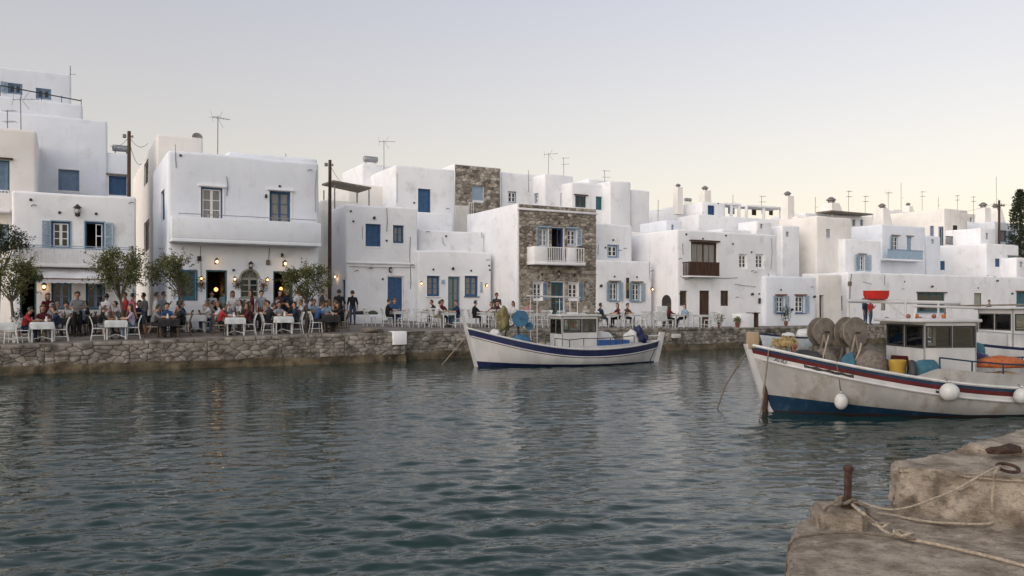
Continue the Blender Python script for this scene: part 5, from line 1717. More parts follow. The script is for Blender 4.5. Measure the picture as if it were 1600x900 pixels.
def pose_sit(lean=.14, arms='table', headp=0.0, cross=False):
    J = {}
    def T(h, dx=0): return (-.02 + math.sin(lean) * h + dx, 0, .53 + math.cos(lean) * h)
    J['pelvis'] = ((-.04, 0, .545), .14)
    J['waist'] = (T(.16), .128); J['chest'] = (T(.34), .148); J['nbase'] = (T(.50), .075)
    hx = T(.56, .01); J['neck'] = (hx, .055)
    J['jaw'] = ((hx[0] + .035 + headp * .05, 0, hx[2] + .075 - headp * .02), .068)
    J['skull'] = ((hx[0] + .025 + headp * .07, 0, hx[2] + .155 - headp * .03), .094)
    J['crown'] = ((hx[0] + .015 + headp * .09, 0, hx[2] + .215 - headp * .035), .07)
    for s, sn in ((-1, 'R'), (1, 'L')):
        sh_ = T(.45); J['sh' + sn] = ((sh_[0], s * .17, sh_[2] - .01), .076)
        if arms == 'table': el, wr = (sh_[0] + .13, s * .23, .80), (sh_[0] + .34, s * .13, .80)
        elif arms == 'lap': el, wr = (sh_[0] + .02, s * .235, .76), (sh_[0] + .22, s * .12, .65)
        elif arms == 'face': el, wr = ((sh_[0] + .20, s * .20, .82), (sh_[0] + .20, s * .06, 1.07)) if s > 0 else ((sh_[0] + .14, s * .23, .80), (sh_[0] + .34, s * .12, .80))
        else: el, wr = (sh_[0] + .16, s * .23, .86), (sh_[0] + .33, s * .10, .96)
        J['el' + sn] = (el, .050); J['wr' + sn] = (wr, .034)
        d = (Vector(wr) - Vector(el)).normalized()
        J['hand' + sn] = (tuple(Vector(wr) + d * .075 + Vector((0, -s * .01, 0))), .034)
        J['hip' + sn] = ((.02, s * .09, .53), .092)
        kx = .40; J['kn' + sn] = ((kx, s * (.11 if not cross else .05), .50 + (.07 if cross and s > 0 else 0)), .064)
        J['an' + sn] = ((kx - .02 + (.2 if cross and s > 0 else 0), s * .11, .09 + (.1 if cross and s > 0 else 0)), .042)
        a = J['an' + sn][0]; J['toe' + sn] = ((a[0] + .14, a[1], max(.035, a[2] - .05)), .038)
    return J
def pose_stand(arms='down', stride=0.0, lean=.03):
    J = {}
    def T(h, dx=0): return (math.sin(lean) * h + dx, 0, .93 + math.cos(lean) * h)
    J['pelvis'] = ((0, 0, .94), .142)
    J['waist'] = (T(.16), .126); J['chest'] = (T(.34), .148); J['nbase'] = (T(.50), .075)
    hx = T(.56, .01); J['neck'] = (hx, .055)
    J['jaw'] = ((hx[0] + .035, 0, hx[2] + .075), .068); J['skull'] = ((hx[0] + .025, 0, hx[2] + .155), .094); J['crown'] = ((hx[0] + .015, 0, hx[2] + .215), .07)
    for s, sn in ((-1, 'R'), (1, 'L')):
        sh_ = T(.45); J['sh' + sn] = ((sh_[0], s * .18, sh_[2] - .01), .076)
        if arms == 'down': el, wr = (sh_[0] - .02 + s * stride * .2, s * .25, sh_[2] - .29), (sh_[0] + .06 + s * stride * .4, s * .25, sh_[2] - .53)
        elif arms == 'tray': el, wr = (sh_[0] + .02, s * .24, sh_[2] - .27), (sh_[0] + .27, s * .15, sh_[2] - .24)
        elif arms == 'hips': el, wr = (sh_[0] - .04, s * .28, sh_[2] - .27), (sh_[0] + .10, s * .20, sh_[2] - .46)
        else: el, wr = ((sh_[0] + .05, s * .24, sh_[2] - .27), (sh_[0] + .26, s * .12, sh_[2] - .10)) if s > 0 else ((sh_[0] - .01, s * .25, sh_[2] - .29), (sh_[0] + .06, s * .25, sh_[2] - .53))
        J['el' + sn] = (el, .050); J['wr' + sn] = (wr, .034)
        d = (Vector(wr) - Vector(el)).normalized(); J['hand' + sn] = (tuple(Vector(wr) + d * .08), .034)
        J['hip' + sn] = ((0, s * .095, .90), .102)
        J['kn' + sn] = ((.02 - s * stride * .25 + .05 * abs(stride), s * .10, .50), .070)
        J['an' + sn] = ((-.02 - s * stride * .55, s * .10, .09), .042)
        a = J['an' + sn][0]; J['toe' + sn] = ((a[0] + .15, a[1] + s * .02, .035), .038)
    return J
BONES = [('pelvis', 'waist', 1), ('waist', 'chest', 1), ('chest', 'nbase', 1), ('nbase', 'neck', 0), ('neck', 'jaw', 0), ('jaw', 'skull', 0), ('skull', 'crown', 0)]
for sn in 'LR':
    BONES += [('chest', 'sh' + sn, 1), ('sh' + sn, 'el' + sn, 1), ('el' + sn, 'wr' + sn, 6), ('wr' + sn, 'hand' + sn, 0),
              ('pelvis', 'hip' + sn, 2), ('hip' + sn, 'kn' + sn, 2), ('kn' + sn, 'an' + sn, 3), ('an' + sn, 'toe' + sn, 4)]
def make_body(J, name):
    names = list(J); idx = {n: i for i, n in enumerate(names)}
    me = bpy.data.meshes.new('tmp_skin')
    me.from_pydata([J[n][0] for n in names], [(idx[a], idx[b]) for a, b, _ in BONES], [])
    o = link(bpy.data.objects.new('tmp_skin', me))
    md = o.modifiers.new('s', 'SKIN')
    me.skin_vertices.new() if not me.skin_vertices else None
    sv = me.skin_vertices[0].data
    for n in names:
        r = J[n][1]; sv[idx[n]].radius = (r, r)
        sv[idx[n]].use_root = (n == 'pelvis')
    md.use_smooth_shade = True
    sb = o.modifiers.new('d', 'SUBSURF'); sb.levels = 1; sb.render_levels = 1
    dg = bpy.context.evaluated_depsgraph_get(); dg.update()
    bme = bpy.data.meshes.new_from_object(o.evaluated_get(dg))
    bpy.data.objects.remove(o); bpy.data.meshes.remove(me)
    vs_ = [v.co.copy() for v in bme.vertices]
    # trunk is wider than deep
    cx = J['chest'][0]
    fs = [tuple(p.vertices) for p in bme.polygons]
    segs = [(Vector(J[a][0]), Vector(J[b][0]), m_, (J[a][1] + J[b][1]) / 2) for a, b, m_ in BONES]
    mi = []
    for p in bme.polygons:
        c = p.center; best = (9e9, 0)
        for a, b, m_, r in segs:
            ab = b - a; t = max(0, min(1, (c - a).dot(ab) / max(ab.length_squared, 1e-9)))
            d = (c - (a + ab * t)).length / r
            if d < best[0]: best = (d, m_)
        mi.append(best[1])
    bpy.data.meshes.remove(bme)
    mb = MB(); mb.v = [tuple(v) for v in vs_]; mb.f = fs; mb.m = mi
    # fingers: four and a thumb on each hand
    for sn, s in (('L', 1), ('R', -1)):
        w, h = Vector(J['wr' + sn][0]), Vector(J['hand' + sn][0])
        d = (h - w).normalized(); side = Vector((0, 0, 1)).cross(d)
        side = side.normalized() if side.length > .1 else Vector((0, 1, 0))
        up = d.cross(side)
        for k, ln in enumerate((.06, .075, .07, .055)):
            p = h + side * (k - 1.5) * .019 + d * .015
            mb.tube([p, p + d * ln * .55 - up * .004, p + d * ln * .9 - up * .022], [.0095, .009, .007], 5, 0)
        p = h - d * .02 + side * (-s) * .03
        mb.tube([p, p + side * (-s) * .025 + d * .02, p + side * (-s) * .028 + d * .045], [.011, .010, .008], 5, 0)
    # face
    c = Vector(J['skull'][0]); jaw = Vector(J['jaw'][0])
    for s in (-1, 1):
        mb.lathe(sphere_prof(.011, 4), 6, c + Vector((.083, s * .034, -.012)), 5)
        mb.lathe(sphere_prof(.02, 4, 1.5), 6, c + Vector((-.005, s * .09, -.03)), 0)
    mb.lathe([(.016, -.035), (.012, 0), (.004, .02)], 6, c + Vector((.093, 0, -.03)), 0)
    mb.box(jaw.x + .055, jaw.x + .068, -.022, .022, jaw.z - .012, jaw.z - .004, 5)
    me = mb.mesh(name, [SKIN[0], CL['white'], CL['denim'], CL['denim'], DARKF, DARKF, SKIN[0]])
    me.shade_smooth()
    return me
POSES = {'sit': pose_sit(), 'sit_lean': pose_sit(.34, 'table', .5), 'sit_face': pose_sit(.2, 'face', .2), 'sit_back': pose_sit(-.08, 'lap', -.1, True), 'sit_phone': pose_sit(.08, 'phone', .5),
         'stand': pose_stand('down'), 'walk': pose_stand('down', .38, .06), 'tray': pose_stand('tray', .15, .05), 'bent': pose_stand('bent', .1), 'hips': pose_stand('hips')}
BODY = {k: make_body(J, 'person') for k, J in POSES.items()}
def hair_mesh(style):
    bm = bmesh.new(); bmesh.ops.create_uvsphere(bm, u_segments=16, v_segments=12, radius=1.0)
    rm = [p for p in bm.verts if (p.co.x > .35 and p.co.z < .42) or p.co.z < -.55]
    bmesh.ops.delete(bm, geom=rm, context='VERTS')
    for p in bm.verts:
        d = p.co.copy(); k = 1 + .06 * noise.noise(d * 4)
        p.co = Vector((d.x * .108 * k, d.y * .105 * k, d.z * .118 * k + .02))
        if style == 'long' and p.co.z < -.01 and d.x < .25:
            p.co.z -= .16 * min(1, (-.01 - p.co.z) / .03); p.co.x -= .012
    me = bpy.data.meshes.new('hair')
    if style == 'bun': bmesh.ops.create_icosphere(bm, subdivisions=1, radius=.045, matrix=Matrix.Translation((-.11, 0, .05)))
    bm.to_mesh(me); bm.free(); me.materials.append(HAIRM['black']); me.shade_smooth()
    return me
HAIR = {s: hair_mesh(s) for s in ('short', 'long', 'bun')}
PN = [0]
def person(u, b, pose, face, shirt, legs, label, hair='brown', style='short', shorts=False, sleeves='short', lift=0.0, scale=1.0, loc=None):
    """face: 0 looks along the quay to the far end, 180 back, -90 towards the water"""
    if loc is None: loc, _ = pix_ground(u, b, lift)
    PN[0] += 1
    o = link(bpy.data.objects.new('person', BODY[pose])); o.location = loc
    o.rotation_euler = (0, 0, TA + R(face)); o.scale = (scale, scale, scale)
    sk = SKIN[PN[0] % 3]
    for i, m in enumerate((sk, CL[shirt], CL[legs], sk if shorts else CL[legs], DARKF if not shorts else CL['brown'], DARKF, CL[shirt] if sleeves == 'long' else sk)):
        o.material_slots[i].link = 'OBJECT'; o.material_slots[i].material = m
    tag(o, label, 'person')
    hh = link(bpy.data.objects.new('hair', HAIR[style]), o); hh.location = POSES[pose]['skull'][0]
    hh.material_slots[0].link = 'OBJECT'; hh.material_slots[0].material = HAIRM[hair]
    return o

# ------------------------------------------------------------------ tables with their chairs and guests
CN = {'white': 'white wooden dining chair', 'brown': 'brown wooden dining chair'}
SITOFF = .60
def chair_label(kind, key, g, place):
    if g == 'empty':
        return 'empty %s chair %s %s' % (kind, {'left': 'facing along the quay', 'right': 'facing back along the quay', 'front': 'with its back to the water', 'back': 'with its back to the houses'}[key], place)
    ph = g[3].split(',')[0]
    for w in ('a ', 'an '):
        if ph.startswith(w): ph = ph[len(w):]
    return '%s chair under the %s guest %s' % (kind, ph, place)
def setting(u, b, place, left=None, right=None, back=None, front=None, table='white', clothk='white', chairs='white', lchair=None, rchair=None, stuff=(), seed=0, rot=0.0, gap=SITOFF, grp='quay'):
    """place: landmark phrase; left/right/back/front: None (no chair), 'empty', or guest tuple (pose, shirt, legs, phrase, hair, style)"""
    a = a_of(u, b); z = gz(a, b); rz = TA + R(rot)
    c = W(a, b, z)
    put(TB_W if table == 'white' else TB_D, c, rz, ('white painted' if table == 'white' else 'dark wooden') + ' dining table ' + place, 'table', 'dining tables on the quay')
    if clothk:
        o = put_mesh('tablecloth', CLOTHS[seed % 3] if clothk == 'white' else CLOTHD, c, rz, ('white' if clothk == 'white' else 'black') + ' cloth over the table ' + place, 'tablecloth', 'tablecloths on the quay')
    for key, dx, dy, fc, g in (('left', -gap, 0, 0, left), ('right', gap, 0, 180, right), ('back', 0, gap + .05, -90, back), ('front', 0, -gap - .03, 90, front)):
        if g is None: continue
        kind = {'left': lchair, 'right': rchair}.get(key) or chairs
        rr = rz + R(fc) + R(random.uniform(-7, 7))
        p = c + Vector((math.cos(rz) * dx - math.sin(rz) * dy, math.sin(rz) * dx + math.cos(rz) * dy, 0))
        p.z = gz(a + dx, b + dy)
        put(CH_W if kind == 'white' else CH_B, p, rr, chair_label(kind, key, g, place), 'chair', '%s chairs %s' % (kind, place))
        if g != 'empty':
            pose, shirt, legs, phrase, hr, st = g
            person(0, 0, pose, math.degrees(rr - TA), shirt, legs, 'seated person in %s %s' % (phrase, place), hr, st, loc=p)
    zt = z + .752 if clothk else z + .737
    rnd = random.Random(seed)
    for i, k in enumerate(stuff):
        me, nm = {'p': (PLATE, 'plate'), 'g': (TUMBLER, 'drinking_glass'), 'b': (BOTTLE, 'bottle'), 'j': (CARAFE, 'jug'), 'd': (DISH, 'food_dish')}[k]
        t = i * 2.4 + seed; rr = .12 + .14 * ((i * 7) % 3) / 2
        desc = {'p': 'white plate', 'g': 'drinking glass', 'b': 'dark bottle', 'j': 'white jug', 'd': 'dish of food'}[k]
        put_mesh(nm, me, c + Vector((rr * math.cos(t), rr * math.sin(t), zt - z)), t, '%s on the table %s' % (desc, place), nm.replace('_', ' '), '%s %s' % (desc, place))

setting(66, 1.0, 'before the dark tavern doorway', ('sit_lean', 'red', 'navy', 'a red t-shirt', 'black', 'short'), ('sit_lean', 'navy', 'grey', 'a navy t-shirt', 'brown', 'short'), ('sit', 'maroon', 'khaki', 'a dark red top', 'fair', 'long'), stuff='pgjdgdp', seed=1)
setting(181, 1.0, 'under the awning tavern window', ('sit_lean', 'black', 'grey', 'a black t-shirt', 'brown', 'short'), ('sit', 'lilac', 'lightblue', 'a pale sleeveless top', 'brown', 'long'), stuff='pdgpgbd', seed=2)
setting(5, 1.2, 'by the tree at the quay edge', None, 'empty', stuff='', seed=3)
setting(263, 1.1, 'before the alley mouth', ('sit_lean', 'grey', 'charcoal', 'a grey t-shirt', 'black', 'short'), ('sit_lean', 'black', 'black', 'a black shirt', 'black', 'short'), ('sit', 'blue', 'denim', 'a blue t-shirt', 'brown', 'short'), table='brown', clothk='dark', chairs='brown', stuff='pgpjg', seed=4)
setting(366, 1.0, 'below the lit bistro doorway', ('sit_lean', 'red', 'black', 'a red polo shirt', 'black', 'short'), ('sit', 'maroon', 'charcoal', 'a maroon blouse', 'brown', 'long'), lchair='brown', stuff='jgpp', seed=5)
setting(441, 1.05, 'below the arched window', ('sit_lean', 'black', 'black', 'a black t-shirt', 'black', 'short'), ('sit', 'navy', 'charcoal', 'a dark navy shirt', 'black', 'short'), ('sit', 'striped', 'denim', 'a grey patterned shirt', 'black', 'short'), stuff='jggpp', seed=6)
setting(515, 1.1, 'beside the terrace tree near the pole', ('sit_lean', 'blue', 'charcoal', 'a blue t-shirt', 'brown', 'short'), ('sit_lean', 'black', 'black', 'a black top', 'black', 'long'), ('sit', 'lightblue', 'denim', 'a pale blue shirt', 'brown', 'long'), table='brown', clothk='dark', rchair='brown', stuff='pdgd', seed=7)
setting(623, 3.6, 'before the bright blue plank door', ('sit', 'black', 'black', 'a black t-shirt', 'black', 'short'), None, ('sit', 'blue', 'denim', 'a blue t-shirt', 'fair', 'short'), 'empty', clothk=None, stuff='pgdg', seed=8)
setting(664, 3.9, 'between the blue door and the shop', None, ('sit_lean', 'black', 'charcoal', 'a black t-shirt, bent forward', 'black', 'short'), None, 'empty', clothk=None, stuff='gp', seed=9)
setting(698, 2.6, 'before the shop door', ('sit_lean', 'white', 'khaki', 'a white t-shirt', 'brown', 'short'), ('sit', 'navy', 'denim', 'a navy pullover', 'brown', 'short'), ('sit', 'maroon', 'denim', 'a dark checked shirt', 'black', 'short'), clothk=None, stuff='pdgpg', seed=10)
setting(757, 3.0, 'by the lamp at the shop corner', ('sit', 'black', 'black', 'a black shirt', 'black', 'short'), ('sit_lean', 'brown', 'khaki', 'a brown top', 'fair', 'short'), None, 'empty', clothk=None, stuff='pg', seed=11)
setting(785, 3.4, 'at the corner of the stone front', None, ('sit_back', 'white', 'denim', 'a white shirt', 'black', 'long'), ('sit', 'maroon', 'charcoal', 'a dark red shirt', 'black', 'short'), clothk=None, stuff='gd', seed=12)
setting(838, 3.0, 'below the stone house windows', ('sit', 'pink', 'khaki', 'a pink top', 'fair', 'short'), 'empty', None, 'empty', clothk=None, stuff='pg', seed=13)
setting(900, 3.2, 'before the stone house end window', 'empty', None, None, 'empty', clothk=None, stuff='g', seed=14)
setting(953, 2.7, 'below the pale blue shutters', ('sit_back', 'navy', 'denim', 'a slate blue shirt', 'black', 'short'), ('sit', 'maroon', 'black', 'a dark red jacket', 'black', 'long'), None, None, clothk=None, stuff='pd', seed=15)
setting(990, 2.4, 'below the wall sign', 'empty', 'empty', ('sit', 'brown', 'charcoal', 'a rust brown jumper', 'black', 'short'), 'empty', clothk=None, stuff='p', seed=16)
setting(1056, 1.7, 'before the dark alley arch', ('sit', 'maroon', 'black', 'a dark red coat', 'brown', 'long'), ('sit_back', 'lightblue', 'navy', 'a pale blue shirt', 'brown', 'long'), None, None, clothk=None, stuff='pg', seed=17)
setting(1096, 1.6, 'before the brown house door', 'empty', 'empty', None, 'empty', clothk=None, stuff='', seed=18)
# second rows, close to the walls
setting(104, 3.4, 'in the second row under the awning', ('sit_phone', 'grey', 'denim', 'a grey t-shirt', 'grey', 'short'), ('sit', 'lightblue', 'navy', 'a light blue shirt', 'brown', 'short'), ('sit', 'white', 'khaki', 'a white shirt', 'black', 'short'), None, table='brown', clothk='dark', chairs='brown', stuff='pgb', seed=19)
setting(150, 3.6, 'by the awning tavern end window', ('sit', 'striped', 'denim', 'a striped shirt', 'grey', 'short'), ('sit', 'pink', 'grey', 'a pink blouse', 'fair', 'long'), None, None, table='brown', clothk='dark', chairs='brown', stuff='dg', seed=20)
setting(305, 3.3, 'in the second row by the teal window', ('sit', 'blue', 'denim', 'a bright blue t-shirt', 'brown', 'short'), ('sit_face', 'white', 'denim', 'a white t-shirt', 'fair', 'short'), None, None, stuff='pg', clothk='white', seed=21)
setting(352, 3.6, 'in the second row by the doorway', ('sit', 'grey', 'charcoal', 'a grey shirt', 'black', 'short'), ('sit_back', 'white', 'grey', 'a white apron', 'black', 'short'), None, None, stuff='bg', seed=22)
setting(400, 3.4, 'in the second row under the arched window', ('sit', 'brown', 'khaki', 'a brown dress', 'black', 'long'), ('sit_face', 'striped', 'denim', 'a striped t-shirt', 'black', 'short'), None, None, chairs='brown', table='brown', clothk='dark', stuff='pb', seed=23)
setting(452, 3.3, 'in the second row behind the tree', ('sit', 'navy', 'black', 'a dark shirt', 'grey', 'short'), ('sit', 'white', 'denim', 'a white blouse', 'fair', 'bun'), None, None, chairs='brown', table='brown', clothk='dark', stuff='pg', seed=24)
setting(496, 3.2, 'in the second row by the bistro corner', ('sit', 'brown', 'khaki', 'a brown shirt', 'brown', 'short'), ('sit', 'lightblue', 'denim', 'a light blue blouse', 'fair', 'long'), ('sit', 'lightblue', 'navy', 'a pale checked shirt', 'fair', 'short'), None, chairs='brown', table='brown', clothk='dark', stuff='gg', seed=25)
setting(232, 3.7, 'in the second row at the alley', ('sit_back', 'grey', 'denim', 'a grey hooded top', 'brown', 'short'), ('sit', 'lightblue', 'grey', 'a pale blue top', 'black', 'long'), None, None, chairs='brown', table='brown', clothk='dark', stuff='p', seed=26)
# people on their feet
STANDING = [
    (121, 2.9, 'tray', -90, 'grey', 'black', 'grey t-shirt and dark apron waiting at the awning tavern', 'black', 'short', False),
    (166, 2.6, 'bent', 80, 'white', 'khaki', 'white t-shirt with a small back print, turned to the tavern', 'black', 'short', True),
    (74, 4.2, 'stand', -60, 'maroon', 'charcoal', 'dark red dress by the lit wall lamp', 'fair', 'long', False),
    (206, 2.7, 'stand', 20, 'pink', 'black', 'pink blouse and black trousers beside the tree', 'black', 'short', False),
    (226, 2.9, 'bent', 150, 'grey', 'denim', 'grey t-shirt facing the alley', 'black', 'short', True),
    (242, 2.6, 'walk', 10, 'white', 'khaki', 'white t-shirt walking by the alley', 'brown', 'short', True),
    (254, 3.1, 'bent', -30, 'striped', 'navy', 'pale striped shirt beside the leaning tree', 'black', 'short', False),
    (197, 3.6, 'stand', 200, 'red', 'charcoal', 'red shirt behind the pink blouse', 'brown', 'short', False),
    (331, 5.6, 'tray', -100, 'white', 'black', 'white shirt in the lit bistro doorway', 'brown', 'short', False),
    (350, 5.8, 'stand', 60, 'lightblue', 'charcoal', 'pale shirt just inside the lit bistro doorway', 'black', 'short', False),
    (363, 4.2, 'tray', -90, 'white', 'grey', 'white apron over a dark shirt, serving below the arched window', 'black', 'long', False),
    (408, 4.3, 'bent', -80, 'striped', 'red', 'grey striped shirt and red skirt by the arched window', 'black', 'short', False),
    (394, 4.0, 'bent', 170, 'maroon', 'brown', 'maroon top below the arched window', 'black', 'long', False),
    (449, 5.0, 'stand', 100, 'navy', 'navy', 'navy clothes and pale cap in the second bistro doorway', 'grey', 'short', False),
    (436, 4.6, 'tray', -60, 'brown', 'black', 'tan shirt at the second bistro doorway', 'brown', 'short', False),
    (466, 4.2, 'stand', -60, 'white', 'denim', 'white shirt behind the tree trunk', 'fair', 'bun', False),
    (530, 4.6, 'hips', 80, 'black', 'black', 'black t-shirt walking off into the alley', 'black', 'short', False),
    (551, 5.0, 'stand', 85, 'black', 'denim', 'black t-shirt and blue jeans, seen from behind by the white corner', 'black', 'short', False),
    (503, 4.2, 'stand', 0, 'charcoal', 'black', 'charcoal shirt by the bistro corner', 'black', 'short', False),
    (776, 5.6, 'bent', -120, 'charcoal', 'black', 'dark clothes in the doorway beside the stone front', 'black', 'short', False),
]
for (u, b, pose, fc, s_, l_, ph, hr, st, shorts) in STANDING:
    person(u, b, pose, fc, s_, l_, 'standing person in ' + ph, hr, st, shorts, scale=random.uniform(.97, 1.03))
# more guests filling the rows by the walls
for (u, b, pose, fc, s_, l_, ph, hr, st) in (
    (86, 4.3, 'sit', 0, 'lightblue', 'denim', 'a pale blue shirt against the first tavern window', 'grey', 'short'), (138, 4.5, 'sit', 180, 'charcoal', 'black', 'a charcoal shirt against the second tavern window', 'black', 'short'),
    (160, 4.4, 'sit', 0, 'maroon', 'denim', 'a dark red top at the tavern end wall', 'brown', 'long'), (186, 4.2, 'sit_face', 180, 'white', 'khaki', 'a white shirt deep under the round tree', 'black', 'short'),
    (216, 4.8, 'sit', -60, 'navy', 'denim', 'a navy shirt just inside the alley', 'black', 'short'), (276, 4.0, 'sit', 0, 'red', 'denim', 'a red t-shirt behind the leaning tree', 'black', 'short'),
    (290, 4.3, 'sit_lean', 180, 'black', 'black', 'a black shirt below the teal window', 'brown', 'short'), (322, 4.2, 'sit', 0, 'striped', 'navy', 'a striped shirt between window and doorway', 'black', 'short'),
    (344, 2.4, 'sit', 180, 'white', 'denim', 'a white blouse behind the red polo shirt', 'fair', 'bun'), (384, 2.6, 'sit_face', 0, 'black', 'charcoal', 'a black top behind the maroon blouse', 'black', 'long'),
    (422, 2.5, 'sit', 180, 'charcoal', 'black', 'a charcoal shirt behind the black t-shirt', 'black', 'short'), (428, 4.2, 'sit', 0, 'pink', 'grey', 'a pink top before the second doorway', 'brown', 'long'),
    (458, 2.5, 'sit_lean', 180, 'black', 'black', 'a black shirt beside the bistro tree trunk', 'black', 'short'), (486, 4.4, 'sit', 0, 'maroon', 'charcoal', 'a maroon shirt by the bistro end wall', 'brown', 'short'),
    (508, 2.4, 'sit', 180, 'lightblue', 'denim', 'a pale shirt beyond the dark table', 'black', 'short'), (528, 2.5, 'sit_face', 180, 'brown', 'khaki', 'a brown top facing the pale shirt', 'fair', 'long')):
    p, a = pix_ground(u, b); rr = TA + R(fc)
    put(CH_B, p, rr, 'brown chair under the guest in ' + ph, 'chair', 'brown chairs in the back rows')
    person(u, b, pose, fc, s_, l_, 'seated person in ' + ph, hr, st)
for (u, b, s_, ph, pz_) in ((1360, 2.2, 'red', 'red shirt beyond the trawler reels', 'bent'), (1352, 2.6, 'navy', 'navy top beyond the trawler reels', 'stand'), (1545, 2.4, 'charcoal', 'dark clothes on the far quay behind the cabin boat', 'stand')):
    person(u, b, pz_, -90, s_, 'denim', 'standing person in ' + ph, 'black')
# the stray bits of furniture
for (u, b, rz, ph) in ((20, .9, 160, 'turned away at the very end of the tavern terrace'), (578, 4.0, 10, 'alone with a green cushion by the white corner'), (655, 2.6, -80, 'pulled back between two quay tables'), (818, 2.0, 100, 'with its back to the water by the stone house'), (826, 2.1, 70, 'beside another one by the stone house'), (870, 2.0, 95, 'at the quay edge behind the boat wheelhouse'),
                        (1008, 1.6, 95, 'below the lamp of the pale shutter house'), (1022, 1.5, 80, 'at the quay edge by the white windbreak'), (1118, 1.4, 200, 'beside the flower pot')):
    p, a = pix_ground(u, b)
    put(CH_W, p, TA + R(rz), 'white wooden dining chair ' + ph, 'chair', 'single white chairs')
# ================================================================== trees and plants
def leaf_mat(name, c1, c2):
    m = nmat(name, c1, c2, scale=2.2, rough=0.6, spec=0.3, coords='world', lo=.35, hi=.65)
    return m
M['leaf'] = leaf_mat('olive_leaf', (0.05, 0.064, 0.02), (0.15, 0.155, 0.055))
M['leafdark'] = leaf_mat('dark_leaf', (0.016, 0.026, 0.014), (0.04, 0.055, 0.024))
M['bark'] = nmat('bark', (0.07, 0.058, 0.048), (0.15, 0.13, 0.11), scale=14, rough=.95, bump=.8, bscale=40, stretch=(1, 1, .3))
def leaves(mb, c, r, n, size, rnd, shell=.35):
    for _ in range(n):
        d = Vector((rnd.gauss(0, 1), rnd.gauss(0, 1), rnd.gauss(0, 1))).normalized()
        k = rnd.random() ** shell
        p = Vector(c) + Vector((d.x * r[0] * k, d.y * r[1] * k, d.z * r[2] * k))
        ax = (d + Vector((rnd.gauss(0, .6), rnd.gauss(0, .6), rnd.gauss(0, .5)))).normalized()
        sd = ax.orthogonal().normalized()
        sd = (Matrix.Rotation(rnd.uniform(0, 6.28), 3, ax) @ sd)
        nn = ax.cross(sd)
        L = size * rnd.uniform(.7, 1.3); w = L * .24
        a = len(mb.v)
        mb.v += [tuple(p), tuple(p + ax * L * .5 + sd * w + nn * L * .06), tuple(p + ax * L), tuple(p + ax * L * .5 - sd * w + nn * L * .06)]
        mb.f += [(a, a + 1, a + 2, a + 3)]; mb.m.append(0)
def tree(u, b, label, zc, r, trunk_top, lean=(0, 0), seed=1, n=2600, m='leaf', clumps=22, size=.10, name='terrace_tree', off=(0, 0)):
    """zc: crown centre above the ground, r: crown radii"""
    rnd = random.Random(seed)
    p, a = pix_ground(u, b)
    root = empty(name, p, 0, label, 'tree')
    mb = MB()
    c = Vector((lean[0] + off[0], lean[1] + off[1], zc))
    top = Vector((lean[0], lean[1], trunk_top))
    mid = Vector((lean[0] * .35 + .04, lean[1] * .3, trunk_top * .5))
    mb.tube([(0, 0, -.05), (.01, 0, .12), mid, top], [.085, .065, .055, .05], 8)
    cr = MB()
    pts = []
    for i in range(clumps):
        d = Vector((rnd.gauss(0, 1), rnd.gauss(0, 1), rnd.gauss(.15, .8))).normalized() * rnd.uniform(.45, .95)
        q = c + Vector((d.x * r[0], d.y * r[1], d.z * r[2]))
        pts.append(q)
        k = top.lerp(q, .45) + Vector((rnd.uniform(-.08, .08), rnd.uniform(-.08, .08), rnd.uniform(0, .12)))
        if i < 14: mb.tube([top - Vector((0, 0, .05)), k, q], [.03, .018, .006], 5)
        s = rnd.uniform(.18, .36)
        leaves(cr, q, (r[0] * s, r[1] * s, r[2] * s), n // clumps, size, rnd, .5)
    for i in range(44):     # twigs that break the outline
        d = Vector((rnd.gauss(0, 1), rnd.gauss(0, 1), rnd.gauss(.3, .8))).normalized()
        q0 = c + Vector((d.x * r[0], d.y * r[1], d.z * r[2])) * .8
        q1 = c + Vector((d.x * r[0], d.y * r[1], d.z * r[2])) * rnd.uniform(1.0, 1.42)
        mb.tube([q0, q1], [.008, .004], 4)
        for t in range(9):
            leaves(cr, q0.lerp(q1, t / 8), (.05, .05, .05), 2, size * .9, rnd)
    mb.build('trunk', M['bark'], root, 60)
    cr.build('crown', M[m], root)
    return root
def zat(v, u, b):
    a = a_of(u, b); return z_of(v, a, b) - gz(a, b)
b_ = 2.0
tree(20, 1.7, 'small leafy tree at the left end of the tavern terrace', zat(432, 20, 1.7), (1.0, .9, .95), 1.5, (-.05, 0), 1, 3000)
tree(-6, 3.4, 'dark leaved shrub tree overhanging the left edge', zat(374, 0, 3.4), (.95, .8, .6), 2.4, (.15, 0), 2, 2200, 'leafdark')
tree(193, 1.9, 'round leafy tree in front of the awning tavern end', zat(424, 190, 1.9), (1.22, 1.05, .9), 1.5, (-.12, 0), 3, 3800)
tree(268, 2.1, 'leaning tree between the alley and the bistro window', zat(430, 270, 2.1), (.95, .9, .85), 1.6, (.42, .05), 4, 2600, off=(-.35, 0))
tree(478, 1.7, 'leafy tree in front of the bistro corner', zat(440, 478, 1.7), (1.1, 1.0, .8), 1.3, (.05, 0), 5, 3600)
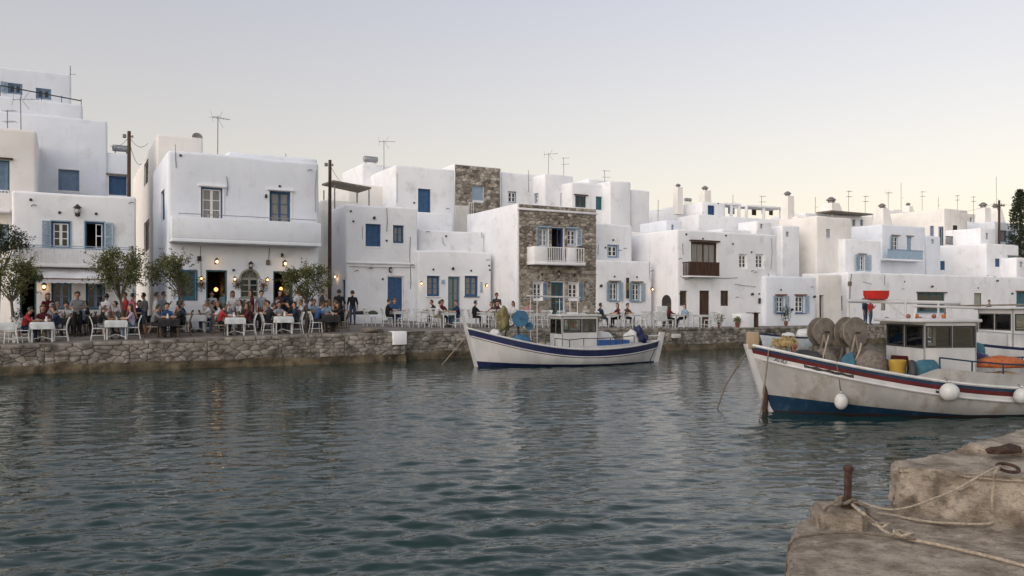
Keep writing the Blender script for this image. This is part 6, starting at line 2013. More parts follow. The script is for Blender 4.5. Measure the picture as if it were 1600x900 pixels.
# dark conifer at the right edge
def conifer(u, b, vt, label):
    rnd = random.Random(8); p, a = pix_ground(u, b); h = z_of(vt, a, b) - p.z
    root = empty('conifer', p, 0, label, 'tree')
    MB().tube([(0, 0, -.1), (0, 0, h * .6), (0, 0, h * .98)], [.22, .14, .03], 8).build('trunk', M['bark'], root)
    cr = MB()
    for i in range(60):
        t = i / 59; z = h * (.36 + .62 * t); rad = 1.75 * (1 - t) ** .75 + .12
        for k in range(6):
            g = rnd.uniform(0, 6.28); q = rad * rnd.uniform(.35, 1.0)
            leaves(cr, (q * math.cos(g), q * math.sin(g), z + rnd.uniform(-.15, .1)), (.22, .22, .16), 26, .2, rnd)
    cr.build('crown', M['leafdark'], root)
conifer(1594, 12.5, 295, 'dark conifer beside the utility pole at the right edge')
def potted(u, b, label, h=.5, r=.25, m='leaf', pot='redwood', n=300, seed=1, potr=.13):
    rnd = random.Random(seed); p, a = pix_ground(u, b)
    root = empty('potted_plant', p, 0, label, 'plant')
    MB().lathe([(potr * .7, 0), (potr, .26), (potr * 1.08, .27), (potr * 1.08, .31), (potr * .9, .31), (.01, .28)], 12).build('pot', M[pot], root, 40)
    mb = MB(); leaves(mb, (0, 0, .3 + h * .5), (r, r, h * .6), n, .09, rnd, .6); mb.build('foliage', M[m], root)
potted(1124, 1.5, 'flowering pot plant beside the chairs at the brown house', .45, .28, seed=3)
potted(1152, 1.3, 'pot plant on the white step of the brown balcony house', .3, .2, seed=4)
potted(1178, 2.4, 'spindly pot plant against the bare white wall', .55, .18, seed=5, n=110)
potted(1228, 2.4, 'blue flowering plant below the annex windows', .95, .3, 'leafdark', seed=6, n=420)
potted(915, 2.0, 'bushy green pot plant at the corner of the stone house', .5, .36, seed=7, n=420)
potted(932, 1.7, 'bushy green pot plant beside the pale shutters', .45, .36, seed=8, n=420)
potted(895, 2.2, 'olive green shrub in a pot below the stone house window', .5, .34, seed=9, n=400)
potted(30, 4.4, 'grey leaved pot plant by the tavern corner', .7, .3, 'leafdark', seed=10)
def wall_plant(u, v, house, b, label, r, seed):
    x, z = house.loc(u, v, b); p = house.world(x, b - house.b0 - .1, z); rnd = random.Random(seed)
    root = empty('hanging_plant', p, TA, label, 'plant')
    MB().lathe([(.06, -.1), (.1, .06), (.09, .06), (.01, .03)], 10).build('pot', M['redwood'], root, 40)
    mb = MB(); leaves(mb, (0, 0, 0), (r, .12, r * 1.3), 160, .08, rnd, .6); mb.build('foliage', M['leafdark'], root)
wall_plant(371, 444, BIS, 5.2, 'hanging wall plant on one side of the arched window, by the lit doorway', .2, 1)
wall_plant(410, 445, BIS, 5.2, 'hanging wall plant on the other side of the arched window', .26, 2)
wall_plant(314, 444, BIS, 5.2, 'hanging wall plant between the teal window and the lit doorway', .24, 3)
# ================================================================== lamps, aerials, chimneys, poles, cables
def point(loc, e, parent=None, r=.04):
    l = bpy.data.lights.new('lamp_light', 'POINT'); l.energy = e * .16; l.color = (1.0, .62, .28); l.shadow_soft_size = r
    o = bpy.data.objects.new('lamp_light', l); link(o, parent); o.location = loc
    return o
def wall_lamp(house, u, v, b, label, lit=True, e=1.2, arm=.16, size=1.0, open_bulb=False):
    x, z = house.loc(u, v, b)
    root = empty('wall_lamp', house.world(x, b - house.b0, z), TA, label, 'lamp')
    s = size
    mb = MB().bbox(-.04 * s, .04 * s, -.02, .02, -.09 * s, .09 * s, .006).tube([(0, 0, .06 * s), (0, -arm * .6, .13 * s), (0, -arm, .10 * s)], .009, 6)
    mb.lathe([(.075 * s, .055 * s), (.07 * s, .065 * s), (.025 * s, .11 * s), (.008, .13 * s)], 10, (0, -arm, 0))
    if not open_bulb:
        mb.lathe([(.02 * s, -.115 * s), (.045 * s, -.10 * s), (.045 * s, -.085 * s)], 8, (0, -arm, 0))
        for k in range(4):
            t = k * math.pi / 2 + .4
            mb.tube([(.045 * s * math.cos(t), -arm + .045 * s * math.sin(t), -.09 * s), (.068 * s * math.cos(t), -arm + .068 * s * math.sin(t), .06 * s)], .005, 4)
    mb.build('bracket', M['iron'], root, 40)
    MB().lathe(sphere_prof(.042 * s, 6, 1.2), 10, (0, -arm, -.01)).build('bulb', M['bulb'] if lit else M['fender'], root, 60)
    if lit: point((0, -arm - .02, -.10 * s), e, root, .05)
wall_lamp(TAV1, 121, 330, 5.2, 'dark unlit lantern between the two upper tavern windows', False, arm=.2, size=2.2)
wall_lamp(TAV1, 69, 448, 5.2, 'lit lamp on the tavern wall below the awning', True, 2.2, size=1.4)
wall_lamp(BIS, 337, 409, 5.2, 'lit hanging bulb above the lit bistro doorway', True, 2.0, .35, 1.3, True)
wall_lamp(BIS, 443, 412, 5.2, 'lit hanging bulb above the second bistro doorway', True, 2.0, .35, 1.3, True)
wall_lamp(BIS, 314, 435, 5.2, 'lit lantern beside the lit bistro doorway, next to the teal window', True, 1.2)
wall_lamp(BIS, 366, 436, 5.2, 'lit lantern between the lit doorway and the arched window', True, 1.2)
wall_lamp(BIS, 417, 437, 5.2, 'lit lantern between the arched window and the second doorway', True, 1.2)
wall_lamp(BIS, 391, 415, 5.2, 'dark unlit lantern right above the arched window', False, size=1.6)
wall_lamp(SHOP, 657, 443, 8.0, 'lit lamp beside the first shop window', True, 1.6)
wall_lamp(SHOP, 759, 446, 8.0, 'lit lamp at the end of the shop wall', True, 1.6)
wall_lamp(PSH, 1017, 452, 5.3, 'lit lamp at the corner of the pale shutter house', True, 1.6)
wall_lamp(BSH, 609, 422, 8.6, 'dark unlit lantern above the plank door', False, size=1.4)
wall_lamp(STN, 871, 428, 5.4, 'dark unlit lantern above the lower stone house door', False, size=1.5)
wall_lamp(BBH, 1202, 436, 3.4, 'small dark lantern on the bare wall beside the annex', False, size=1.3)
# alley lamp and its glow on the house side
x_ = BSH.a0; bb = 10.2
root = empty('alley_lamp', W(x_, bb, z_of(432, x_, bb)), TA, 'lit lamp on the alley side of the blue shutter house', 'lamp')
MB().bbox(-.1, 0, -.03, .03, -.05, .05, .01).build('bracket', M['iron'], root); MB().lathe(sphere_prof(.05, 6), 10, (-.13, 0, -.02)).build('bulb', M['bulb'], root, 60); point((-.2, 0, -.06), 5.0, root)
# lamps inside the two open bistro doorways and the tavern door
def inside_lamp(house, u, v, b, depth, label, e, s=.10):
    x, z = house.loc(u, v, b + depth)
    root = empty('pendant_lamp', house.world(x, b + depth - house.b0, z), TA, label, 'lamp')
    MB().lathe([(s * .35, s * .9), (s * .8, s * .4), (s, 0), (s * .75, -s * .8), (s * .3, -s)], 12).build('lamp_shade', M['glow'], root, 60)
    MB().tube([(0, 0, s * .9), (0, 0, 1.2)], .006, 4).build('flex', M['cable'], root)
    point((0, -.25, -.1), e, root, .1)
inside_lamp(BIS, 337.5, 452, 5.2, 1.7, 'glowing lampshade hanging inside the lit bistro doorway', 6.0)
inside_lamp(BIS, 349, 452, 5.2, 2.3, 'glowing lampshade deeper inside the lit bistro doorway', 5.0, .09)
inside_lamp(BIS, 439, 451, 5.2, 1.9, 'glowing lampshade inside the second bistro doorway', 6.0, .09)

def antenna(u, vt, vb, b, label, kind=0):
    a = a_of(u, b); z0, z1 = z_of(vb, a, b) - .5, z_of(vt, a, b)
    h = z1 - z0
    root = empty('tv_antenna', W(a, b, z0), TA + R(random.uniform(-40, 40)), label, 'antenna', 'roof antennas')
    MB().tube([(0, 0, 0), (random.uniform(-.03, .03), 0, h)], .022, 6).build('mast', M['mast'], root)
    mb = MB()
    if kind == 0:
        mb.tube([(-.35, 0, h - .12), (.75, 0, h - .05)], .013, 5)
        for i in range(6):
            x = -.3 + i * .19; l = .30 - i * .03
            mb.tube([(x, -l, h - .11 + i * .012), (x, l, h - .11 + i * .012)], .007, 4)
        mb.tube([(-.35, -.1, h - .4), (-.3, 0, h - .12), (-.35, .1, h + .2)], .008, 4)
        mb.tube([(.1, 0, h - .1), (.32, .05, h + .28)], .009, 4); mb.tube([(.05, 0, h - .15), (.35, 0, h - .55)], .009, 4)
    elif kind == 1:
        for k, zz in enumerate((h - .05, h - .55)):
            mb.tube([(-.2, 0, zz), (.45, 0, zz)], .012, 5)
            for i in range(4): mb.tube([(-.15 + i * .17, -.22, zz), (-.15 + i * .17, .22, zz)], .007, 4)
    else:
        mb.tube([(-.05, 0, h * .55), (.25, 0, h * .55)], .01, 4); mb.tube([(.25, -.12, h * .55), (.25, .12, h * .55)], .007, 4)
    mb.build('elements', M['mast'], root)
for (u, vt, vb, b, k, l) in ((340, 181, 238, 8.5, 0, 'tall tv antenna on the bistro roof'), (600, 219, 262, 17, 0, 'tv antenna on the upper cube house beside the water tank'), (857, 239, 272, 20, 0, 'taller tv antenna of the pair on the upper row'),
        (881, 246, 272, 21, 1, 'shorter tv antenna of the pair on the upper row'), (945, 266, 282, 18, 1, 'small tv antenna on the plain cube of the upper row'), (33, 152, 205, 10, 0, 'tv antenna on the cream house roof, against the bluish wall'),
        (12, 172, 208, 10.5, 1, 'bent tv antenna beside another on the cream house roof'), (110, 103, 118, 15, 2, 'short aerial on the top of the stepped house'), (1028, 312, 340, 12, 2, 'thin aerial on the cream terrace beside the brown balcony house'),
        (1326, 298, 336, 17, 1, 'tv antenna by the flat canopy roof'), (1408, 286, 330, 26, 2, 'thin tall aerial behind the blue balcony house'), (1441, 299, 335, 22, 1, 'tv antenna between the blue balcony and the hill house'),
        (1521, 307, 348, 20, 1, 'tv antenna beside the far chimney'), (1274, 308, 334, 17, 2, 'plain mast on the roof of the long side house'), (1557, 276, 348, 22, 2, 'very thin tall whip aerial by the utility pole'),
        (447, 240, 252, 9, 2, 'low aerial on the bistro roof corner'), (826, 266, 290, 20.2, 2, 'thin mast on the house next to the upper stone front')):
    antenna(u, vt, vb, b, l, k)

def chimney(u0, u1, vt, vb, b, label, kind='pot'):
    a0, a1 = a_of(u0, b), a_of(u1, b); a = (a0 + a1) / 2
    z0, z1 = z_of(vb, a, b) - .6, z_of(vt, a, b); w = (a1 - a0) / 2; h = z1 - z0
    root = empty('chimney', W(a, b, z0), TA, label, 'chimney', 'chimneys on the roofs')
    t = .55 if kind == 'taper' else .86
    vs_ = [(-w, -w, 0), (w, -w, 0), (w, w, 0), (-w, w, 0), (-w * t, -w * t, h), (w * t, -w * t, h), (w * t, w * t, h), (-w * t, w * t, h)]
    MB().add(vs_, [(0, 3, 2, 1), (4, 5, 6, 7), (0, 1, 5, 4), (1, 2, 6, 5), (2, 3, 7, 6), (3, 0, 4, 7)]).build('stack', M['cream'], root)
    r = w * t * .9
    MB().lathe([(r * .6, h - .02), (r * .6, h + r * .5), (r * .95, h + r * .6), (r * .95, h + r * .8), (r * .3, h + r * 1.3)], 10).build('pot', M['mast'], root, 50)
chimney(1055, 1064, 293, 324, 18, 'tall slim white chimney at the back of the roof terrace house'); chimney(1096, 1107, 298, 316, 17, 'stout white chimney with a dark cowl on the roof terrace house')
chimney(1225, 1236, 307, 360, 14, 'tall white chimney at the end of the roof terrace'); chimney(1531, 1541, 325, 348, 20, 'square chimney by the utility pole'); chimney(1549, 1562, 326, 348, 21, 'broad tapering chimney behind the utility pole', 'taper')
chimney(1370, 1386, 326, 350, 15, 'tapering chimney behind the blue balcony house', 'taper'); chimney(1288, 1309, 318, 334, 17, 'squat domed chimney on the long side house', 'taper'); chimney(308, 314, 216, 236, 12.5, 'little chimney on the alley house roof')
chimney(1414, 1424, 322, 332, 26, 'small domed chimney far up between the roofs', 'taper')

def tank(u, v, b, label, s=1.0):
    a = a_of(u, b); z = z_of(v, a, b) - .3 * s
    root = empty('water_tank', W(a, b, z), TA, label, 'water tank', 'rooftop water tanks')
    Mx = Matrix.Rotation(R(90), 4, 'Y')
    MB().lathe([(.05 * s, -.62 * s), (.22 * s, -.6 * s), (.26 * s, -.52 * s), (.26 * s, .52 * s), (.22 * s, .6 * s), (.05 * s, .62 * s)], 14, (0, 0, .3 * s), 0, Mx).build('cylinder', M['steel'], root, 40)
    for x in (-.4 * s, .4 * s):
        for y in (-.2 * s, .2 * s): MB().tube([(x, y * 1.3, -.6), (x, y, .16 * s)], .02, 5).build('leg', M['mast'], root)
tank(579, 249, 18.6, 'steel water tank on the upper cube house', .8); tank(1075, 312, 18, 'steel water tank between the two roof terrace chimneys', .55); tank(1299, 314, 17.2, 'steel water tank on the squat chimney', .6)
tank(1381, 325, 17, 'steel water tank behind the tapering chimney', .45); tank(189, 232, 15, 'dark water tank on the stepped house end', .7); tank(1505, 370, 14, 'small tank beside the hill house', .3) if False else None

def pole(u, vt, b, label, r=.10, cross=False):
    p, a = pix_ground(u, b); h = z_of(vt, a, b) - p.z
    root = empty('utility_pole', p, TA, label, 'pole', 'utility poles')
    MB().tube([(0, 0, -.2), (.01, 0, h * .5), (.02, 0, h)], [r, r * .92, r * .8], 10).build('shaft', M['wood'], root, 60)
    mb = MB()
    if cross:
        mb.box(-.95, .95, -.05, .05, h - .55, h - .42)
        for x in (-.85, -.45, .45, .85): mb.lathe([(.04, 0), (.05, .06), (.03, .14)], 8, (x, 0, h - .42))
        mb.tube([(-.5, .04, h - .5), (0, .04, h - 1.1)], .025, 5); mb.tube([(.5, .04, h - .5), (0, .04, h - 1.1)], .025, 5)
    else:
        mb.bbox(-.26, -.10, -.07, .07, h - .34, h - .16, .03)
        mb.lathe([(.03, 0), (.05, .05), (.03, .12)], 8, (.16, 0, h - .3)); mb.tube([(0, 0, h - .25), (.16, 0, h - .25)], .02, 5)
    mb.build('fittings', M['mast'], root, 40)
    return p + Vector((0, 0, h))
p1 = pole(201, 205, 8.7, 'dark wooden pole rising behind the awning tavern')
p2 = pole(515, 250, 7.0, 'dark wooden pole in the alley beside the bistro')
p3 = pole(1561, 313, 12.6, 'wooden utility pole with a crossarm beside the conifer', .13, True)
def wire(p, q, sag, label, r=.012, m='cable', n=12):
    p, q = Vector(p), Vector(q)
    o = MB().tube([p.lerp(q, i / n) + Vector((0, 0, -sag * 4 * (i / n) * (1 - i / n))) for i in range(n + 1)], r, 4).build('cable', M[m]); return tag(o, label, 'cable')
wire(p1 - Vector((0, 0, .2)), W(a_of(232, 12), 12.4, z_of(222, a_of(232, 12), 12)), .35, 'cable from the tavern pole sagging to the alley house')
wire(p1 - Vector((0, 0, .35)), W(a_of(225, 12) , 13, z_of(250, a_of(225, 12), 12)), .5, 'lower cable from the tavern pole to the alley house')
wire(p1 - Vector((0, 0, .3)), W(a_of(172, 12.1), 12.05, z_of(228, a_of(172, 12.1), 12.1)), .2, 'cable from the tavern pole to the stepped house')
wire(p2 - Vector((0, 0, .2)), W(a_of(545, 15.3), 15.2, z_of(292, a_of(545, 15.3), 15.3)), .3, 'cable from the alley pole to the roofs behind')
wire(p3 + Vector((-.7, -.3, -.4)), W(a_of(1440, 20), 20, z_of(330, a_of(1440, 20), 20)), .5, 'cable from the crossarm pole to the hill house')
wire(p3 + Vector((.7, .3, -.4)), W(a_of(1680, 14), 14, z_of(300, a_of(1680, 14), 14)), .5, 'cable from the crossarm pole running out past the conifer')
def wall_cable(house, pts, b, label, r=.013, off=.02):
    ps = []
    for (u, v) in pts:
        x, z = house.loc(u, v, b); ps.append(house.world(x, b - house.b0 - off, z))
    o = MB().tube(ps, r, 5).build('wall_cable', M['greywood'] if r > .015 else M['cable'], None); return tag(o, label, 'cable')
wall_cable(BSH, [(545, 416), (560, 417), (600, 418), (652, 418)], 8.6, 'cable run along the ledge of the blue shutter house', .016, .11)
wall_cable(BSH, [(604, 325), (605, 345), (604, 362)], 8.6, 'short hanging cable on the blue shutter house')
wall_cable(BSH, [(641, 370), (640, 400), (642, 440), (641, 452)], 8.6, 'downpipe cable at the end of the blue shutter house')
wall_cable(STN, [(850, 428), (870, 427), (900, 428), (931, 429)], 5.4, 'cable below the stone house balcony', .018, .09)
wall_cable(BBH, [(1062, 431), (1072, 437), (1085, 433), (1130, 435), (1152, 434)], 3.4, 'cable looping below the brown balcony')
wall_cable(BIS, [(354, 276), (356, 290), (354, 306)], 5.2, 'short cable beside the white balcony door')
wall_cable(BIS, [(421, 387), (420, 400), (419, 412)], 5.2, 'cable dropping to a meter box on the bistro')
wall_cable(BIS, [(268, 390), (258 + 6, 388)], 5.2, 'stub of cable at the bistro corner')
wall_cable(WFB, [(1330, 420 + 8), (1328, 440), (1327, 470)], 5.0, 'pipe down the corner of the waterfront block', .03, .04)
wall_cable(WFB, [(1382, 431), (1382, 446)], 5.0, 'vertical cable on the waterfront block')
wall_cable(BBH, [(1200, 427), (1201, 445), (1199, 455)], 3.4, 'short cable beside the annex on the bare wall')
def box_on(house, u, v, b, w, h, label, m='greywood', cat='box', d=.1, name='meter_box'):
    x, z = house.loc(u, v, b)
    o = MB().bbox(-w / 2, w / 2, -d, .02, -h / 2, h / 2, .01).build(name, M[m], None, 40, loc=house.world(x, b - house.b0, z), rz=TA); return tag(o, label, cat)
box_on(BIS, 418.5, 410, 5.2, .16, .24, 'small meter box on the bistro between the lanterns')
box_on(BIS, 311, 404, 5.2, .16, .22, 'dark junction box above the bistro window wall', 'iron')
box_on(BBH, 1186, 470, 3.4, .12, .36, 'small dark niche plate on the bare white wall', 'iron')
box_on(WFB, 1321 + 6, 443, 5.0, .3, .3, 'grey meter box on the corner of the waterfront block')
box_on(SHOP, 692, 440, 8.0, .16, .22, 'small round-cornered plaque beside the shop door', 'lightblue', 'plaque')
box_on(SHOP, 752, 449, 8.0, .14, .62, 'narrow pale blue menu board on the shop wall', 'lightblue', 'menu board', .04, 'menu_board')
box_on(BSH, 651, 442, 8.6, .12, .5, 'narrow dark sign at the end of the blue shutter house', 'iron', 'sign', .05, 'wall_sign')
# vertical sign between the pale shutters
x, z = PSH.loc(980, 450, 5.3)
sg = empty('wall_sign', PSH.world(x, -.02, z), TA, 'narrow black and yellow hanging sign between the pale shutters', 'sign')
MB().bbox(-.10, .10, -.05, .0, -.62, .62, .01).build('board', M['iron'], sg)
MB().box(-.085, .085, -.056, -.05, -.1, .3).build('yellow_field', M['plastic_yellow'], sg)
for i in range(4): MB().box(-.05, .05, -.06, -.056, -.05 + i * .09, -.0 + i * .09).build('letter_stroke', M['iron'], sg)
# pergola on the roof by the pole
bb = 11.5
a0, a1 = a_of(521, bb), a_of(580, bb); z = z_of(284, a0, bb)
pg = empty('pergola', W(a0, bb, gz(a0, bb)), TA, 'dark reed pergola roof on posts behind the alley pole', 'pergola')
zz = z - gz(a0, bb)
MB().add([(0, 0, zz), (a1 - a0, 0, zz - .25), (a1 - a0, 2.4, zz - .2), (0, 2.4, zz + .1), (0, 0, zz + .1), (a1 - a0, 0, zz - .15), (a1 - a0, 2.4, zz - .1), (0, 2.4, zz + .2)],
         [(0, 3, 2, 1), (4, 5, 6, 7), (0, 1, 5, 4), (1, 2, 6, 5), (2, 3, 7, 6), (3, 0, 4, 7)]).build('roof', M['greywood'], pg)
for (x, y) in ((.1, .1), (a1 - a0 - .1, .1), (a1 - a0 - .1, 2.3), (.1, 2.3)): MB().tube([(x, y, 0), (x, y, zz - .2)], .04, 6).build('post', M['mast'], pg)
# terrace wall under it
h = House('roof_terrace', 'low white roof terrace with a railing between the pole and the blue shutter house', 503, 12.0)
h.block(503, 560, 312, 4.5, m='cream')
# white windbreak by the alley arch
p, a = pix_ground(1034, 1.7)
wbk = empty('windbreak', p, TA, 'white canvas windbreak standing by the dark alley arch', 'windbreak')
M['canvas'] = M['cloth_white']
MB().bbox(-.42, .40, -.03, .03, .35, 1.22, .025).build('canvas', M['canvas'], wbk, 40)
for x in (-.4, .38): MB().tube([(x, -.15, 0), (x, 0, .4), (x, 0, 1.2)], .02, 6).build('leg', M['chair_white'], wbk); MB().tube([(x, .2, 0), (x, 0, .5)], .018, 6).build('leg', M['chair_white'], wbk)
# alley arch: a flat dark panel painted in for the shade inside it
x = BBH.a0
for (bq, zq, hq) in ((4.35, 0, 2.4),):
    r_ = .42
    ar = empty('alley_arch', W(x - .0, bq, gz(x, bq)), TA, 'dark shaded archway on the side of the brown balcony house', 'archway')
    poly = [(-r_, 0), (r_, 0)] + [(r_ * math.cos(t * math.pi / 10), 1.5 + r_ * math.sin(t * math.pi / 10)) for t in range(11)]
    MB().prism(poly, -.03, .03, 0, Matrix.Rotation(R(-90), 4, 'Z')).build('arch_shade_panel', M['iron'], ar)
# steps, a bench with cushions, planters
p, a = pix_ground(566, 6.2)
bn = empty('stone_bench', p, TA, 'low whitewashed bench with dark cushions by the white corner', 'bench')
MB().bbox(-.7, 1.0, -.25, .25, -.05, .45, .04).build('seat', M['white'], bn, 40); lump('cushion', CL['charcoal'], bn, (-.1, -.02, .5), (.5, .2, .14), 61, amp=.1); lump('cushion', CL['green'], bn, (.55, -.02, .5), (.28, .2, .16), 62, amp=.1)
p, a = pix_ground(1161, 1.6)
st = MB().bbox(-.55, .55, -.35, .35, -.05, .82, .03).build('white_counter', M['white'], None, 40, loc=p, rz=TA); tag(st, 'white masonry counter on the quay before the bare wall', 'counter')
p, a = pix_ground(1172, 1.5)
st = MB().bbox(-.05, .55, -.3, .3, .83, .88, .015).bbox(.35, .5, -.2, .2, -.05, .83, .02).build('wooden_stand', M['wood'], None, 40, loc=p, rz=TA); tag(st, 'dark wooden stand beside the white masonry counter', 'stand')
for (u, b, ph) in ((582, .3, 'coiled dark net at the corner edge of the first quay'), (1390, .9, 'pile of grey nets on the far quay behind the trawler'), (1436, 1.0, 'second pile of grey nets beyond the trawler wheelhouse')):
    p, a = pix_ground(u, b); o = lump('net_heap', M['greynet'], None, p + Vector((0, 0, .06)), (.8 if u > 1000 else .5, .35, .45 if u > 1000 else .16), int(u), TA, .4); tag(o, ph, 'net')
# the white box on the far quay wall
p = W(a_of(1052, SET2), SET2 - .2, .78)
o = MB().bbox(-.26, .26, -.14, .1, -.11, .12, .03).build('foam_box', M['fender'], None, 40, loc=p, rz=TA); tag(o, 'white foam block hung on the far quay wall by the sternpost', 'box')
# dishes and vents
def satdish(house, u, v, b, label):
    x, z = house.loc(u, v, b)
    root = empty('satellite_dish', house.world(x, b - house.b0, z), TA, label, 'dish')
    Mx = Matrix.Rotation(R(70), 4, 'X')
    MB().lathe([(.02, -.07), (.15, -.05), (.26, .0), (.27, .0), (.15, -.035), (.02, -.05)], 14, (0, -.1, .25), 0, Mx).build('dish', M['mast'], root, 40)
    MB().tube([(0, 0, -.6), (0, 0, .25)], .02, 5).tube([(0, -.1, .1), (0, -.35, .3)], .01, 4).build('arm', M['mast'], root)
satdish(BIS, 308, 222, 12.2, 'satellite dish on the alley house roof')
satdish(BBH, 1206, 318, 13, 'satellite dish on the porch roof') if False else None

# ------------------------------------------------------------------ small clutter fixed to the walls (parts of their houses)
def fix(house, b, items):
    for it in items:
        k = it[0]
        if k == 'c':
            ps = []
            for (u, v) in it[1]:
                x, z = house.loc(u, v, b); ps.append((x, b - house.b0 - .03, z))
            MB().tube(ps, .014, 5).build('cable_run', M['mast'], house.root)
        else:
            x, z = house.loc(it[1], it[2], b); y = b - house.b0
            mb = MB()
            if k == 'v': mb.bbox(x - .05, x + .05, y - .05, y + .02, z - .05, z + .05, .012)
            elif k == 'l':
                mb.bbox(x - .035, x + .035, y - .03, y + .02, z - .08, z + .08, .01); mb.tube([(x, y, z + .05), (x, y - .13, z + .1)], .012, 5); mb.lathe([(.03, -.1), (.065, -.04), (.06, .03), (.015, .07)], 8, (x, y - .14, z + .03))
            elif k == 'h': mb.tube([(x - .1, y - .01, z), (x - .02, y - .1, z + .05), (x + .1, y - .12, z + .02)], .016, 5)
            mb.build({'v': 'vent', 'l': 'small_lamp', 'h': 'hook'}[k], M['iron'], house.root)
fix(TAV1, 5.2, [('v', 48, 312), ('v', 93, 332), ('v', 150, 334), ('h', 205, 318), ('h', 53, 322), ('l', 206, 388)])
fix(BIS, 5.2, [('c', [(274, 226), (274, 245), (275, 262)]), ('v', 282, 243), ('l', 415, 307), ('v', 437, 291), ('c', [(494, 266), (492, 300), (493, 332)]), ('h', 484, 267), ('l', 440, 399), ('v', 365, 422), ('c', [(313, 385), (313, 400), (314, 430)])])
fix(BSH, 8.6, [('l', 584, 341), ('c', [(566, 354), (566, 374)]), ('v', 548, 330), ('v', 552, 346), ('h', 579, 420), ('v', 598, 436), ('v', 604, 376), ('h', 644, 415), ('h', 557, 424)])
fix(UPH, 13.0, [('v', 647, 317), ('h', 699, 327), ('c', [(620, 270), (620, 300), (620, 316)])])
fix(SHOP, 8.0, [('v', 677, 421), ('l', 707, 420), ('v', 736, 423), ('h', 762, 407), ('v', 764, 415), ('v', 765, 422)])
fix(SHOP, 9.4, [('c', [(691, 371), (692, 380), (696, 384)]), ('v', 697, 369), ('h', 668, 355 + 8), ('c', [(752, 362), (753, 372)])])
fix(STN, 5.4, [('v', 845, 343), ('l', 872, 349), ('v', 896, 349), ('l', 845, 429), ('l', 896, 430)])
fix(PSH, 5.3, [('v', 960, 432), ('v', 995, 433), ('c', [(1015, 408), (1014, 425), (1016, 440)]), ('h', 1018, 424), ('l', 938, 447)])
fix(PSH, 6.6, [('v', 958, 375), ('v', 946, 387), ('h', 968, 392), ('h', 976, 389), ('c', [(935, 382), (934, 398)])])
fix(BBH, 3.4, [('v', 1098, 373), ('h', 1054 + 8, 405), ('v', 1145, 381), ('v', 1174, 394), ('h', 1175, 424), ('h', 1180, 426), ('l', 1174, 460), ('v', 1186, 459), ('h', 1151, 465), ('c', [(1148, 444), (1160, 446), (1180, 448)]), ('v', 1054 + 8, 459), ('c', [(1194, 432), (1195, 446)])])
fix(ANX, 3.1, [('v', 1220, 453), ('l', 1271, 464), ('l', 1236, 484), ('h', 1268, 449)])
fix(WFB, 5.0, [('l', 1455, 448), ('v', 1528, 450), ('h', 1542, 431), ('h', 1553, 433), ('l', 1557, 439), ('l', 1580, 459), ('v', 1413, 440), ('c', [(1348, 440), (1362, 444)]), ('h', 1410, 452)])
fix(RTH, 16.0, [('v', 1122, 318), ('c', [(1098, 330), (1098, 345)])])

for (u, vt, vb, b, k, l) in ((1240, 322, 340, 14, 2, 'short aerial on the small cube by the terrace chimney'), (1352, 306, 335, 18, 1, 'tv antenna behind the flat canopy'), (1388, 300, 334, 21, 0, 'tv antenna on the small house behind the canopy'), (1466, 308, 330, 24, 2, 'thin aerial behind the hill house'), (1496, 305, 326, 22, 1, 'tv antenna on the hill house roof'), (1190, 306, 325, 19, 1, 'tv antenna behind the roof porches'), (1145, 304, 322, 20, 2, 'thin mast behind the roof porches')):
    antenna(u, vt, vb, b, l, k)
fix(BBH, 3.4, [('v', 1072, 366), ('v', 1134, 368), ('c', [(1205, 372), (1206, 395), (1204, 420)]), ('c', [(1066, 380), (1067, 398)])])
# ================================================================== near pier, bottom right
def pz(u, v, z):
    y = F * (HC - z) / (v - HV); return Vector(((u - CU) / F * y, y, z))
M['pier'] = nmat('pier_limestone', (0.27, 0.225, 0.18), (0.52, 0.45, 0.37), scale=5.0, rough=.95, bump=1.0, bscale=22, bdist=.05, c3=(0.17, 0.14, 0.115), s3=3.2, t3=(.52, .70), spec=.2, detail=10)
def voro_bump(m):
    nt = m.node_tree; b = nt.nodes['Principled BSDF']
    g = nt.nodes.new('ShaderNodeNewGeometry')
    mp = nt.nodes.new('ShaderNodeMapping'); mp.inputs['Rotation'].default_value = (.5, .3, .4); mp.inputs['Scale'].default_value = (1, 1.8, 2.6)
    nt.links.new(g.outputs['Position'], mp.inputs['Vector'])
    prev = b.inputs['Normal'].links[0].from_socket
    col = b.inputs['Base Color'].links[0].from_socket
    for sc_, st_, ds in ((15, 1.0, .035), (48, 1.0, .014)):
        n = nt.nodes.new('ShaderNodeTexNoise'); n.inputs['Scale'].default_value = sc_; n.inputs['Detail'].default_value = 7; n.inputs['Roughness'].default_value = .7
        nt.links.new(mp.outputs[0], n.inputs['Vector'])
        bp = nt.nodes.new('ShaderNodeBump'); bp.inputs['Strength'].default_value = st_; bp.inputs['Distance'].default_value = ds
        nt.links.new(n.outputs['Fac'], bp.inputs['Height']); nt.links.new(prev, bp.inputs['Normal']); prev = bp.outputs[0]
        r = nt.nodes.new('ShaderNodeMapRange'); r.inputs['From Min'].default_value = .33; r.inputs['From Max'].default_value = .5; r.inputs['To Min'].default_value = .62; r.inputs['To Max'].default_value = 1.08
        nt.links.new(n.outputs['Fac'], r.inputs['Value'])
        hs = nt.nodes.new('ShaderNodeHueSaturation'); nt.links.new(r.outputs[0], hs.inputs['Value']); nt.links.new(col, hs.inputs['Color']); col = hs.outputs[0]
    nt.links.new(prev, b.inputs['Normal']); nt.links.new(col, b.inputs['Base Color'])
voro_bump(M['pier'])
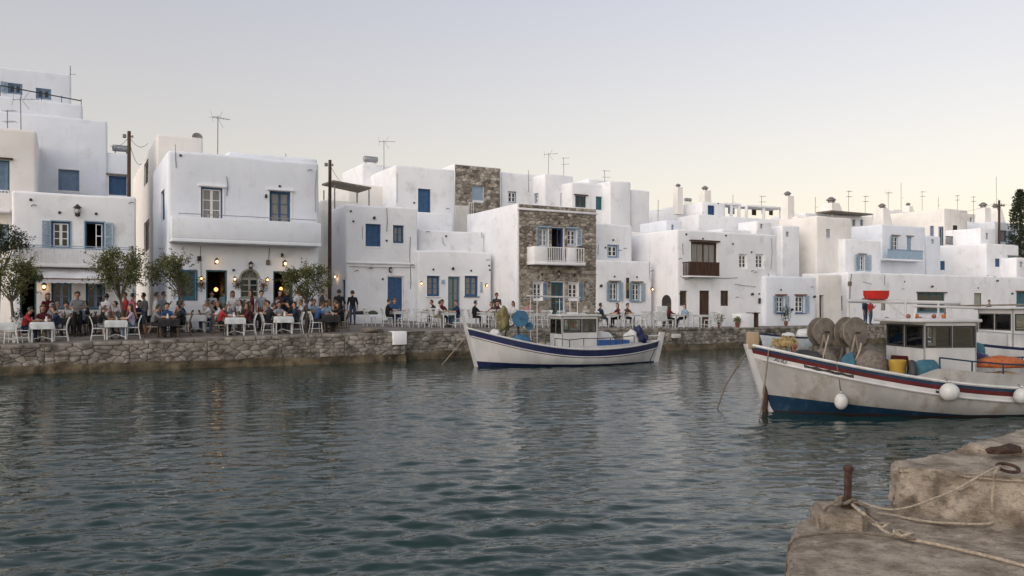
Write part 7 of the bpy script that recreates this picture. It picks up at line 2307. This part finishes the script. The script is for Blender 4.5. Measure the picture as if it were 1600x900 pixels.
def rock(name, poly, z0, z1, label, seed, step=.055, amp=.03, samp=.06, bev=.05, lim=None):
    bm = bmesh.new()
    bot = [bm.verts.new((x, y, z0)) for x, y in poly]; top = [bm.verts.new((x, y, z1)) for x, y in poly]
    n = len(poly)
    bm.faces.new(top); bm.faces.new(bot[::-1])
    for i in range(n): bm.faces.new((bot[i], bot[(i + 1) % n], top[(i + 1) % n], top[i]))
    bmesh.ops.recalc_face_normals(bm, faces=bm.faces)
    bmesh.ops.bevel(bm, geom=[e for e in bm.edges if max(v.co.z for v in e.verts) > z0 + .01], offset=bev, segments=3, affect='EDGES')
    xs = [p[0] for p in poly]; ys = [p[1] for p in poly]
    lim = lim or (min(xs), max(xs), min(ys), max(ys))
    for ax, lo, hi in ((0, lim[0], lim[1]), (1, lim[2], lim[3]), (2, z0, z1)):
        k = int((hi - lo) / step)
        for i in range(1, k):
            c = [0, 0, 0]; c[ax] = lo + (hi - lo) * i / k; nn = [0, 0, 0]; nn[ax] = 1
            bmesh.ops.bisect_plane(bm, geom=bm.verts[:] + bm.edges[:] + bm.faces[:], plane_co=c, plane_no=nn)
    bm.normal_update()
    S = Vector((seed, seed * 2.3, 0))
    for v in bm.verts:
        nn = v.normal.copy(); k = abs(nn.z)
        a = amp * k + samp * (1 - k)
        q = v.co
        d = noise.noise(q * 1.3 + S) * a * .5 + noise.noise(q * 4.1 + S) * a * .5 + noise.noise(q * 11 + S) * a * .42 + (noise.noise(q * 24 + S)) * a * .3
        pit = noise.noise(q * 6.5 - S)
        if pit > .28: d -= (pit - .28) * a * 2.4
        v.co += nn * d
    me = bpy.data.meshes.new(name); bm.to_mesh(me); bm.free()
    me.materials.append(M['pier']); me.shade_smooth()
    o = link(bpy.data.objects.new(name, me)); return tag(o, label, 'pier')
c0 = pz(1238, 822, .75); c1 = pz(1232, 905, .75)
rock('pier_slab', [(1.55, 3.6), (c1.x, c1.y), (c0.x, c0.y), (c0.x + .14, c0.y + .22), (3.2, 6.95), (6.5, 7.3), (6.5, 3.6)], -.6, .75, 'weathered lower stone slab of the pier carrying the rusty post', 3, .036, .016, .05, .018, (1.5, 4.6, 4.6, 7.0))
k0 = pz(1397, 730, 1.15)
rock('pier_block', [(k0.x, k0.y), (k0.x + .12, k0.y + .28), (3.85, 7.25), (5.5, 8.6), (8.5, 11.0), (9.5, 7.0), (6.5, 4.6), (4.0, 6.25)], .60, 1.15, 'rough higher stone block of the pier with a ring and hanging rope', 9, .036, .018, .085, .025, (3.0, 5.6, 6.0, 8.7))
rock('pier_paver', [(4.05, 7.3), (5.6, 8.55), (7.5, 10.1), (8.6, 8.9), (5.2, 6.9)], 1.05, 1.215, 'thin worn paving slab lying on the higher pier block', 14, .06, .012, .03, .03, (4.0, 6.0, 6.9, 8.9))
pp = pz(1318, 826, .75)
rock('mooring_pad', [(pp.x - .21, pp.y - .05), (pp.x + .16, pp.y - .10), (pp.x + .21, pp.y + .28), (pp.x - .15, pp.y + .32)], .68, .90, 'squat concrete pad around the rusty post', 21, .03, .012, .02, .045)
# rusty mooring post
q = pz(1324, 793, .90)
mb = MB().bbox(-.026, .026, -.020, .020, -.12, .285, .010)
mb.lathe([(.034, .265), (.040, .28), (.036, .305), (.012, .312)], 10)
mb.lathe([(.05, -.02), (.046, .01), (.034, .015)], 10)
po = mb.build('mooring_post', M['rust'], None, 40, loc=(q.x, q.y, .92)); po.rotation_euler = (0, R(2), R(20)); tag(po, 'short rusty iron mooring post on the concrete pad', 'mooring post')
# ring and iron on the high block
rg = pz(1575, 731, 1.20)
ri = MB().tube([(.075 * math.cos(t * .4189), .075 * math.sin(t * .4189), .02 * math.sin(t * .4189)) for t in range(15)], .014, 8, closed=True).build('mooring_ring', M['rust'], None, 60, loc=(rg.x, rg.y, 1.20)); tag(ri, 'rusty mooring ring lying on the higher pier block', 'ring')
ir = pz(1570, 700, 1.24)
o = lump('rusty_bracket', M['rust'], None, (ir.x, ir.y, 1.22), (.22, .07, .05), 71, R(25), .4); tag(o, 'flaking rusty bracket on the thin paving slab', 'bracket')
def spline(pts, n=24):
    pts = [Vector(p) for p in pts]; P = [pts[0] * 2 - pts[1]] + pts + [pts[-1] * 2 - pts[-2]]
    out = []
    for i in range(1, len(P) - 2):
        for k in range(n):
            t = k / n; a, b, c, d = P[i - 1], P[i], P[i + 1], P[i + 2]
            out.append(.5 * ((2 * b) + (c - a) * t + (2 * a - 5 * b + 4 * c - d) * t * t + (3 * b - a - 3 * c + d) * t ** 3))
    return out + [pts[-1]]
def laid_rope(pts, r, m, label, pitch=.075, n=26):
    """three strands laid round each other"""
    path = spline(pts, n)
    mb = MB()
    L = 0.0; ph = [0.0]
    for i in range(1, len(path)):
        L += (path[i] - path[i - 1]).length; ph.append(L / pitch * 2 * math.pi)
    # resample so that the lay stays smooth
    N = max(40, int(L / .012)); res = []
    acc = [p / (2 * math.pi) * pitch for p in ph]; j = 0
    for i in range(N + 1):
        s = L * i / N
        while j < len(acc) - 2 and acc[j + 1] < s: j += 1
        t = (s - acc[j]) / max(1e-6, acc[j + 1] - acc[j]); res.append((path[j].lerp(path[j + 1], min(1, max(0, t))), s / pitch * 2 * math.pi))
    for k in range(3):
        sp = []
        for i, (p, f) in enumerate(res):
            d = (res[min(i + 1, N)][0] - res[max(i - 1, 0)][0]).normalized()
            x = d.cross(Vector((0, 0, 1))); x = x.normalized() if x.length > .05 else Vector((1, 0, 0)); y = d.cross(x)
            g = f + k * 2.094
            sp.append(p + (x * math.cos(g) + y * math.sin(g)) * r * .52)
        mb.tube(sp, r * .56, 5)
    o = mb.build('mooring_rope', M[m], None, 80); return tag(o, label, 'rope')
G = .775
post_k = Vector((q.x, q.y, .955))
laid_rope([post_k + Vector((.05, .0, 0)), pz(1400, 796, .93), pz(1480, 771, 1.02), pz(1530, 744, 1.16), pz(1556, 731, 1.215), Vector((rg.x - .06, rg.y, 1.215))], .009, 'rope', 'thin rope stretched from the rusty post up to the mooring ring')
laid_rope([Vector((rg.x - .07, rg.y, 1.20)), pz(1556, 736, 1.225), pz(1553, 752, 1.12), pz(1550, 785, .95), pz(1552, 806, .83), pz(1557, 813, .785), pz(1540, 819, .775), pz(1490, 818, .775), pz(1440, 814, .775), pz(1400, 806, .775), pz(1370, 802, .79)], .012, 'rope', 'thick rope hanging from the ring and lying back along the slab')
laid_rope([post_k + Vector((.02, -.04, -.02)), pz(1348, 802, .93), pz(1366, 816, .83), pz(1386, 832, .785), pz(1420, 842, .775), pz(1470, 852, .775), pz(1540, 868, .772), pz(1605, 885, .77), pz(1680, 905, .77)], .0135, 'rope', 'long pale rope running from the post off across the slab')
laid_rope([pz(1228, 905, .35), pz(1231, 870, .62), pz(1236, 846, .765), pz(1262, 837, .785), pz(1300, 833, .79), pz(1345, 833, .785), pz(1392, 838, .79), pz(1430, 842, .79)], .011, 'ropedark', 'dark rope coming over the slab edge and past the pad')
# turns round the post and its knots
pts = []
for i in range(30):
    t = i * .62; rr = .07 + .03 * math.sin(i * 1.3)
    pts.append(Vector((q.x + rr * math.cos(t), q.y + rr * math.sin(t) * .9, .925 + .012 * (i % 5))))
laid_rope(pts, .011, 'ropedark', 'rope wound in turns round the foot of the rusty post', n=8)
laid_rope([pz(1286, 800, .92), pz(1296, 790, .94), pz(1312, 788, .95), post_k + Vector((-.03, .02, 0)), pz(1340, 786, .95), pz(1352, 792, .93), pz(1358, 806, .85), pz(1372, 815, .80)], .012, 'ropedark', 'slack bight of rope draped over the concrete pad')
for (u, v, sd) in ((1376, 822, 3), (1412, 836, 4)):
    p = pz(u, v, .80)
    pts = [p + Vector((.05 * math.cos(i * 1.1) * (1 + .4 * math.sin(i * .7 + sd)), .045 * math.sin(i * 1.1), .012 * math.sin(i * 2.1 + sd) + .012)) for i in range(16)]
    laid_rope(pts, .011, 'rope', 'knotted rope end beside the concrete pad' if sd == 3 else 'frayed rope end lying beyond the knot', n=8)
# shared labels belong to one set: give any exact repeats a group
from collections import Counter
tops = [o for o in scene.objects if o.parent is None and o.get('label')]
cnt = Counter(o['label'] for o in tops)
for o in tops:
    if cnt[o['label']] > 1 and not o.get('group'): o['group'] = o['label']
